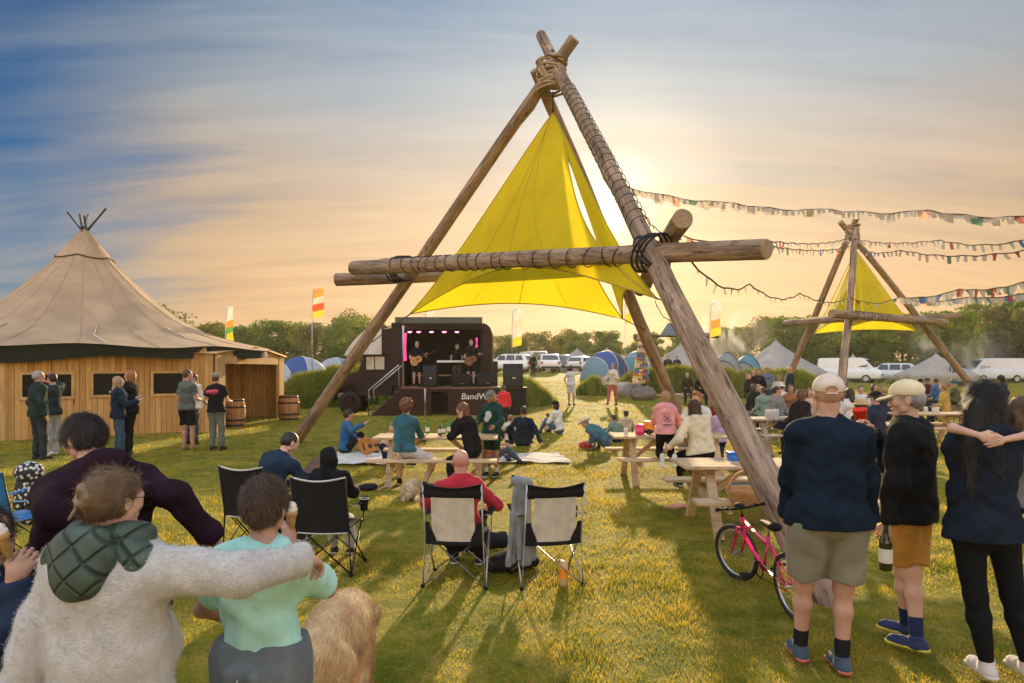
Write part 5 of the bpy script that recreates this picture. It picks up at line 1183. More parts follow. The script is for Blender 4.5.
    t.noise(fa_, (19/S, 17/S, 26/S), ph=rs.uniform(0, 6)); 
    if h < .02: t.noise(fa_*.35, (47, 43, 61), ph=rs.uniform(0, 6))
    t.cut(pel-up*(hd if pose == 'stand' else .02*S), -up)
    tops = {'tee': 'shirt', 'long': 'jumper', 'hoodie': 'hoodie', 'coat': 'jacket', 'fleece': 'fleece', 'shirt': 'shirt', 'vest': 'vest'}[kind]
    to_ = child_mesh(tops, t, tm)
    if kind == 'fleece' and near:
        V = np.array([v.co for v in to_.data.vertices]); Q = np.array([p.vertices[:] for p in to_.data.polygons]); Nn = vnormals(V, Q)
        Vs, Qs = strands(V, Nn, 90000, .008, lambda p: rng.normal(0, 1, p.shape), .1, .0011, 3, .5, 2); Vs2, Qs2 = join([(V, Q), (Vs, Qs)]); bpy.data.objects.remove(to_); to_ = npmesh(tops, Vs2, Qs2, mats=[tm], parent=root)
    # bottoms
    kind2, c2, cc2 = bottom[:3]; g2 = dict(trousers=.014, jeans=.012, shorts=.020, leggings=.008, skirt=.02, none=0)[kind2]
    if kind2 != 'none':
        b = Field(); b.cone(hipL*.6+pel*.4, hipR*.6+pel*.4, .106*S*B+g2*.8, .106*S*B+g2*.8, .05, .9, fwd); b.cone(pel, pel+(waist-pel)*.40, .112*S*B+g2*.3, .106*S*B, .04, .78, fwd)
        for hp, kk, aa in ((hipL, kL, aL), (hipR, kR, aR)):
            if kind2 == 'shorts': b.cone(hp, hp+(kk-hp)*(bottom[3] if len(bottom) > 3 else .88), .084*S*B+g2, .061*S*B+g2*1.35, .012, flat=True)
            else: leg(b, hp, kk, aa, g2, .97, g2*(1.6 if kind2 == 'trousers' else .6))
        b.noise(fa_*(.25 if kind2 == 'leggings' else .9), (21, 18, 22), ph=rs.uniform(0, 6))
        if pose == 'stand': b.cut(pel-up*(hd-.03*S), up)
        child_mesh({'trousers': 'trousers', 'jeans': 'jeans', 'shorts': 'shorts', 'leggings': 'leggings', 'skirt': 'skirt'}[kind2], b, fab(c2, cc2))
    # shoes and socks
    if shoe:
        for a_, d_, kk in ((aL, fdir[0], kL), (aR, fdir[1], kR)):
            q = Field(); dn = V3(0, 0, 1) if pose != 'kneel' else unit(a_-kk)*-1; dn = unit(dn-d_*(dn@d_)); o_ = a_-dn*.036*S
            q.cone(o_-d_*.035*S, o_+d_*.13*S, .038*S, .034*S, .02); q.cone(o_, a_+dn*.01*S, .042*S, .040*S, .03); q.cone(o_+d_*.08*S+dn*.0*S, o_+d_*.155*S-dn*.006*S, .036*S, .026*S, .02)
            q.cut(a_-dn*.062*S, -dn); so_ = child_mesh('shoe', q, fab('shoe_%d' % (int(shoe[0][0]*997+shoe[0][1]*331+shoe[0][2]*77)), shoe[0], rough=.7), min(h, .012))
            if near:
                sl_ = Field(); sl_.cone(o_-d_*.038*S-dn*.018*S, o_+d_*.155*S-dn*.018*S, .041*S, .036*S, .01); sl_.cut(a_-dn*.065*S, -dn); sl_.cut(a_-dn*.046*S, dn)
                V, Q = sl_.mesh(.006); npmesh('sole', V, Q, mats=[shoe[1] or M_sole], parent=so_)
                sw_ = np.cross(d_, dn); lc_ = MB()
                for z_ in range(4): c_ = o_+d_*(.045+.022*z_)*S+dn*(.043-.006*z_)*S; lc_.tube([Vector(c_-sw_*.022*S-dn*.006), Vector(c_+dn*.003), Vector(c_+sw_*.022*S-dn*.006)], .0028, 5)
                lc_.build('laces', shoe[1] or M_white, so_)
                cl_ = Field(); cl_.cone(a_-dn*.005*S, a_+dn*.022*S, .043*S, .045*S, .01, flat=True); V, Q = cl_.mesh(.006); npmesh('collar', V, Q, mats=[so_.data.materials[0]], parent=so_)
            if socks: sk = Field(); sk.cone(a_-(kk-a_)*.0, a_+(kk-a_)*socks[1], .040*S, .044*S, .01); child_mesh('sock', sk, fab(socks[0], socks[2]), min(h, .012))
    # hair
    hm = hair_mat(hair); cutf = lambda q: None
    def hh(): return max(.004, min(h, .006)) if near else h
    def HL(x, y, z): return hc+Mh@(V3(x, y, z)*s_)
    if style != 'bald' :
        q = Field(); q.ell(HL(0, -.020, .036), V3(.082, .097, .088)*s_, .02, Mh)
        if style in ('short', 'crop'):
            q.ell(HL(0, -.045, -.005), V3(.073, .070, .065)*s_, .02, Mh); 
        elif style in ('bun', 'pony', 'topbun'): q.ell(HL(0, -.042, -.002), V3(.077, .075, .070)*s_, .02, Mh)
        else: q.ell(HL(0, -.040, -.015), V3(.085, .080, .085)*s_, .03, Mh)
        if style == 'quiff': q.ell(HL(0, .05, .10), V3(.05, .045, .035)*s_, .02, Mh)
        if style in ('long', 'longside'): 
            q.cone(HL(0, -.055, -.02), hc+Mh@(V3(0, -.05, 0)*s_)-up*.16*S-fwd*.04*S, .078*s_, .062*s_, .03, .6, Mh@V3(0, 1, 0)); q.cone(hc+Mh@(V3(0, -.05, 0)*s_)-up*.14*S-fwd*.04*S, sh-up*.14*S-fwd*.125*S, .064*s_, .038*s_, .03, .55, fwd)
            for z in (-1, 1): q.cone(HL(z*.065, .0, .0), HL(z*.075, -.01, -.12), .026*s_, .024*s_, .02)
        if style == 'bob':
            q.cone(HL(0, -.04, 0), HL(0, -.045, -.10), .085*s_, .075*s_, .03, .8, Mh@V3(0, 1, 0))
            for z in (-1, 1): q.cone(HL(z*.068, .01, .02), HL(z*.074, .005, -.085), .026*s_, .022*s_, .02)
        if style == 'pony': q.cone(HL(0, -.10, .04), HL(0, -.135, .02), .028*s_, .034*s_, .015); q.cone(HL(0, -.135, .02), HL(0, -.14, -.13), .036*s_, .014*s_, .02)
        if style == 'bun': q.ell(HL(0, -.108, .028), V3(.024, .03, .024)*s_, .01, Mh); q.p += [('c', HL(.030*math.cos(a), -.130-.006*math.sin(2*a), .026+.030*math.sin(a)), HL(.030*math.cos(a+.9), -.130, .026+.030*math.sin(a+.9)), .016*s_, .014*s_, .004, None, None, False) for a in (0, .9, 1.8, 2.7, 3.6, 4.5, 5.4)]; q.cone(HL(-.01, -.13, .0), HL(-.03, -.15, -.055), .012*s_, .004*s_, .004); q.cone(HL(.01, -.13, .0), HL(.02, -.145, -.045), .012*s_, .004*s_, .004)
        if style == 'topbun': q.ell(HL(0, -.03, .125), V3(.05, .05, .042)*s_, .015, Mh)
        if style == 'curly': q.ell(HL(0, -.025, .05), V3(.108, .115, .10)*s_, .03, Mh); q.noise(.009, (75, 75, 75))
        # keep the face and ears clear
        if style in ('short', 'crop', 'quiff', 'pony', 'bun', 'topbun'):
            q.minus(HL(0, .085, -.045), V3(.075, .085, .095)*s_, Mh); 
            for z in (-1, 1): q.minus(HL(z*.085, .002, -.018), V3(.022, .028, .04)*s_, Mh)
            if style in ('short', 'crop', 'quiff'): q.cut(HL(0, -.06, -.07), Mh@V3(0, .15, -1)) if False else q.minus(HL(0, -.03, -.135), V3(.11, .11, .065)*s_, Mh)
        else: q.minus(HL(0, .098, -.03), V3(.056, .065, .095)*s_, Mh)
        if style == 'crop': q.p[0] = ('e', HL(0, -.016, .031), V3(.077, .095, .087)*s_, .02, Mh)
        if hat and hat[0] != 'hood': q.cut(HL(0, 0, .048), Mh@V3(0, -.12, 1))
        q.noise(.0022*(2 if style in ('long', 'bob', 'bun', 'curly') else 1), (90, 90, 40), ph=seed)
        V, Q = q.mesh(hh()); sets = [(V, Q)]
        if strandn:
            Nn = vnormals(V, Q)
            if style == 'bun': kk_ = ((V-hc)@Mh)[:, 1] > -.098*s_; V, Nn = V[kk_], Nn[kk_]
            crown = HL(0, -.05, .10); bn = HL(0, -.115, .035)
            if style in ('bun', 'pony'): fl = lambda p: (bn-p)
            else: fl = lambda p: (p-crown)*np.array([1, 1, 1.0])+ (Mh@V3(0, .02, -.01))
            Vs, Qs = strands(V, Nn, strandn, (.034 if style in ('short', 'crop', 'quiff') else .045 if style == 'bun' else .055)*s_, fl, .12, .0017, seed, .17 if style != 'bun' else .22, 4); sets.append((Vs, Qs))
            if style in ('long', 'longside', 'bob'):
                pass
        V, Q = join(sets); npmesh('hair', V, Q, mats=[hm], parent=root)
    if hat:
        hk, hcn, hcol = hat[:3]; hmat = hat[3] if len(hat) > 3 else fab('hat_'+hcn, hcol, bump=.3)
        tilt = Mh
        if hk in ('cap', 'capback'):
            sg = 1 if hk == 'cap' else -1; q = Field(); q.ell(HL(0, -.012, .050), V3(.088, .106, .082)*s_, .01, Mh); q.cut(HL(0, 0, .030), Mh@V3(0, .12, -1)); q.ell(HL(0, -.012, .132), V3(.008, .008, .006)*s_, .002); q.minus(HL(0, -.112, .030), V3(.034, .05, .021)*s_, Mh); q.cone(HL(-.03, -.112, .012), HL(.03, -.112, .012), .006*s_, .006*s_, .003)
            c_ = child_mesh('cap', q, hmat, hh()); q = Field(); q.ell(HL(0, sg*.105, .026), V3(.068, .074, .017)*s_, .008, Mh@rotx(-sg*.25)); q.cut(HL(0, sg*.10, .034), Mh@rotx(-sg*.22)@V3(0, 0, 1)); q.cut(HL(0, sg*.045, .03), Mh@V3(0, -sg, 0)); V, Q = q.mesh(hh()); npmesh('brim', V, Q, mats=[hmat], parent=c_)
        elif hk in ('straw', 'sunhat'):
            q = Field(); q.ell(HL(0, -.012, .062), V3(.088, .104, .078)*s_, .01, Mh); q.cut(HL(0, 0, .045), Mh@V3(0, 0, -1)); c_ = child_mesh('hat', q, hmat, hh()); q = Field(); q.ell(HL(0, -.01, .046), V3(.165, .19, .014 if hk == 'straw' else .03)*s_, .01, Mh); V, Q = q.mesh(min(h, .008)); npmesh('brim', V, Q, mats=[hmat], parent=c_)
        elif hk == 'beanie': q = Field(); q.ell(HL(0, -.014, .048), V3(.090, .106, .088)*s_, .01, Mh); q.cone(HL(-.0, -.01, .01), HL(0, -.01, .03), .088*s_, .09*s_, .01, 1.12, Mh@V3(0, 1, 0)) ; q.minus(HL(0, .11, -.05), V3(.06, .06, .07)*s_, Mh); child_mesh('hat', q, hmat, hh())
        elif hk == 'hood': q = Field(); q.ell(HL(0, -.022, .02), V3(.104, .118, .120)*s_, .02, Mh); q.cone(HL(0, -.04, -.05), sh-fwd*.03, .09*s_, .095*s_, .05); q.minus(HL(0, .13, -.01), V3(.075, .10, .10)*s_, Mh); q.noise(.004, (30, 30, 36)); child_mesh('hood', q, tm, hh())
    info = dict(root=root, wL=wL, wR=wR, eL=eL, eR=eR, sh=sh, hc=hc, Mh=Mh, s=s_, up=up, fwd=fwd, right=right, pel=pel, waist=waist, chest=chest, S=S, h=h, kL=kL, kR=kR, aL=aL, aR=aR, hipL=hipL, hipR=hipR, fdir=fdir)
    return info
def loc2w(i, p):
    return i['root'].location+Matrix.Rotation(i['root'].rotation_euler.z, 3, 'Z')@Vector(p)
def w2loc(pos, face, p):
    return np.array(Matrix.Rotation(-R(face), 3, 'Z')@(Vector(p)-Vector(pos)))
# ------------------------------------------------------------ picnic tables, camp chairs
M_bench = wood_mat('bleached_pine', (.42, .30, .18), (.70, .53, .35), .5, (2.2, 26, 26), .22); M_benchg = wood_mat('greyed_pine', (.36, .30, .24), (.55, .47, .38), .4, (2.2, 26, 26), .12)
def picnic(x, y, rz, label, length=1.9, mat=None, z=None):
    m = mat or M_bench; z = float(gz(x, y)) if z is None else z; r = empty('picnic_table', (x, y, z), rz, label, 'picnic table', 'picnic tables on the grass'); l2 = length/2
    mb = MB()
    for k in range(5): mb.rbox((0, -.30+.15*k, .735), (length, .142, .038), .006)
    mb.build('tabletop', m, r)
    for s in (-1, 1):
        mb = MB()
        for k in (0, 1): mb.rbox((0, s*(.66+.13*k), .435), (length, .122, .040), .006)
        mb.build('bench_seat', m, r)
    for s in (-1, 1):
        xx = s*(l2-.30)
        for q in (-1, 1):
            mb = MB(); mb.bar((xx, q*.60, 0), (xx, q*.20, .715), .05, .10, up=(1, 0, 0)); mb.build('leg', m, r)
        mb = MB(); mb.box((xx+.05*s*-1, 0, .37), (.045, 1.62, .09)); mb.box((xx-.05*s, 0, .685), (.045, .70, .08)); mb.build('bearer', m, r)
        mb = MB(); mb.bar((xx-.07*s, 0, .37), (xx-.48*s, 0, .70), .045, .07); mb.build('brace', m, r)
    return r
TAB1 = picnic(W(437, 11.2), 11.2, 0, 'left picnic table with green bottles where the two dark haired women sit', 2.0)
TAB2 = picnic(2.62, 11.3, 0, 'picnic table with the pink tub where the child in the pink hoodie kneels', 1.95)
TAB3 = picnic(2.88, 7.85, 0, 'nearest picnic table, empty benches, blue box on top, beside the pink bike', 1.95)
TAB4 = picnic(W(783, 15), 15.0, R(8), 'greyish picnic table with glass jars in front of the grey hoodie man', 1.8, M_benchg)
TAB5 = picnic(W(772, 21.5), 21.5, R(70), 'far picnic table among the seated families by the grass bank', 1.8)
TAB6 = picnic(W(858, 13.6), 13.6, R(-6), 'picnic table hidden behind the two men in caps', 1.8, M_benchg)
TAB7 = picnic(W(930, 16.6), 16.6, R(4), 'picnic table with clear cups on the right near the bell tent', 1.9)
def camp_chair(x, y, face, label, main, back, frame, mesh_back=None, cup=True, grp=None):
    r = empty('camping_chair', (x, y, 0), R(face), label, 'camping chair', grp); r.scale = (.86, .9, .96); mf = pmat(*frame[:2], .45, .1, 8, .1, 40, metal=frame[2])
    def tb(nm, pts, rad=.0095): m_ = MB(); m_.tube(pts, rad, 8); return m_.build(nm, mf, r)
    for s in (-1, 1):
        tb('leg', [(s*.31, -.25, .015), (-s*.265, -.235, .46)]); tb('leg', [(s*.31, .27, .015), (-s*.265, .25, .43)])
        tb('side_strut', [(s*.31, -.25, .02), (s*.275, .25, .43)]); tb('side_strut', [(s*.31, .27, .02), (s*.275, -.235, .44)])
        tb('upright', [(s*.31, -.25, .015), (s*.285, -.255, .45), (s*.285, -.36, .93)]); tb('arm_post', [(s*.29, .25, .40), (s*.30, .27, .62)])
        m_ = MB(); m_.grid(lambda u, v, s=s: (s*(.275+.07*v), -.28+.58*u, .645-.03*math.sin(u*math.pi)+.012*math.sin(v*math.pi)), 8, 3); m_.build('armrest', fab(*main), r)
        m_ = MB()
        for yy in (-.25, .27): m_.ell((s*.31, yy, .014), (.024, .024, .018), 8)
        m_.build('foot_cap', M_black, r)
    m_ = MB(); m_.grid(lambda u, v: (-.275+.55*u, -.25+.50*v, .44-.055*math.sin(u*math.pi)*math.sin(v*math.pi*.9+.2)), 12, 8); m_.build('seat', fab(*main), r)
    def bp(u, v, o=0): return (-.285+.57*u, -.245-.115*v-.05*math.sin(u*math.pi)*(1-.35*v)+o, .40+.53*v-.035*math.sin(u*math.pi)*(v > .9)*(v-.9)*10)
    if back is None:
        m_ = MB(); m_.grid(lambda u, v: bp(u, v), 14, 12); m_.build('backrest', fab(*main), r)
    else:
        m_ = MB(); m_.grid(lambda u, v: bp(.13+.74*u*(1)+.0, .02+.80*v), 14, 10); m_.build('backrest', [fab(*back)], r)
        m_ = MB(); m_.grid(lambda u, v: bp(u, .76+.24*v, -.006+.010*math.cos(v*9)), 14, 5); 
        for s in (0, 1): m_.grid(lambda u, v, s=s: bp(s+(1-2*s)*u*(.15+.06*math.cos(v*3)), .0+.36*v, -.004), 5, 6)
        m_.grid(lambda u, v: bp(u, -.03+.07*v, -.004), 14, 2); m_.build('headband', fab(*main), r)
    pp = MB(); pp.tube([bp(u/14, 1.0) for u in range(15)], .009, 6); pp.tube([bp(0, v/10) for v in range(11)], .007, 6); pp.tube([bp(1, v/10) for v in range(11)], .007, 6); pp.tube([bp(u/14, .0) for u in range(15)], .007, 6); pp.build('piping', fab(*(mesh_back or main)), r)
    if cup:
        m_ = MB(); m_.lathe([(.038, -.11), (.045, 0), (.048, .002), (.044, .004), (.034, -.10), (.001, -.10)], (.335, .14, .645), 14); m_.build('cup_holder', fab(*main), r); m_ = MB(); m_.tube(ring_path((.335, .14, .65), (0, 0, 1), .049, 16), .005, 5, closed=True); m_.build('rim', fab('pale_trim', (.5, .5, .48)), r)
    return r
BK = ('black_nylon', (.018, .018, .020)); PT = ('pale_trim', (.5, .5, .48)); CR = ('cream_panel', (.56, .50, .42)); BLU = ('blue_nylon', (.02, .14, .34))
camp_chair(W(331, 6.35), 6.3, -3, 'black camping chair with pale piping holding the child in a black hood', BK, None, ('black_steel', (.02, .02, .02), .4), PT)
camp_chair(W(262, 7.0), 6.95, -14, 'black camping chair under the man in navy with the tablet', BK, None, ('black_steel', (.02, .02, .02), .4), PT, False)
camp_chair(W(459, 5.95), 5.95, -6, 'cream and black camping chair under the bald man in red', BK, CR, ('grey_steel', (.42, .42, .42), .7), BK, False)
camp_chair(W(546, 5.95), 5.95, 12, 'empty cream and black camping chair with a grey jacket over its side', BK, CR, ('grey_steel', (.42, .42, .42), .7), BK, True)
camp_chair(W(18, 6.6), 6.6, -18, 'blue camping chair at the left edge behind the family', BLU, None, ('black_steel', (.02, .02, .02), .4), BLU, True)
# ------------------------------------------------------------ bottles, tubs, bags
M_gbot = pmat('green_glass', (.06, .30, .03), .1, .1, 5, 0, 10, spec=.8, trans=.35); M_wbot = pmat('dark_wine_glass', (.025, .030, .008), .08, .1, 5, 0, 10, spec=.8); M_foil = pmat('foil_cap', (.03, .03, .03), .35, .1, 5, 0, 10)
M_label = pmat('paper_label', (.75, .73, .68), .7, .05, 20, .05, 60); M_ink = pmat('label_ink', (.08, .10, .06), .7, .05, 20, 0, 60)
def bottle(loc, h, r_, mat, label, cat='bottle', grp=None, tilt=None, wine=False, name='bottle'):
    r = empty(name, loc, 0, label, cat, grp)
    if tilt: r.rotation_euler = tilt
    mb = MB(); mb.lathe([(.001, 0), (r_*.95, .002), (r_, .012), (r_, h*.56), (r_*.92, h*.63), (r_*.42, h*.76), (r_*.34, h*.9), (r_*.36, h*.985), (r_*.42, h*.99), (r_*.42, h), (.001, h)], n=24); mb.build('glass', mat, r)
    mb = MB(); mb.lathe([(r_*1.012, h*.16), (r_*1.02, h*.17), (r_*1.02, h*.44), (r_*1.012, h*.45)], n=24); mb.build('label', M_label, r)
    if wine:
        mb = MB(); mb.lathe([(r_*.44, h*.74), (r_*.41, h*.85), (r_*.44, h*1.004), (.001, h*1.006)], n=20); mb.build('foil', M_foil, r)
    return r
def onT(px, Y, zt=.757): x = (px-512)/F*Y; return (x, Y, zt)
bottle(onT(427.5, 11.35), .24, .033, M_gbot, 'green glass bottle standing alone at the middle of the left picnic table'); bottle(onT(444, 11.2), .23, .033, M_gbot, 'green glass bottle behind the drinks can on the left picnic table'); bottle(onT(449, 11.4), .25, .033, M_gbot, 'green glass bottle nearest the dark haired woman on the left picnic table')
def can(loc, r_, h, col, label, name='drinks_can', cat='can', top=None):
    r = empty(name, loc, 0, label, cat); mb = MB(); mb.lathe([(.001, 0), (r_*.85, 0), (r_, .008), (r_, h-.012), (r_*.88, h), (r_*.8, h-.004), (.001, h-.004)], n=20); mb.build('body', col, r)
    mb = MB(); mb.lathe([(r_*1.01, h*.3), (r_*1.015, h*.31), (r_*1.015, h*.66), (r_*1.01, h*.67)], n=20); mb.build('band', top or M_label, r); return r
can(onT(440, 11.0), .033, .17, pmat('brown_can', (.16, .07, .04), .35, .1, 6, 0, 10, metal=.5), 'brown drinks can on the left picnic table')
can(onT(639.5, 11.2), .07, .17, pmat('pink_plastic', (.85, .04, .22), .4, .05, 6, 0, 10, trans=.2), 'bright pink plastic tub on the second picnic table', 'plastic_tub', 'tub', pmat('pink_plastic2', (.9, .12, .32), .4, .05, 6, 0, 10))
can(onT(626, 11.1), .035, .12, M_white, 'small white pot at the left end of the second picnic table', 'pot', 'pot', M_offw)
# toy digger on the second table
ty = empty('toy_digger', onT(650, 11.3), .4, 'orange and yellow plastic toy digger on the second picnic table', 'toy'); mo = pmat('orange_plastic', (.85, .30, .02), .4, .1, 6, 0, 10)
mb = MB(); mb.rbox((0, 0, .10), (.26, .16, .08), .02); mb.rbox((-.04, 0, .17), (.12, .14, .10), .02); mb.build('body', mo, ty); mb = MB(); mb.tube([(.06, 0, .14), (.14, 0, .27), (.22, 0, .18)], .016, 6); mb.rbox((.22, 0, .15), (.07, .1, .06), .01); mb.build('arm', pmat('yellow_plastic', (.85, .55, .03), .4, .1, 6, 0, 10), ty)
for xx in (-.08, .08):
    for yy in (-.08, .08): mb = MB(); mb.lathe([(.02, -.02), (.045, -.02), (.045, .02), (.02, .02)], (xx, yy, .045), 12, rot=Matrix.Rotation(R(90), 3, 'X')); mb.build('wheel', M_tyre, ty)
bx_ = empty('lunch_box', onT(737, 8.0), .1, 'blue lidded box on the nearest picnic table', 'box'); mblue = pmat('blue_plastic', (.02, .16, .60), .35, .05, 6, 0, 10); mb = MB(); mb.rbox((0, 0, .045), (.20, .14, .09), .015); mb.build('base', mblue, bx_); mb = MB(); mb.rbox((0, 0, .10), (.215, .155, .028), .01); mb.build('lid', mblue, bx_)
f = Field(); f.cone((-.08, 0, .02), (.06, .02, .02), .025, .02); f.ell((.02, .03, .03), (.06, .04, .02)); V, Q = f.mesh(.008); o = npmesh('crumpled_wrapper', V, Q, mats=[fab('red_cloth', (.55, .06, .07))]); o.location = onT(760, 8.0, .758); tag(o, 'red crumpled wrapper beside the blue box', 'wrapper')
# wicker basket on the near bench
M_wick = pmat('wicker', (.46, .25, .10), .7, .35, 30, 1.0, 60, stretch=(1, 1, 3), bdist=.01); bs_ = empty('wicker_basket', (W(747, 6.95), 6.98, .455), .3, 'round wicker basket with a handle on the bench behind the pink bike', 'basket')
mb = MB(); n = 40
vs = []; pf = [(.12, 0), (.15, .06), (.175, .13), (.185, .17), (.175, .17), (.16, .12), (.11, .015), (.001, .015)]
for q, z in pf:
    for j in range(n): a = 2*math.pi*j/n; rr_ = q*(1+.03*(j % 2)); vs.append((rr_*math.cos(a)*1.15, rr_*math.sin(a), z))
mb.add(vs, [(i*n+j, i*n+(j+1) % n, (i+1)*n+(j+1) % n, (i+1)*n+j) for i in range(len(pf)-1) for j in range(n)], 0, True); mb.build('bowl', M_wick, bs_)
mb = MB(); mb.tube([(.2*math.cos(a), 0, .16+.18*math.sin(a)) for a in [math.pi*i/14 for i in range(15)]], .014, 6); mb.build('handle', M_wick, bs_)
# jars and cups on the right hand tables
M_clear2 = pmat('clear_cup', (.75, .74, .70), .15, .1, 6, 0, 10, spec=.7, trans=.4)
for px, Y, lab in ((768, 14.9, 'tall glass jar at the left of the greyish picnic table'), (772.5, 14.7, 'glass jar in the middle of the greyish picnic table'), (776, 15.0, 'shorter glass jar at the right of the greyish picnic table')): can(onT(px, Y), .06, .19, M_clear2, lab, 'glass_jar', 'jar', M_clear2)
for px, Y, lab in ((934, 16.5, 'clear plastic cup nearest the middle of the right picnic table'), (937.5, 16.7, 'second clear cup on the right picnic table'), (926, 16.8, 'clear cup at the left end of the right picnic table')): can(onT(px, Y), .045, .14, M_clear2, lab, 'plastic_cup', 'cup', M_clear2)
can(onT(785, 14.7), .09, .05, M_offw, 'cream food tray on the greyish picnic table', 'food_tray', 'tray', M_offw)
# things lying on the grass
def blob(name, parts, mat, loc, label, cat, h=.012, rz=0, noise=.004, mats=None):
    f = Field()
    for q in parts: f.ell(q[0], q[1], .03)
    if noise: f.noise(noise, (28, 26, 31))
    V, Q = f.mesh(h); o = npmesh(name, V, Q, mats=[mat]); o.location = loc; o.rotation_euler = (0, 0, rz); return tag(o, label, cat)
blob('rucksack', [((0, 0, .07), (.20, .15, .09)), ((.12, .05, .06), (.16, .12, .07)), ((-.1, -.06, .05), (.14, .1, .06))], fab('black_bag', (.02, .02, .022)), G(510, 6.3), 'slumped black rucksack on the grass between the cream chairs', 'bag')
f = Field(); f.cone((-.25, .0, .10), (.12, .05, .10), .095, .085, .02); f.cut((.14, 0, 0), (1, 0, 0)); f.minus((.17, .05, .1), (.10, .07, .07)); f.noise(.003, (30, 30, 30)); V, Q = f.mesh(.010); o = npmesh('rolled_mat', V, Q, mats=[fab('black_bag', (.02, .02, .022))]); o.location = G(494, 6.9); o.rotation_euler = (0, 0, .25); tag(o, 'black rolled up bag with open end beside the red jumper man', 'bag')
jr = MB()                                                    # jacket over the chair arm
def jf(u, v):
    a = (u-.5)*2; z = .92-.74*v; w_ = .10+.065*math.sin(min(1, v*1.15)*math.pi*.62); fold = .018*math.sin(u*21+v*2)+.01*math.sin(u*43)
    return (a*w_, -.02-.03*math.cos(a*1.4)+fold*(.4+v)-.05*(1-v)*0, z)
jk = Field()
for k in range(6): 
    x0 = -.10+.04*k; jk.cone((x0*.42, .012*(k % 2), .90), (x0*1.05, -.02+.03*(k % 2), .20+.035*(k % 3)), .024, .027, .006)
jk.cone((-.04, 0, .92), (.06, 0, .90), .045, .045, .03); jk.cone((.02, .06, .84), (.02, .10, .55), .05, .05, .03); jk.noise(.005, (50, 30, 13)); jk.noise(.004, (24, 22, 30)); jk.cut((0, 0, .20), (0, 0, -1)); V, Q = jk.mesh(.009)
o = npmesh('jacket', V, Q, mats=[fab('grey_marl', (.20, .21, .22), var=.25)]); o.location = (W(521, 5.75), 5.75, -.02); tag(o, 'grey jacket hung over the side of the empty cream chair', 'jacket')
bt = can((W(564, 5.7), 5.72, .0), .038, .22, pmat('cream_plastic', (.75, .58, .36), .35, .08, 6, 0, 10, trans=.4), 'cream plastic drinks bottle standing by the right leg of the empty chair', 'drinks_bottle', 'bottle', pmat('orange_plastic', (.85, .30, .02), .4, .1, 6, 0, 10))
bt.location = (W(564, 5.75), 5.8, .0)
M_blanket = pmat('pale_blanket', (.66, .62, .58), .95, .15, 5, .4, 120)
def blanket(px0, px1, Y0_, Y1_, label, mat, skew=0):
    mb = MB(); mb.grid(lambda u, v: (((px0+(px1-px0)*u-512)/F*(Y0_+(Y1_-Y0_)*v))+skew*v, Y0_+(Y1_-Y0_)*v, .028+.012*math.sin(u*17+v*5)*math.sin(v*9+u*3)+.02*abs(math.sin(u*4+v*7))**6), 40, 20)
    o = mb.build('picnic_blanket', mat); return tag(o, label, 'blanket')
blanket(488, 572, 13.2, 14.7, 'pale picnic blanket behind the girl in the green sweatshirt', M_blanket, -.3); blanket(335, 408, 13.0, 14.8, 'pale blanket under the blue jumper man and the guitar', M_blanket)
blob('shoe_pair', [((0, 0, .03), (.11, .045, .04)), ((.12, .08, .03), (.11, .045, .04))], fab('pink_canvas', (.55, .25, .22)), G(673, 8.9), 'pair of pinkish shoes left on the grass by the nearest table', 'shoes')
blob('small_bag', [((0, 0, .05), (.14, .08, .06)), ((.1, .02, .06), (.05, .04, .04))], fab('black_bag', (.02, .02, .022)), G(367, 10.3), 'small dark bag on the grass behind the black chair', 'bag')
blob('cup_on_grass', [((0, 0, .06), (.04, .04, .07))], M_black, G(513.5, 11.0), 'dark cup standing on the grass near the pale blanket', 'cup')
blob('bag', [((0, 0, .08), (.20, .14, .09)), ((.1, 0, .12), (.1, .1, .07))], fab('red_cloth', (.55, .06, .07)), G(587, 15.7), 'red bag on the grass beside the curled up sleeper', 'bag')
M_check = pmat('patterned_bag', (.12, .12, .12), .7, .2, 22, .3, 20); t_ = M_check.node_tree; v_ = N(t_, 'ShaderNodeTexVoronoi', i_Scale=22.0); tc_ = N(t_, 'ShaderNodeTexCoord'); LK(t_, tc_.outputs['Object'], v_.inputs[0]); LK(t_, ramp(t_, [(.38, (.5, .5, .5)), (.42, (.015, .015, .015))], v_.outputs[0], 'CONSTANT').outputs[0], [n_ for n_ in t_.nodes if n_.type == 'BSDF_PRINCIPLED'][0].inputs['Base Color'])
blob('bag', [((0, 0, .62), (.16, .12, .13)), ((0, 0, .32), (.17, .13, .32))], M_check, (W(29, 7.9), 7.9, .02), 'black and white patterned bag behind the blue chair', 'bag')
bg2 = blob('toy_truck', [((0, 0, .1), (.22, .12, .09)), ((.05, 0, .2), (.1, .09, .07))], fab('teal_toy', (.03, .12, .13)), G(737, 10.2), 'dark toy truck on the grass behind the nearest table', 'toy')
# ice cream cones
M_cone = pmat('wafer', (.62, .36, .13), .8, .2, 60, .8, 120); M_ice = pmat('ice_cream', (.80, .72, .58), .5, .08, 20, .3, 60)
def icecream(p, label, tilt=(0, 0, 0)):
    r = empty('ice_cream_cone', p, 0, label, 'ice cream'); r.scale = (.78, .78, .78); r.rotation_euler = tilt; mb = MB(); mb.lathe([(.001, -.055), (.012, -.05), (.024, .03), (.029, .034), (.029, .052), (.02, .052)], n=18); mb.build('wafer', M_cone, r)
    mb = MB(); mb.lathe([(.027, .05), (.030, .062), (.024, .072), (.025, .080), (.016, .092), (.001, .098)], n=18); mb.build('scoop', M_ice, r); return r
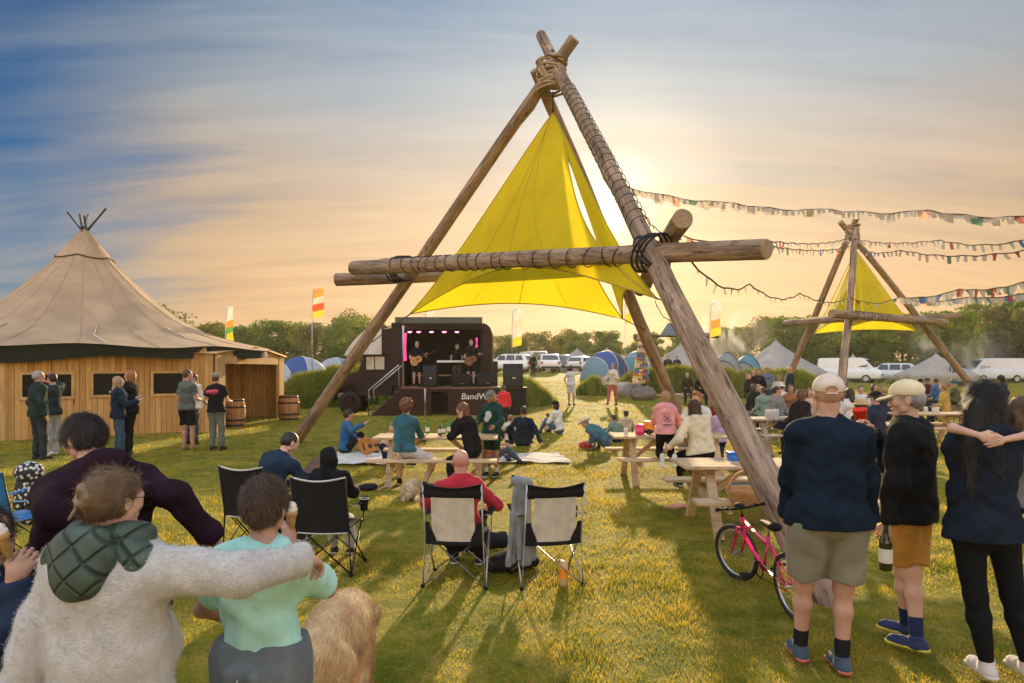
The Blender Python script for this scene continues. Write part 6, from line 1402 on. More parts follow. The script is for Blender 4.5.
# ------------------------------------------------------------ guitar builder
M_gui = pmat('guitar_spruce', (.50, .24, .08), .25, .2, 4, .1, 60, stretch=(1, 8, 1), spec=.6); M_gdark = pmat('guitar_dark', (.04, .02, .012), .35, .1, 6, 0, 40)
def guitar(label, M4, col=None):
    r = empty('acoustic_guitar', (0, 0, 0), 0, label, 'guitar'); r.matrix_world = M4; out = []
    for i in range(40):
        t = i/40*2*math.pi; z = math.cos(t); wv = (.20 if z < 0 else .145)*abs(math.sin(t))**.8*(1-.22*math.exp(-((z-.15)/.28)**2)); out.append((math.copysign(wv, math.sin(t)), z*.245))
    mb = MB(); mb.prism(out, -.05, .05); mb.build('body', col or M_gui, r); mb = MB(); mb.lathe([(.05, 0), (.001, .001)], (0, -.053, .07), 18, rot=Matrix.Rotation(R(90), 3, 'X')); mb.build('sound_hole', M_gdark, r)
    mb = MB(); mb.box((0, -.055, .45), (.05, .025, .50)); mb.box((0, -.05, .76), (.075, .02, .16)); mb.box((0, -.058, -.10), (.14, .012, .025)); mb.build('neck', M_gdark, r); return r
# ------------------------------------------------------------ pink bike leaning by the front log
bk = empty('bicycle', (0, 0, 0), 0, 'bright pink child bike standing in front of the nearest picnic table', 'bicycle'); M_pinkp = pmat('pink_bike_paint', (.75, .015, .13), .25, .05, 4, 0, 10, spec=.6, coat=.5)
A0w = Vector(G(739, 5.95)); B0w = Vector((W(795, 5.0), 5.02, 0)); bd = (B0w-A0w); WB = bd.length; bdir = bd.normalized(); RW = .245; leanv = Vector((-bdir.y, bdir.x, 0))*-.06
bk.location = A0w; 
def bp_(s, z, o=0): return bdir*s+Vector((0, 0, z))+leanv*(z/.6)+Vector((-bdir.y, bdir.x, 0))*o
def bwheel(s, turn=0.0):
    c = bp_(s, RW); ax = (Vector((-bdir.y, bdir.x, 0))); ax = Matrix.Rotation(turn, 3, 'Z')@ax; ax = (ax+Vector((0, 0, .10))).normalized(); m_ = MB(); m_.tube(ring_path(c, ax, RW-.02, 40), .021, 10, closed=True); wh = m_.build('wheel', M_tyre, bk)
    m_ = MB(); m_.tube(ring_path(c, ax, RW-.045, 40), .010, 6, closed=True); m_.build('rim', M_alu, wh)
    m_ = MB(); x, y = frame_of(ax)
    for k in range(20): a = k*math.pi/10; m_.tube([c+ax*(.02*(-1)**k), c+x*math.cos(a)*(RW-.045)+y*math.sin(a)*(RW-.045)], .0012, 4)
    m_.tube([c-ax*.045, c+ax*.045], .016, 8); m_.build('spokes', M_alu, wh)
    m_ = MB(); 
    for a in (.9, 3.6): m_.tube([c+x*math.cos(a+q)*(RW-.08)+y*math.sin(a+q)*(RW-.08)+ax*.008 for q in (-.15, 0, .15)], .010, 6)
    m_.build('reflector', pmat('amber_reflector', (.85, .32, .04), .25, .05, 5, 0, 10), wh)
bwheel(0, R(22)); bwheel(WB)
head_t, head_b = bp_(.20, .60), bp_(.155, .47); bbk = bp_(WB*.56, .25); stt = bp_(WB*.70, .55)
mb = MB(); mb.tube([head_t, head_b], .021, 10); mb.tube([head_t*.8+head_b*.2, stt*.75+bbk*.25], .017, 10); mb.tube([head_b, bbk], .021, 10); mb.tube([bbk, stt], .016, 10)
for o in (-.03, .03): mb.tube([bbk, bp_(WB, RW, o)], .010, 8); mb.tube([stt*.85+bbk*.15, bp_(WB, RW, o)], .008, 8)
mb.build('frame', M_pinkp, bk)
mb = MB()
for o in (-.045, .045): mb.tube([bp_(.17, .50, o), bp_(.11, .38, o), bp_(0, RW, o)], .012, 8)
mb.tube([bp_(.17, .50, -.045), bp_(.17, .50, .045)], .014, 8); mb.build('fork', M_pinkp, bk)
mb = MB(); hx = Matrix.Rotation(R(22), 3, 'Z')@Vector((-bdir.y, bdir.x, 0)); hc_ = bp_(.19, .68); mb.tube([head_t, hc_], .014, 8); mb.tube([hc_-hx*.26, hc_-hx*.1+Vector((0, 0, -.01)), hc_+hx*.1+Vector((0, 0, -.01)), hc_+hx*.26], .012, 8)
hb = mb.build('handlebar', M_black, bk)
for s in (-1, 1): mb = MB(); mb.tube([hc_+hx*s*.16, hc_+hx*s*.275], .018, 8); mb.tube([hc_+hx*s*.12-bdir*.02, hc_+hx*s*.20-bdir*.06+Vector((0, 0, -.02))], .006, 5); mb.build('grip', M_black, hb)
mb = MB(); mb.ell(hc_+bdir*-.03, (.045, .045, .03), 8); mb.build('bell', M_black, hb)
f = Field(); sp_ = np.array(stt+Vector((0, 0, .09))); bdn = np.array(bdir); f.cone(sp_+bdn*-.10, sp_+bdn*.10, .022, .055, .02, .6, (0, 0, 1)); V, Q = f.mesh(.007); npmesh('saddle', V, Q, mats=[M_black], parent=bk)
mb = MB(); mb.tube([stt, stt+Vector((0, 0, .08))], .012, 8); mb.build('seat_post', M_alu, bk)
axs = Vector((-bdir.y, bdir.x, 0)); mb = MB(); mb.tube(ring_path(bbk-axs*.04, axs, .06, 24), .006, 6, closed=True); mb.tube([bbk-axs*.06, bbk-axs*.06+bdir*-.09+Vector((0, 0, -.07))], .010, 6); mb.tube([bbk+axs*.06, bbk+axs*.06+bdir*.09+Vector((0, 0, .07))], .010, 6); mb.tube([bbk-axs*.045+Vector((0, 0, .06)), bp_(WB, RW+.03, -.04)], .005, 5); mb.tube([bbk-axs*.045-Vector((0, 0, .06)), bp_(WB, RW-.03, -.04)], .005, 5); cr = mb.build('crank', M_black, bk)
for s, v in ((-1, bdir*-.09+Vector((0, 0, -.07))), (1, bdir*.09+Vector((0, 0, .07)))): mb = MB(); mb.rbox(bbk+axs*s*.11+v, (.09, .09, .022), .008); mb.build('pedal', M_black, cr)
# ------------------------------------------------------------ dogs
def dog_mesh(name, f, h, root_label, loc, rz, mat, nst, slen, cat='dog', flow=None, seed=5, w_=.0022):
    V, Q = f.mesh(h); Nn = vnormals(V, Q); fl = flow or (lambda p: np.tile(np.array([[0, -1.0, -.45]]), (len(p), 1))); Vs, Qs = strands(V, Nn, nst, slen, fl, .22, w_, seed, .12, 4); V2, Q2 = join([(V, Q), (Vs, Qs)])
    o = npmesh(name, V2, Q2, mats=[mat]); o.location = loc; o.rotation_euler = (0, 0, rz); return tag(o, root_label, cat)
M_gold = pmat('golden_fur', (.82, .46, .18), .75, .25, 7, .4, 90, col2=(.92, .70, .42), sheen=.3); M_tanf = pmat('tan_fur', (.58, .36, .17), .8, .4, 9, .4, 90, col2=(.75, .60, .42))
f = Field()   # golden retriever standing with its rump to the camera; +Y is its front
f.cone((0, -.22, .50), (0, .12, .50), .135, .15, .06, .9, (1, 0, 0)); f.cone((0, .12, .49), (0, .30, .50), .16, .14, .06, .85, (1, 0, 0)); f.cone((0, .30, .52), (0, .46, .46), .10, .075, .06)
f.ell((0, .54, .43), (.075, .095, .075), .03); f.cone((0, .60, .40), (0, .70, .34), .045, .034, .02)
for q in (-1, 1):
    f.ell((q*.075, .54, .41), (.02, .045, .07), .01, roty(q*.3)); f.cone((q*.085, -.20, .46), (q*.095, -.16, .27), .095, .062, .04); f.cone((q*.095, -.16, .27), (q*.095, -.27, .15), .055, .034, .02); f.cone((q*.095, -.27, .15), (q*.095, -.25, .04), .032, .030, .015); f.cone((q*.095, -.25, .03), (q*.095, -.18, .025), .034, .030, .015)
    f.cone((q*.085, .28, .42), (q*.085, .26, .22), .062, .042, .03); f.cone((q*.085, .26, .22), (q*.085, .28, .04), .040, .030, .02); f.cone((q*.085, .28, .03), (q*.085, .34, .025), .034, .028, .015)
f.cone((0, -.34, .56), (-.05, -.46, .44), .045, .065, .02); f.cone((-.05, -.46, .44), (-.10, -.52, .18), .070, .035, .02)
dog_mesh('dog', f, .0095, 'golden retriever standing with its back to us beside the boy in mint', (W(330, 3.40), 3.40, 0), R(-4), M_gold, 90000, .055)
f = Field()   # small curly dog lying down, head towards the camera
f.cone((.05, .22, .12), (-.02, -.05, .12), .115, .11, .05, .95, (0, 0, 1)); f.ell((-.05, -.20, .13), (.085, .09, .08), .03); f.cone((-.06, -.26, .11), (-.07, -.33, .09), .042, .034, .02)
for q in (-1, 1): f.ell((-.05+q*.075, -.19, .12), (.025, .04, .055), .01); f.cone((-.03+q*.08, -.10, .05), (-.05+q*.08, -.32, .03), .035, .028, .02); f.cone((.05+q*.11, .20, .07), (.05+q*.16, .05, .04), .07, .03, .03)
f.cone((.06, .33, .12), (.20, .40, .10), .035, .03, .03); f.noise(.004, (60, 60, 60))
o = dog_mesh('dog', f, .011, 'small shaggy tan and white dog lying under the left picnic bench', (W(411, 9.7), 9.75, 0), R(14), M_tanf, 16000, .05, w_=.005, flow=lambda p: np.stack([p[:, 0]*2, p[:, 1]*1.0-.2, -.5+0*p[:, 2]], -1))
mb = MB(); mb.ell((-.075, -.345, .105), (.016, .012, .012), 8); 
for q in (-1, 1): mb.ell((-.06+q*.034, -.275, .155), (.009, .009, .009), 6)
mb.build('nose', M_gdark, o)
# ------------------------------------------------------------ people
NAVY = ('navy', (.012, .022, .045)); BLACKC = ('black_cloth', (.012, .012, .014)); JEAN = ('denim', (.07, .12, .20)); KHAKI = ('khaki', (.20, .19, .13)); GREYC = ('grey_cloth', (.16, .165, .17))
WHITEC = ('white_cloth', (.62, .60, .57)); CREAM = ('cream_cloth', (.60, .53, .42)); TEAL = ('teal_cloth', (.03, .11, .14)); RED = ('red_cloth2', (.42, .025, .04)); DGREEN = ('dark_green', (.015, .055, .045))
def wv(px, py, Y): return P(px, py, Y)
# the family in front
M_sherpa = pmat('fabric_sherpa', (.60, .565, .53), .95, .10, 26, .9, 150, sheen=.5, bdist=.008, wr=.25)
i = person(pos=(-1.19, 2.02, 0), face=-8, H=1.57, female=True, build=1.1, skin='fair', hair='mousy', style='bun', top=('fleece', 'sherpa', None, M_sherpa), bottom=('leggings',)+BLACKC, head=(17, 4, 0), headscale=.89, wh=(wv(-5, 760, 1.95), wv(306, 558, 2.17)), elbow=((-1, -.4, 0), (0, -1, .0)), handpose=({}, dict(d=(.05, 1, -.5), n=(-.2, -.5, -.8), curl=.6)), strandn=9000, fold=.6, label='woman in a cream sherpa fleece with quilted green hood, arm round a boy', name='person', belly=.02)
wm = i; S_ = i['S']
def quilt_mat():
    m = newmat('quilted_green'); t = m.node_tree; tcn = N(t, 'ShaderNodeTexCoord'); mpn = N(t, 'ShaderNodeMapping'); mpn.inputs['Rotation'].default_value = (0, R(45), 0); LK(t, tcn.outputs['Object'], mpn.inputs[0]); sp = N(t, 'ShaderNodeSeparateXYZ'); LK(t, mpn.outputs[0], sp.inputs[0])
    def line(o): f = math_n(t, 'FRACT', math_n(t, 'DIVIDE', o, .062)); return math_n(t, 'MINIMUM', math_n(t, 'MULTIPLY', math_n(t, 'ABSOLUTE', math_n(t, 'SUBTRACT', f, .5)), 9.0), 1.0)
    g_ = math_n(t, 'MULTIPLY', line(sp.outputs[0]), line(sp.outputs[2])); nn_ = N(t, 'ShaderNodeTexNoise', i_Scale=14.0, i_Detail=4.0); LK(t, tcn.outputs['Object'], nn_.inputs[0])
    c = ramp(t, [(.3, (.030, .052, .036)), (.7, (.055, .085, .058))], nn_.outputs[0]).outputs[0]; c = mixc(t, 1.0, c, ramp(t, [(0, (.45, .45, .45)), (.5, (1, 1, 1))], g_).outputs[0], 'MULTIPLY')
    bs = N(t, 'ShaderNodeBsdfPrincipled', i_Roughness=.55); LK(t, c, bs.inputs['Base Color']); hgt = math_n(t, 'ADD', g_, math_n(t, 'MULTIPLY', nn_.outputs[0], .5)); bn = N(t, 'ShaderNodeBump', i_Strength=.9, i_Distance=.012); LK(t, hgt, bn.inputs['Height']); LK(t, bn.outputs[0], bs.inputs['Normal'])
    out = N(t, 'ShaderNodeOutputMaterial'); LK(t, bs.outputs[0], out.inputs[0]); return m
M_quilt = quilt_mat()
q = Field(); sh, up, fw, rt = i['sh'], i['up'], i['fwd'], i['right']
sh = sh+up*.022; q.ell(sh-fw*.100+up*.022, (.102, .056, .090), .03); q.cone(sh-rt*.075+up*.055-fw*.02, sh+rt*.075+up*.055-fw*.02, .048, .048, .03); q.cone(sh-rt*.085+up*.05+fw*.02, sh+rt*.085+up*.05+fw*.02, .04, .04, .04); q.ell(sh-fw*.135-up*.035, (.070, .038, .062), .04); q.noise(.0035, (38, 30, 34)); q.minus(sh+up*.14, (.052, .06, .10)); V, Q = q.mesh(.006); npmesh('hood', V, Q, mats=[M_quilt], parent=i['root'])
q = Field()
for s in (-1, 1): q.cone(sh+rt*s*.05+up*.025-fw*.03, sh+rt*s*.120-up*.006-fw*.035,       .064, .058, .02)
q.cut(sh-up*.035, -up); q.noise(.002, (60, 60, 60)); V, Q = q.mesh(.007); npmesh('yoke', V, Q, mats=[M_quilt], parent=i['root'])
mb = MB(); M3 = i['Mh']; hc, s_ = i['hc'], i['s']
def HLw(i, x, y, z): return Vector(i['hc']+i['Mh']@(V3(x, y, z)*i['s']))
for s in (-1, 1): mb.tube([HLw(i, s*.078, -.02, .012), HLw(i, s*.078, .085, .012)], .0022, 5); mb.tube(ring_path(HLw(i, s*.034, .102, .0), Vector(i['Mh']@V3(0, 1, 0)), .024, 16), .0018, 5, closed=True)
mb.build('glasses', M_black, i['root'])
MINT = ('mint_cloth', (.40, .70, .60))
i = person(pos=(-.85, 2.33, 0), face=-4, H=1.47, build=.92, skin='mid', hair='brown', style='short', top=('tee',)+MINT, bottom=('shorts',)+NAVY, head=(6, 8, 0), wh=(wv(236, 622, 2.62), wv(290, 546, 2.56)), elbow=((-.9, -.2, -.6), (.9, -.1, -.9)), handpose=({}, dict(d=(-.25, .35, 1), n=(-.9, .3, 0), curl=.75)), strandn=11000, label='boy in a mint T-shirt with a grey jumper tied round his waist, seen from behind')
boy = i; q = Field(); pe, up, fw, rt = i['pel'], i['up'], i['fwd'], i['right']
q.cone(pe-rt*.05+up*.10, pe+rt*.05+up*.10, .118, .118, .03, .92, fw); q.cone(pe-rt*.05+up*.03-fw*.02, pe+rt*.05+up*.03-fw*.02, .124, .124, .03, .9, fw); q.cone(pe-rt*.055-fw*.045, pe-rt*.08-up*.34-fw*.06, .095, .085, .03, .6, fw); q.cone(pe+rt*.055-fw*.045, pe+rt*.08-up*.34-fw*.06, .095, .085, .03, .6, fw)
q.cone(pe+up*.08-fw*.135+rt*.03, pe-up*.33-fw*.125+rt*.05, .022, .03, .02); q.cone(pe+up*.08-fw*.135-rt*.05, pe-up*.30-fw*.125-rt*.075, .018, .03, .02); q.noise(.005, (50, 40, 9)); q.noise(.003, (22, 20, 30)); q.cut(pe+up*.155, up); V, Q = q.mesh(.0075); tj = npmesh('tied_jumper', V, Q, mats=[fab('slate_jersey', (.13, .15, .16), var=.2)], parent=i['root'])
mb = MB(); c0 = Vector(pe+up*.07-fw*.148-rt*.02); mb.tube([c0, c0+Vector((.008, -.01, -.06)), c0+Vector((.014, -.01, -.13)), c0+Vector((.012, -.008, -.20))], .0035, 6); mb.build('drawcord', M_white, tj)
p = loc2w(i, i['wR']); icecream(p+Vector((-.005, .03, .085)), 'ice cream cone held up by the boy in the mint T-shirt')
PURP = ('plum_cloth', (.022, .009, .015))
i = person(pos=(-1.58, 2.72, 0), face=50, H=1.74, build=1.05, skin='fair', hair='dark', style='crop', top=('hoodie',)+PURP, bottom=('shorts', 'dark_teal', (.012, .03, .035), .55), lean=27, headscale=.88, head=(-26, 24, 0), wh=(wv(28, 575, 2.5), wv(214, 541, 2.85)), elbow=((-.3, -.6, -.5), (.2, -1, -.3)), wf=(G(120, 2.95), G(196, 2.72)), handpose=({}, dict(curl=.5)), strandn=15000, label='dark haired man in a plum hoodie leaning down to the girl on the left')
plum = i
NAVYJ = ('navy_jacket', (.02, .035, .07))
i = person(pos=(-1.715, 2.16, 0), face=-66, H=1.41, female=True, build=.9, skin='mid', hair='dark', style='long', top=('coat',)+NAVYJ, bottom=('leggings',)+BLACKC, head=(-4, 16, 0), wh=(wv(-10, 600, 2.2), wv(14, 578, 2.08)), elbow=((-.4, -.3, -.9), (-.1, -.1, -1)), handpose=({}, dict(d=(-.2, .5, .8), n=(-.8, .2, .3), curl=.7)), strandn=9000, cat='person', label='dark haired girl at the left edge eating an ice cream cone')
p = loc2w(i, i['wR']); icecream(p+Vector((-.02, -.01, .10)), 'ice cream cone held to the mouth of the girl at the left edge', (R(12), R(-14), 0))
# seated round the camping chairs
i = person(W(270, 7.0), None, '', pos=(W(268, 7.0), 7.0, 0), face=-16, H=1.68, skin='fair', hair='dark', style='crop', pose='sit', seat=.34, top=('long', 'navy_knit', (.02, .035, .06)), bottom=('trousers',)+BLACKC, lean=14, side=10, head=(30, 38, 0), wh=(wv(296, 482, 7.3), wv(312, 474, 7.35)), h=.014)
tag(i['root'], 'man in navy jumper in a black camping chair, head bent over his tablet')
td = MB(); td.rbox((0, 0, 0), (.20, .012, .26), .006, Matrix.Rotation(R(-55), 3, 'X')@Matrix.Rotation(R(10), 3, 'Y')); o = td.build('tablet', pmat('brown_leather', (.12, .06, .035), .5, .2, 8, .2, 60)); o.location = wv(316, 466, 7.35); tag(o, 'brown cased tablet held by the man in the navy jumper', 'tablet')
i = person(pos=(W(330, 6.45), 6.42, 0), face=-3, H=1.36, skin='fair', pose='sit', seat=.38, hair='dark', style='short', top=('coat',)+BLACKC, bottom=('trousers', 'pale_grey', (.42, .42, .42)), hat=('hood', 'x', (0, 0, 0)), head=(0, 0, 0), h=.012, label='child in a black hood sitting in the nearer black camping chair', feet=((-.08, .42, 0), (.08, .42, 0)), wh=(wv(308, 487, 6.75), wv(352, 487, 6.75)))
i = person(pos=(W(461, 6.1), 6.08, 0), face=-4, H=1.64, build=1.1, skin='red', hair='grey', style='bald', pose='sit', seat=.26, top=('long',)+RED, bottom=('trousers',)+BLACKC, lean=-4, head=(0, 8, 0), wh=(wv(440, 508, 6.4), wv(490, 508, 6.4)), elbow=((-1, -.5, -.3), (1, -.5, -.3)), h=.011, label='bald man in a red jumper sitting in the cream camping chair')
# left picnic table
i = person(pos=(W(405, 10.6), 10.62, .0), face=-12, H=1.68, female=True, skin='fair', hair='auburn', style='curly', pose='sit', seat=.47, top=('long',)+TEAL, bottom=('shorts', 'pale_shorts', (.50, .46, .42)), shoe=((.03, .03, .03), None), head=(-8, 0, 0), wh=(wv(398, 458, 10.4), wv(424, 441, 11)), lean=4, h=.014, label='woman in a teal jumper and pale shorts on the left picnic bench, back to us', feet=((-.18, .22, 0), (.32, -.02, 0)))
i = person(pos=(W(473, 10.7), 10.75, 0), face=68, H=1.66, female=True, skin='fair', hair='auburn', style='bob', pose='sit', seat=.45, top=('coat',)+BLACKC, bottom=('trousers',)+BLACKC, lean=18, head=(0, 18, 0), wh=(wv(461, 430, 10.9), wv(460, 417, 10.7)), elbow=((0, 1, -1), (0, 1, -1)), h=.014, label='woman in black at the left picnic table resting her face in her hand', wf=(G(452, 10.3), G(444, 10.2)))
i = person(492, 11.6, 'girl in a dark green sweatshirt and grey cap standing by the left picnic table', face=158, H=1.47, female=True, skin='tan', hair='blond', style='long', top=('long',)+DGREEN, bottom=('shorts',)+DGREEN, shoe=((.02, .02, .02), None), socks=('white_sock', .22, (.6, .6, .58)), hat=('cap', 'grey_green', (.16, .17, .15)), head=(10, 22, 0), hands=((-.16, .28, .88), (.16, .28, .92)), h=.013)
mb = MB(); mb.ell((0, .142, 1.06), (.06, .012, .07), 10); mb.ell((.03, .145, .99), (.05, .012, .05), 10); o = mb.build('chest_print', fab('pale_print', (.45, .50, .47)), i['root']); o.location = (0, .008, 0)
i = person(pos=(W(487, 12.9), 13.0, 0), face=-70, H=1.66, skin='fair', hair='brown', style='short', pose='ground', top=('tee', 'coral_cloth', (.55, .10, .08)), bottom=('jeans',)+JEAN, label='person in a red top and jeans sitting behind the girl in green', feet=((-.15, .50, 0), (.12, .62, 0)), h=.017)
i = person(pos=(W(344, 14.6), 14.7, 0), face=-62, H=1.80, skin='red', hair='dark', style='short', pose='ground', top=('long', 'bright_blue', (.02, .10, .24)), bottom=('trousers',)+BLACKC, lean=6, head=(0, 5, 0), wh=(wv(360, 440, 14.5), wv(364, 424, 14.4)), h=.017, label='man in a blue jumper sitting on the pale blanket beside the guitar')
guitar('brown acoustic guitar lying on its side on the pale blanket', Matrix.Translation(Vector((W(369, 13.9), 13.9, .27)))@Matrix.Rotation(R(-28), 4, 'Z')@Matrix.Rotation(R(12), 4, 'X')@Matrix.Rotation(R(80), 4, 'Y'), pmat('guitar_amber', (.42, .17, .04), .25, .2, 4, .1, 60, spec=.6))
i = person(pos=(W(391, 13.3), 13.3, 0), face=-150, H=1.55, female=True, skin='fair', hair='mousy', style='pony', pose='ground', top=('tee', 'peach_cloth', (.55, .38, .30)), bottom=('trousers',)+NAVY, lean=16, head=(40, 20, 0), h=.018, label='girl with a ponytail sitting on the grass behind the left picnic table')
# around the grass in front of the stage
person(504, 21, 'small child in a bright red top standing before the stage', face=5, H=1.30, skin='mid', hair='brown', style='short', top=('long', 'bright_red', (.65, .03, .035)), bottom=('trousers',)+NAVY)
person(523, 16.2, 'man in a navy jumper sitting on the grass leaning on one arm', face=6, H=1.82, build=1.05, skin='mid', hair='dark', style='crop', pose='ground', top=('long',)+NAVY, bottom=('trousers',)+NAVY, lean=-14, wh=(wv(505, 434, 16.6), wv(541, 443, 15.9)), elbow=((-1, 0, 0), (1, 0, .1)))
person(510, 17.0, 'ginger haired child sitting beside the man in the navy jumper', face=10, H=1.25, skin='fair', hair='ginger', style='short', pose='ground', top=('tee',)+WHITEC, bottom=('shorts',)+NAVY)
person(559, 19.2, 'person in a white top, jeans and black cap sitting alone on the grass', face=55, H=1.72, skin='mid', hair='dark', style='bob', pose='ground', top=('long',)+WHITEC, bottom=('jeans',)+JEAN, hat=('cap',)+BLACKC, lean=12)
person(548, 19.8, 'toddler sitting next to the person in the black cap', face=-30, H=1.0, skin='fair', hair='brown', style='short', pose='ground', top=('tee', 'beige_cloth', (.45, .35, .26)), bottom=('shorts',)+KHAKI)
person(571, 30, 'child in a white dress standing on the track with hand to face', face=-30, H=1.80, female=True, skin='mid', hair='brown', style='bob', top=('tee',)+WHITEC, bottom=('shorts',)+WHITEC, zbase=.17, elbow=((-.5, -.7, -.5), (1, .2, -.3)), hands=((-.22, 0, .95), (.14, .22, 1.55)), belly=.02)
person(613, 30, 'woman in red trousers and cream top carrying a baby', face=150, H=1.88, female=True, skin='mid', hair='brown', style='pony', top=('long',)+CREAM, bottom=('trousers', 'rose_red', (.45, .09, .09)), zbase=.17, hands=((-.12, .30, 1.28), (.22, .26, 1.22)), feet=((-.12, -.1, 0), (.14, .3, 0)))
person(pos=(W(604, 29.6), 29.6, 1.10), label='baby held on the arm of the woman in red trousers', face=-40, H=.80, skin='fair', hair='blond', style='crop', pose='sit', seat=.0, top=('tee', 'peach_cloth', (.55, .38, .30)), bottom=('shorts',)+WHITEC, shoe=None, feet=((-.05, .18, -.12), (.05, .18, -.12)), hands=((-.1, .15, .2), (.1, .15, .2)), pelvis=(0, 0, .08))
person(533, 52, 'man in black standing beside the white estate car on the track', face=0, H=1.85, skin='fair', hair='grey', style='crop', top=('coat',)+BLACKC, bottom=('trousers',)+BLACKC, zbase=float(gz(W(533, 52), 52)))
person(606, 15.2, 'person in teal with a white hat curled forward asleep on the grass', face=62, H=1.62, skin='fair', hair='grey', style='short', pose='ground', top=('coat', 'teal_anorak', (.05, .16, .20)), bottom=('jeans',)+JEAN, lean=62, head=(0, 30, 0), hat=('sunhat', 'white_hat', (.62, .58, .52)), wh=(wv(590, 442, 15.2), wv(593, 445, 15)), feet=((-.2, .2, 0), (.2, .25, 0)), pelvis=(0, 0, .20))
person(626, 17.4, 'child in a beige hoodie sitting on the grass with back to us', face=8, H=1.45, skin='mid', hair='dark', style='short', pose='ground', top=('hoodie', 'beige_hood', (.52, .42, .28)), bottom=('trousers',)+NAVY)
person(617, 17.0, 'child in grey green sitting close beside the beige hoodie', face=30, H=1.30, skin='fair', hair='brown', style='short', pose='ground', top=('long', 'sage_cloth', (.16, .24, .20)), bottom=('trousers',)+NAVY, lean=20)
person(pos=(W(687, 31), 31, .22), label='left of the two people in black seated beside the standing stone', face=175, H=1.75, skin='red', hair='grey', style='crop', pose='sit', seat=.50, top=('coat',)+BLACKC, bottom=('trousers',)+BLACKC, lean=10)
person(pos=(W(700, 31), 31, .22), label='right of the two people in black, wearing sunglasses by the standing stone', face=185, H=1.72, female=True, skin='mid', hair='black', style='bob', pose='sit', seat=.50, top=('coat',)+BLACKC, bottom=('trousers',)+BLACKC, lean=10)
mb = MB(); mb.rbox((0, 0, .44), (1.8, .42, .06), .01); mb.box((-.7, 0, .2), (.08, .36, .42)); mb.box((.7, 0, .2), (.08, .36, .42)); o = mb.build('bench', M_benchg); o.location = (W(693, 31.1), 31.15, .2); tag(o, 'low bench under the couple in black', 'bench')
for px, c_, lab, hc_ in ((668, BLACKC, 'left of two people standing behind the grass bank by the bell tent', 'dark'), (677, NAVY, 'right of two people standing behind the grass bank, brown haired', 'brown')): person(px, 41, lab, face=180, H=1.78, hair=hc_, top=('coat',)+c_, bottom=('trousers',)+c_, zbase=float(gz(W(px, 41), 41))+.25)
# second table
i = person(pos=(W(667, 10.35), 10.42, .455), label='child in a pink hoodie with a back print kneeling on the picnic bench', face=-4, H=1.36, female=True, build=1.05, skin='fair', hair='blond', style='bob', pose='kneel', pelvis=(0, .04, .40), top=('hoodie', 'pink_cloth', (.72, .33, .35)), bottom=('leggings',)+BLACKC, shoe=((.62, .58, .55), None), feet=((-.09, -.20, .0), (.09, -.22, .0)), wh=(wv(652, 428, 10.9), wv(682, 430, 10.9)), hands=((-.2, .3, .6), (.2, .3, .6)), h=.0125)
pk = i; pr_ = MB(); bp0 = i['pel']+i['up']*.22-i['fwd']*.16
for k, (dx_, dz_, rx_, rz_) in enumerate(((0, .055, .035, .045), (-.03, .015, .03, .03), (.03, .005, .028, .035), (0, -.02, .045, .02))):
    pr_.tube([Vector(bp0)+Vector((dx_+rx_*math.cos(a), -.0+.01*math.cos(a), dz_+rz_*math.sin(a))) for a in [2*math.pi*j/14 for j in range(14)]], .004, 4, closed=True)
pr_.box(Vector(bp0)+Vector((0, 0, -.075)), (.15, .006, .010)); pr_.box(Vector(bp0)+Vector((0, 0, -.095)), (.11, .006, .008)); o = pr_.build('back_print', fab('navy_print', (.05, .06, .14)), i['root']); o.location = (0, -.03, 0)
i = person(pos=(W(704, 10.2), 10.35, 0), label='woman with long brown hair in an oversized cream jumper on the picnic bench', face=14, H=1.72, female=True, build=1.25, skin='fair', hair='brown', style='long', pose='sit', seat=.47, top=('hoodie', 'cream_knit', (.66, .58, .42)), bottom=('leggings',)+BLACKC, lean=10, side=-6, head=(-6, 8, -4), wh=(wv(668, 448, 10.4), wv(700, 440, 11.0)), h=.0125, strandn=5000)
person(pos=(W(698, 12.4), 12.45, 0), label='ginger haired man in a white shirt across the table from the cream jumper', face=150, H=1.80, build=1.1, skin='red', hair='ginger', style='quiff', pose='sit', seat=.47, top=('tee',)+WHITEC, bottom=('trousers',)+KHAKI, head=(10, 4, 0), hands=((-.2, .4, .85), (.2, .4, .85)), h=.015)
person(pos=(W(718, 14.3), 14.3, 0), label='child in a patterned sun hat and maroon top behind the big front log', face=160, H=1.35, skin='fair', hair='brown', style='bob', pose='sit', seat=.55, top=('long', 'maroon_cloth', (.18, .02, .035)), bottom=('trousers',)+NAVY, hat=('sunhat', 'patterned_hat', (.30, .33, .32)))
person(pos=(W(724, 11.9), 12.2, 0), label='dark long haired child in lilac half hidden behind the front log', face=30, H=1.38, female=True, skin='mid', hair='dark', style='long', pose='sit', seat=.47, top=('long', 'lilac_cloth', (.42, .30, .48)), bottom=('trousers',)+NAVY)
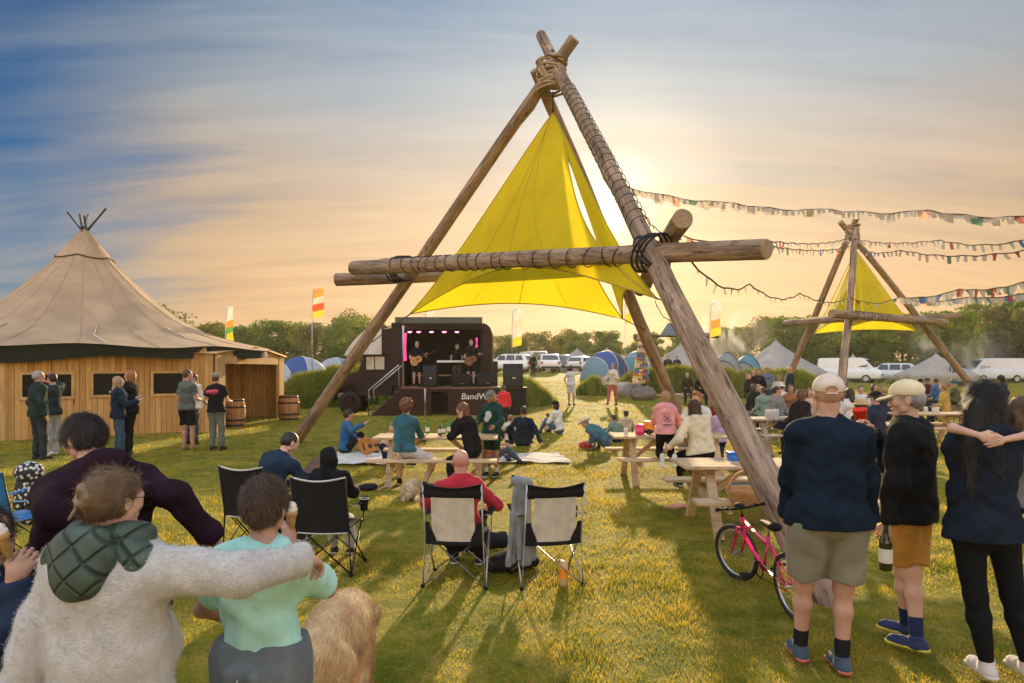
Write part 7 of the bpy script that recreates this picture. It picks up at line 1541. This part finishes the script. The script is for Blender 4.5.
# groups on the right
person(767, 26, 'man in a straw hat and blue grey shirt standing by the far picnic table', face=170, H=1.86, build=1.1, skin='mid', hair='dark', style='crop', top=('tee', 'blue_grey', (.11, .17, .22)), bottom=('jeans',)+JEAN, hat=('straw', 'straw', (.45, .32, .16)), zbase=.06, hands=((-.12, .3, 1.18), (.26, .05, 1.0)))
person(790, 24.5, 'bald man in a navy jacket standing with back to the grass bank', face=60, H=1.86, build=1.1, skin='red', hair='grey', style='bald', top=('coat',)+NAVY, bottom=('trousers',)+NAVY, zbase=.05)
person(748, 24, 'leftmost fair haired boy standing beyond the far picnic table', face=-120, H=1.62, skin='fair', hair='blond', style='short', top=('long',)+BLACKC, bottom=('trousers',)+NAVY, zbase=.04)
person(753.5, 25.5, 'ginger child between the two boys beyond the far picnic table', face=180, H=1.72, skin='fair', hair='ginger', style='short', top=('long', 'maroon_cloth', (.18, .02, .035)), bottom=('trousers',)+NAVY, zbase=.06)
person(758.5, 25, 'dark haired boy in black beyond the far picnic table', face=170, H=1.76, skin='mid', hair='dark', style='short', top=('long',)+BLACKC, bottom=('trousers',)+BLACKC, zbase=.06)
person(pos=(W(752, 20.2), 20.4, 0), label='dark haired woman in black seated at the far picnic table facing right', face=-75, H=1.74, female=True, skin='fair', hair='brown', style='bob', pose='sit', seat=.47, top=('long',)+BLACKC, bottom=('jeans', 'pale_denim', (.30, .36, .42)), lean=16)
person(pos=(W(759, 21.2), 21.2, 0), label='fair haired youth in black at the far picnic table facing the woman', face=160, H=1.70, skin='fair', hair='ginger', style='short', pose='sit', seat=.47, top=('coat',)+NAVY, bottom=('trousers',)+NAVY, lean=12, head=(0, 25, 0))
person(779, 25.5, 'small child in a pale top standing between the straw hat and the bald man', face=180, H=1.50, skin='mid', hair='dark', style='short', top=('tee',)+CREAM, bottom=('shorts',)+KHAKI, zbase=.06)
person(pos=(W(781, 19.8), 19.8, 0), label='child in a white sun hat and white top facing away near the far table', face=15, H=1.5, skin='fair', hair='brown', style='short', pose='sit', seat=.6, top=('tee',)+WHITEC, bottom=('trousers',)+WHITEC, hat=('sunhat', 'white_hat', (.62, .58, .52)))
person(pos=(W(791, 18.4), 18.4, 0), label='woman with auburn hair and sunglasses on her head behind the grey hoodie', face=165, H=1.66, female=True, skin='tan', hair='auburn', style='long', pose='sit', seat=.52, top=('coat', 'rust_cloth', (.26, .10, .04)), bottom=('trousers',)+NAVY, h=.018)
person(pos=(W(779, 15.7), 15.85, 0), label='man in a grey hoodie seated at the greyish picnic table looking right', face=-150, H=1.78, build=1.1, skin='mid', hair='dark', style='crop', pose='sit', seat=.50, top=('hoodie', 'grey_hood', (.17, .175, .175)), bottom=('trousers',)+NAVY, head=(-50, 0, 0), h=.016)
person(pos=(W(801, 14.2), 14.15, 0), label='auburn haired woman in black at the greyish picnic table, back to us', face=12, H=1.72, female=True, skin='fair', hair='auburn', style='bob', pose='sit', seat=.50, top=('coat',)+BLACKC, bottom=('trousers',)+BLACKC, lean=6, head=(-20, 0, 0), h=.015)
person(pos=(W(852, 14.9), 15.0, 0), label='woman in white with dark shoulder length hair seen between the two capped men', face=20, H=1.72, female=True, skin='mid', hair='dark', style='long', pose='sit', seat=.50, top=('long',)+WHITEC, bottom=('trousers',)+NAVY, h=.017)
i = person(pos=(W(867, 11.0), 11.2, 0), label='person in a straw hat and mustard scarf seated beyond the red cup', face=35, H=1.62, female=True, skin='mid', hair='brown', style='bob', pose='sit', seat=.47, top=('coat', 'navy_red', (.02, .03, .06)), bottom=('trousers',)+NAVY, hat=('straw', 'straw', (.45, .32, .16)), h=.014)
q = Field(); q.cone(i['sh']+i['up']*.03-i['right']*.05, i['sh']+i['up']*.03+i['right']*.05, .065, .065, .02); q.cone(i['sh']-i['fwd']*.06, i['sh']-i['fwd']*.10-i['up']*.16, .035, .03, .02); q.noise(.004, (50, 50, 50)); V, Q = q.mesh(.012); npmesh('scarf', V, Q, mats=[fab('mustard', (.55, .32, .03))], parent=i['root'])
i = person(pos=(W(879, 12.3), 12.4, 0), label='person in a black cap and navy jacket with a red sleeve behind the straw hat', face=25, H=1.80, build=1.1, skin='fair', hair='dark', style='short', pose='sit', seat=.47, top=('coat', 'navy_red', (.02, .03, .06)), bottom=('trousers',)+NAVY, hat=('cap',)+BLACKC, h=.015)
q = Field(); q.cone(i['eR']*.6+i['wR']*.4, i['eR'], .07, .075, .02); q.noise(.004, (40, 40, 40)); V, Q = q.mesh(.014); npmesh('red_sleeve', V, Q, mats=[fab('bright_red', (.65, .03, .035))], parent=i['root'])
person(pos=(W(845, 20), 20, 0), label='dark haired person in black just right of the near cap, far table', face=150, H=1.7, skin='mid', hair='black', style='short', pose='sit', seat=.5, top=('long',)+BLACKC, bottom=('trousers',)+BLACKC)
person(pos=(W(822, 19), 19, 0), label='fair haired seated person mostly hidden by the beige cap', face=10, H=1.66, skin='fair', hair='blond', style='bob', pose='sit', seat=.5, top=('tee',)+CREAM, bottom=('trousers',)+NAVY)
for px, Y, lab, fc_, tp, hr, st, ht, po in ((909, 24, 'woman in a cream striped top at the far seats by the bell tent', -70, ('long',)+CREAM, 'brown', 'short', None, 'sit'), (926, 27, 'bearded man in a dark cap sitting upright before the bell tent', 180, ('coat', 'dark_red', (.07, .02, .02)), 'dark', 'short', ('cap',)+NAVY, 'sit'), (918, 24.5, 'person in a black cap and rust jacket bending before the bell tent', -120, ('coat', 'rust_cloth', (.26, .10, .04)), 'dark', 'short', ('cap',)+BLACKC, 'sit'),
    (938, 26, 'person in a blue jacket by the doorway of the bell tent', 30, ('coat', 'mid_blue', (.03, .11, .24)), 'brown', 'short', None, 'sit'), (957, 22, 'large man in a green cap and camouflage jacket on a camping seat', 70, ('coat', 'camouflage', (.07, .075, .04)), 'grey', 'short', ('cap', 'teal_cap', (.02, .10, .10)), 'sit'), (982, 26, 'dark haired head and shoulders left of the curly haired person by the van', 180, ('long',)+GREYC, 'dark', 'short', None, 'sit')):
    i = person(pos=(W(px, Y), Y, float(gz(W(px, Y), Y))), label=lab, face=fc_, H=1.76, build=1.1, skin='mid', hair=hr, style=st, pose=po, seat=.5, top=tp, bottom=('trousers', 'tan_trousers', (.22, .15, .09)) if px in (957, 909) else ('trousers',)+NAVY, hat=ht, lean=10)
    st_ = MB(); st_.rbox((0, 0, .46), (.46, .42, .04), .01)
    for a_ in (-1, 1):
        for b_ in (-1, 1): st_.tube([(a_*.2, b_*.18, .45), (a_*.24, b_*.22, 0)], .014, 6)
    o = st_.build('camping_stool', M_benchg); o.location = i['root'].location; tag(o, 'simple camping stool under the '+' '.join(lab.split()[:8]), 'stool')
person(1001, 22, 'curly dark haired person in a navy top standing at the right by the pale van', face=10, H=1.60, skin='tan', hair='black', style='curly', top=('long',)+NAVY, bottom=('trousers',)+NAVY)
# more of the seated crowd on the right
for px, Y, lab, fc_, tp, hr, st, ht in ((826, 23, 'fair woman in a rust top seated left of the second tripod pole', 160, ('long', 'rust_cloth', (.26, .10, .04)), 'blond', 'bob', None), (835, 17.5, 'dark haired man in grey seated between the beige cap and the middle tripod pole', -150, ('hoodie', 'grey_hood', (.17, .175, .175)), 'dark', 'short', None),
    (860, 19.5, 'brown haired person in white just above the straw hat', 170, ('tee',)+WHITEC, 'brown', 'short', None), (873, 21, 'person in maroon under the silver car, above the black cap', 190, ('long', 'maroon_cloth', (.18, .02, .035)), 'dark', 'bob', None), (886, 18, 'fair haired youth in navy behind the cream cap', 20, ('coat',)+NAVY, 'blond', 'short', None),
    (811, 16.8, 'woman in peach just left of the beige cap at the tables', 150, ('tee', 'peach_cloth', (.55, .38, .30)), 'brown', 'bob', None), (765, 18.4, 'man in a sage top facing the far picnic table, before the straw hat', 20, ('long', 'sage_cloth', (.16, .24, .20)), 'brown', 'crop', None), (946, 20.5, 'child in mustard near the camouflage jacket', 40, ('long', 'mustard_top', (.45, .28, .05)), 'ginger', 'short', None), (899, 21.5, 'woman in black left of the cream striped top', 60, ('coat',)+BLACKC, 'dark', 'long', None)):
    i = person(pos=(W(px, Y), Y, float(gz(W(px, Y), Y))), label=lab, face=fc_, H=1.70, skin='mid', hair=hr, style=st, pose='sit', seat=.46, top=tp, bottom=('trousers',)+NAVY, hat=ht, lean=8)
    st_ = MB(); st_.rbox((0, 0, .42), (.46, .40, .04), .01)
    for a_ in (-1, 1):
        for b_ in (-1, 1): st_.tube([(a_*.2, b_*.17, .41), (a_*.23, b_*.2, 0)], .014, 6)
    o = st_.build('camping_stool', M_benchg); o.location = i['root'].location; tag(o, 'camping stool under the '+' '.join(lab.split()[:9]), 'stool')
# people in front of the tipi
person(38, 13.6, 'grey haired man in a dark green jacket standing by the plank wall', face=-35, H=1.80, build=1.15, skin='red', hair='grey', style='crop', top=('coat', 'bottle_green', (.018, .035, .032)), bottom=('trousers', 'dark_slate', (.03, .04, .045)), h=.016)
person(52, 14.3, 'man in dark top and pale trousers with hand to his face by the plank wall', face=70, H=1.74, skin='mid', hair='dark', style='short', top=('long', 'dark_slate', (.03, .04, .045)), bottom=('trousers', 'pale_grey', (.42, .42, .42)), hands=((-.05, .28, 1.1), (.12, .26, 1.55)), shoe=((.6, .58, .55), None), h=.017)
person(118, 14.0, 'blond woman in navy hugging her friend before the second window', face=-50, H=1.68, female=True, skin='fair', hair='blond', style='long', top=('coat',)+NAVY, bottom=('jeans', 'dark_denim', (.04, .07, .12)), hands=((-.05, .34, 1.22), (.2, .32, 1.18)), h=.016)
person(130, 14.4, 'taller fair haired woman in black being hugged before the second window', face=100, H=1.80, female=True, skin='fair', hair='ginger', style='bob', top=('coat',)+BLACKC, bottom=('trousers',)+BLACKC, hands=((-.1, .3, 1.3), (.2, .3, 1.4)), h=.016)
person(187, 15.3, 'man in a grey green T-shirt and black shorts in front of the third window', face=-25, H=1.82, build=1.1, skin='red', hair='brown', style='crop', top=('tee', 'sage_grey', (.10, .115, .10)), bottom=('shorts',)+BLACKC, shoe=((.30, .18, .10), None), head=(20, 0, 0), hands=((-.2, .05, .9), (.14, .30, 1.12)), h=.017)
person(193, 16.4, 'man in pale top and jeans half hidden by the grey green T-shirt', face=160, H=1.72, skin='mid', hair='brown', style='short', top=('long',)+CREAM, bottom=('jeans', 'dark_denim', (.04, .07, .12)))
i = person(216, 15.2, 'man in a black T-shirt with pink back print and khaki cap by the porch', face=-12, H=1.74, build=1.1, skin='red', hair='brown', style='crop', top=('tee',)+BLACKC, bottom=('trousers', 'grey_cargo', (.13, .14, .13)), hat=('cap', 'khaki_cap', (.22, .21, .15)), hands=((-.2, .1, .95), (.16, .30, 1.1)), h=.016)
mb = MB(); mpk = pmat('pink_print', (.8, .10, .22), .7, .05, 6, 0, 10)
for x0, x1, z0 in ((-.15, -.04, 1.33), (-.05, .06, 1.335), (.05, .15, 1.345)): mb.tube([(x0+(x1-x0)*k/12, -.170+abs(x0+(x1-x0)*k/12)*.12, z0+.035*math.sin(k*1.35+x0*20)) for k in range(13)], .011, 5)
mb.tube([(-.13, -.158, 1.275), (.02, -.172, 1.285), (.12, -.158, 1.30)], .008, 5); mb.build('back_print', mpk, i['root'])
# the band
for px, Yb, lab, hr, gt, Hh in ((417, 26.75, 'left guitarist in black with an acoustic guitar on the stage', 'grey', True, 1.78), (471, 26.8, 'right guitarist in black shorts with a dark guitar on the stage', 'brown', True, 1.86)):
    i = person(pos=(W(px, Yb), Yb, ZF), label=lab, face=178, H=Hh, build=1.15 if px < 430 else 1, skin='fair', hair=hr, style='crop', top=('tee',)+BLACKC, bottom=('shorts',)+BLACKC, hands=((-.42, .24, 1.28), (.12, .20, 1.0)), elbow=((-.6, -.2, -.9), (.8, -.4, -.5)), h=.018)
    g_ = guitar('acoustic guitar with pale top held by the left guitarist' if px < 430 else 'dark red guitar held by the right guitarist', Matrix.Translation(Vector((W(px, Yb), Yb-.20, ZF+1.03)))@Matrix.Rotation(R(0), 4, 'Z')@Matrix.Rotation(R(63), 4, 'Y'), None if px < 430 else pmat('guitar_red', (.16, .05, .025), .3, .2, 4, .1, 60, spec=.6))
person(pos=(W(457, 27.35), 27.35, ZF), label='keyboard player in black behind the white keys on the stage', face=180, H=1.72, skin='fair', hair='dark', style='short', top=('tee',)+BLACKC, bottom=('trousers', 'patterned_dark', (.10, .10, .09)), hands=((-.2, .38, 1.04), (.2, .38, 1.04)), head=(0, 10, 0), h=.018)
# the three standing on the right in front
Cm = (W(829, 4.13), 4.13, 0)
i = person(pos=Cm, face=-2, H=1.80, build=1.3, skin='mid', hair='grey', style='bald', top=('long', 'navy_sweater', (.008, .016, .030)), bottom=('shorts', 'khaki_shorts', (.20, .185, .13)), hat=('cap', 'washed_beige', (.62, .52, .43)), shoe=((.05, .08, .11), pmat('red_sole', (.45, .12, .08), .7, .15, 10, .2, 60)), socks=('black_sock', .26, (.015, .015, .017)), head=(12, 4, 0), wh=(wv(786, 520, 4.35), wv(872, 532, 4.25)), wf=(G(800, 4.28), G(842, 4.12)), elbow=((-1, -.5, -.2), (1, -.5, -.1)), handpose=(dict(d=(.5, .6, -.3), n=(.2, -.4, -1), curl=.8), dict(d=(-.6, .35, -.5), n=(-.3, .6, -.4), curl=.7)), label='broad man in a navy sweater, khaki shorts and beige cap, seen from behind', belly=.03)
Cmi = i
f_ = Field()
Dm = (W(913, 4.45), 4.48, 0)
i = person(pos=Dm, face=42, H=1.76, build=1.05, skin='fair', hair='grey', style='crop', top=('fleece', 'black_fleece', (.012, .012, .013), fab('black_fleece', (.012, .012, .013), sheen=.05)), bottom=('shorts', 'mustard_shorts', (.42, .22, .04)), hat=('cap', 'cream_cap', (.66, .56, .36)), shoe=((.03, .045, .12), pmat('yellow_sole', (.6, .5, .05), .7, .15, 10, .2, 60)), socks=('navy_sock', .30, (.02, .03, .08)), head=(-22, 6, 0), wh=(wv(884, 545, 4.35), wv(872, 432, 4.75)), wf=(G(907, 4.62), G(917, 4.38)), elbow=((-.6, -.8, -.3), (.3, .1, -1)), handpose=(dict(d=(-.1, .15, -1), n=(.7, .5, 0), curl=1.0), dict(d=(-.35, .4, .65), n=(-.7, .4, .2), curl=.8)), label='man in a cream cap, black fleece and mustard shorts holding a wine bottle')
Dmi = i; pL = loc2w(i, i['wL']); pR = loc2w(i, i['wR'])
bottle(pL+Vector((-.015, -.01, -.295)), .31, .039, M_wbot, 'dark wine bottle with a white label held low by the man in mustard shorts', wine=True, name='wine_bottle')
mcup = pmat('red_plastic_cup', (.80, .05, .02), .3, .05, 6, 0, 10, trans=.3); r = empty('red_cup', pR+Vector((-.045, .045, .03)), 0, 'red plastic cup held by the man in the black fleece', 'cup'); mb = MB(); mb.lathe([(.001, 0), (.033, 0), (.047, .125), (.050, .125), (.049, .130), (.045, .127), (.032, .008)], n=24); mb.build('cup', mcup, r); r.rotation_euler = (R(8), R(-12), 0)
Em = (W(984, 3.95), 3.95, 0)
i = person(pos=Em, face=-4, H=1.77, female=True, build=1.05, skin='fair', hair='black', style='longside', top=('hoodie', 'ink_jersey', (.012, .018, .030)), bottom=('leggings', 'black_legging', (.010, .011, .014)), shoe=((.55, .50, .48), None), head=(-6, 6, 4), wh=(wv(975, 470, 4.4), wv(1040, 470, 4.4)), wf=(G(988, 4.02), G(1030, 4.0)), strandn=14000, belly=.02, label='woman in navy with long dark hair hugging a child at the right edge')
Ei = i; q = Field(); q.cone(i['hc']+i['Mh']@V3(-.06, -.06, -.02), i['sh']-i['right']*.13-i['fwd']*.09-i['up']*.02, .055, .045, .03); q.cone(i['sh']-i['right']*.13-i['fwd']*.09-i['up']*.02, i['sh']-i['right']*.14-i['fwd']*.12-i['up']*.24, .045, .018, .03, .6, i['fwd']); q.noise(.003, (80, 80, 25)); V, Q = q.mesh(.007); Nn = vnormals(V, Q); Vs, Qs = strands(V, Nn, 5000, .09, lambda p: np.tile(np.array([[0, 0, -1.0]]), (len(p), 1)), .1, .0014, 4, .06, 4); V, Q = join([(V, Q), (Vs, Qs)]); npmesh('hair', V, Q, mats=[hair_mat('black')], parent=i['root'])
# the child she carries: faces us over her shoulder, arms round her neck
shz = 1.32
i = person(pos=(3.02, 4.10, .95), face=178, H=1.28, armscale=1.22, female=True, skin='fair', hair='mousy', style='bob', pose='sit', seat=0, pelvis=(0, 0, .12), top=('tee', 'grey_cloth', (.16, .165, .17)), bottom=('leggings',)+NAVY, shoe=None, head=(-20, 14, 10), lean=14, side=4, h=.009, feet=((-.1, .05, -.12), (.1, .05, -.12)), wh=(wv(1002, 440, 3.70), wv(982, 436, 3.70)), we=(wv(1034, 434, 3.84), wv(953, 428, 3.86)), handpose=(dict(d=(1, .3, -.15), n=(0, -1, 0), curl=.25), dict(d=(-1, .3, -.35), n=(0, -1, 0), curl=.3)), strandn=9000, label='fair haired child hugging the woman in navy, face over her shoulder', knee=((-.6, .6, .3), (.6, .6, .3)))
# ------------------------------------------------------------ bunting lines
FC = [pmat('bunting_'+n_, c_, .85, .1, 6, .2, 60, trans=.45) for n_, c_ in (('white', (.55, .50, .43)), ('yellow', (.60, .45, .10)), ('red', (.45, .11, .08)), ('blue', (.10, .20, .42)), ('green', (.14, .26, .16)), ('peach', (.75, .45, .30)))]
M_string = pmat('bunting_string', (.10, .08, .05), .9, .2, 20, .3, 100)
def bunting(pts, nfl, label, fs=.16, sag=.25, seed=1, pale=.5, width=1.0):
    pts = [Vector(p) for p in pts]; r_ = random.Random(seed); root = empty('bunting', pts[0], 0, label, 'bunting', 'bunting lines between the log tripods'); base = pts[0].copy(); line = []
    for a, b in zip(pts, pts[1:]):
        L_2 = (b-a).length; n = max(8, int(L_2*3))
        for k in range(n): t = k/n; line.append(a.lerp(b, t)-Vector((0, 0, sag*4*t*(1-t)+.015*math.sin(k*1.7)))-base)
    line.append(pts[-1]-base); mb = MB(); mb.tube(line, .0008*(sum((p_+base).y for p_ in line)/len(line))*width, 5)
    mb.build('string', M_string, root); N_ = len(line)-1
    for k in range(nfl):
        t = (k+.5)/nfl*N_; j = int(t); p = line[j].lerp(line[min(j+1, N_)], t-j); d = (line[min(j+1, N_)]-line[j]).normalized(); w_ = fs*r_.uniform(.7, 1.2); hgt = fs*r_.uniform(.5, 1.1); sw = Vector((r_.uniform(-.3, .5), r_.uniform(-.6, .4), -1)).normalized()
        mb = MB(); kx = r_.uniform(-.03, .03)
        mb.grid(lambda u, v: p+d*(w_*(u-.5)*(1-.25*v))+sw*(hgt*v)+Vector((0, kx*math.sin(v*3+u*2), 0)), 2, 3)
        mb.build('pennant', r_.choice(FC[:1] if r_.random() < pale else FC), root)
    return root
bunting([P(628, 187, 9.9), P(735, 203, 10.2), P(830, 209, 10.0), P(930, 210, 9.4), P(1034, 216, 8.8), P(1200, 222, 8)], 96, 'highest bunting line running right from the big front log', .14, .05, 1, .86)
bunting([P(684, 236, 12.5), P(770, 241, 15), P(850, 238, 24), P(940, 240, 16), P(1034, 238, 12), P(1150, 236, 10)], 80, 'second bunting line meeting the second tripod at its peak', .18, .12, 2, .6)
bunting([P(690, 240, 12.8), P(760, 244, 15.5), P(852, 246, 23.6), P(900, 250, 19), P(1034, 249, 13), P(1150, 250, 11)], 70, 'third bunting line just below the peak of the second tripod', .18, .15, 3, .5)
bunting([P(692, 262, 8.6), P(750, 284, 12), P(800, 293, 16), P(850, 297, 22), P(900, 297, 22)], 36, 'lowest bunting line sagging across the second tripod sail', .13, .2, 4, .4)
bunting([P(900, 297, 24), P(960, 289, 22), P(1034, 279, 18), P(1150, 268, 16)], 44, 'upper of the two lines climbing to the right over the vans', .26, .12, 5, .7)
bunting([P(905, 300, 27), P(970, 297, 25), P(1034, 291, 22), P(1150, 284, 20)], 46, 'lower of the two lines climbing to the right over the vans', .28, .10, 6, .8)
bunting([P(640, 208, 10), P(656, 228, 12), P(682, 240, 13.5)], 6, 'short bunting cord dropping behind the big front log', .10, .05, 7, .5)
bunting([P(655, 300, 14.5), P(670, 320, 12), P(690, 345, 9)], 8, 'short bunting cord tied low behind the big front log', .10, .1, 8, .5)
# coloured bunting wound round the gateway post
r_ = random.Random(4); root = empty('bunting', P(643, 403, 35), 0, 'coloured bunting wound round the left gateway post', 'bunting')
b0 = Vector(root.location); mb = MB(); ln = [P(643, 400-66*k/60, 35)+Vector((math.cos(k*.9)*.2, math.sin(k*.9)*.2, 0))-b0 for k in range(61)]; mb.tube(ln, .02, 4); mb.build('string', M_string, root)
for k in range(1, 60, 1): mb = MB(); a_ = ln[k]; mb.grid(lambda u, v: a_+Vector((.22*(u-.5), -.06*v, -.22*v)), 1, 2); mb.build('pennant', FC[k % 6], root)
root = empty('bunting', P(633, 398, 34.6), 0, 'coloured bunting hanging down left of the gateway post', 'bunting'); b0 = Vector(root.location); mb = MB(); ln = [P(640-8*k/20, 345+52*k/20, 34.6)-b0 for k in range(21)]; mb.tube(ln, .02, 4); mb.build('string', M_string, root)
for k in range(1, 20): mb = MB(); a_ = ln[k]; mb.grid(lambda u, v: a_+Vector((.24*(u-.5), -.05*v, -.24*v)), 1, 2); mb.build('pennant', FC[(k*5) % 6], root)
# ------------------------------------------------------------ thin evening haze over the field
hz = MB(); hz.box((0, 70, 5.5), (420, 200, 14)); o = hz.build('haze', [], None); hm_ = newmat('haze_air'); t = hm_.node_tree
pv = N(t, 'ShaderNodeVolumePrincipled', i_Density=0.0004, i_Anisotropy=0.5); pv.inputs['Color'].default_value = (.95, .88, .75, 1); out = N(t, 'ShaderNodeOutputMaterial'); LK(t, pv.outputs[0], out.inputs['Volume'])
o.data.materials.append(hm_); tag(o, kind='stuff')

# drifting campfire smoke
def smoke(loc, size, label, dens, seed):
    mb = MB(); mb.ell((0, 0, 0), (size[0]/2, size[1]/2, size[2]/2), 12); o = mb.build('smoke', [], None); o.location = loc; m = newmat('campfire_smoke'); t = m.node_tree; tcn = N(t, 'ShaderNodeTexCoord'); mpn = N(t, 'ShaderNodeMapping'); mpn.inputs['Location'].default_value = (seed, 0, 0); mpn.inputs['Rotation'].default_value = (0, R(25), 0); mpn.inputs['Scale'].default_value = (1.0, .6, .45); LK(t, tcn.outputs['Object'], mpn.inputs[0])
    n_ = N(t, 'ShaderNodeTexNoise', i_Scale=.75, i_Detail=5.0, i_Roughness=.6, i_Distortion=1.6); LK(t, mpn.outputs[0], n_.inputs[0]); dd = N(t, 'ShaderNodeVectorMath', operation='DIVIDE'); LK(t, tcn.outputs['Object'], dd.inputs[0]); dd.inputs[1].default_value = (size[0]/2, size[1]/2, size[2]/2); ln = N(t, 'ShaderNodeVectorMath', operation='LENGTH'); LK(t, dd.outputs[0], ln.inputs[0])
    f = math_n(t, 'MULTIPLY', ramp(t, [(.50, 0.0), (.72, 1.0)], n_.outputs[0]).outputs[0], ramp(t, [(.35, 1.0), (1.0, 0.0)], ln.outputs['Value']).outputs[0]); p = N(t, 'ShaderNodeVolumePrincipled', i_Anisotropy=.3); p.inputs['Color'].default_value = (.92, .92, .94, 1); LK(t, math_n(t, 'MULTIPLY', f, dens), p.inputs['Density']); out = N(t, 'ShaderNodeOutputMaterial'); LK(t, p.outputs[0], out.inputs['Volume']); o.data.materials.append(m); tag(o, label, kind='stuff')
smoke((15.0, 48, 3.2), (9, 3, 6.5), 'pale campfire smoke rising beyond the grass bank', .75, 3.0)
smoke((33.0, 50, 2.8), (12, 3, 4.5), 'thin blue smoke drifting over the right hand bell tent', .35, 7.7)
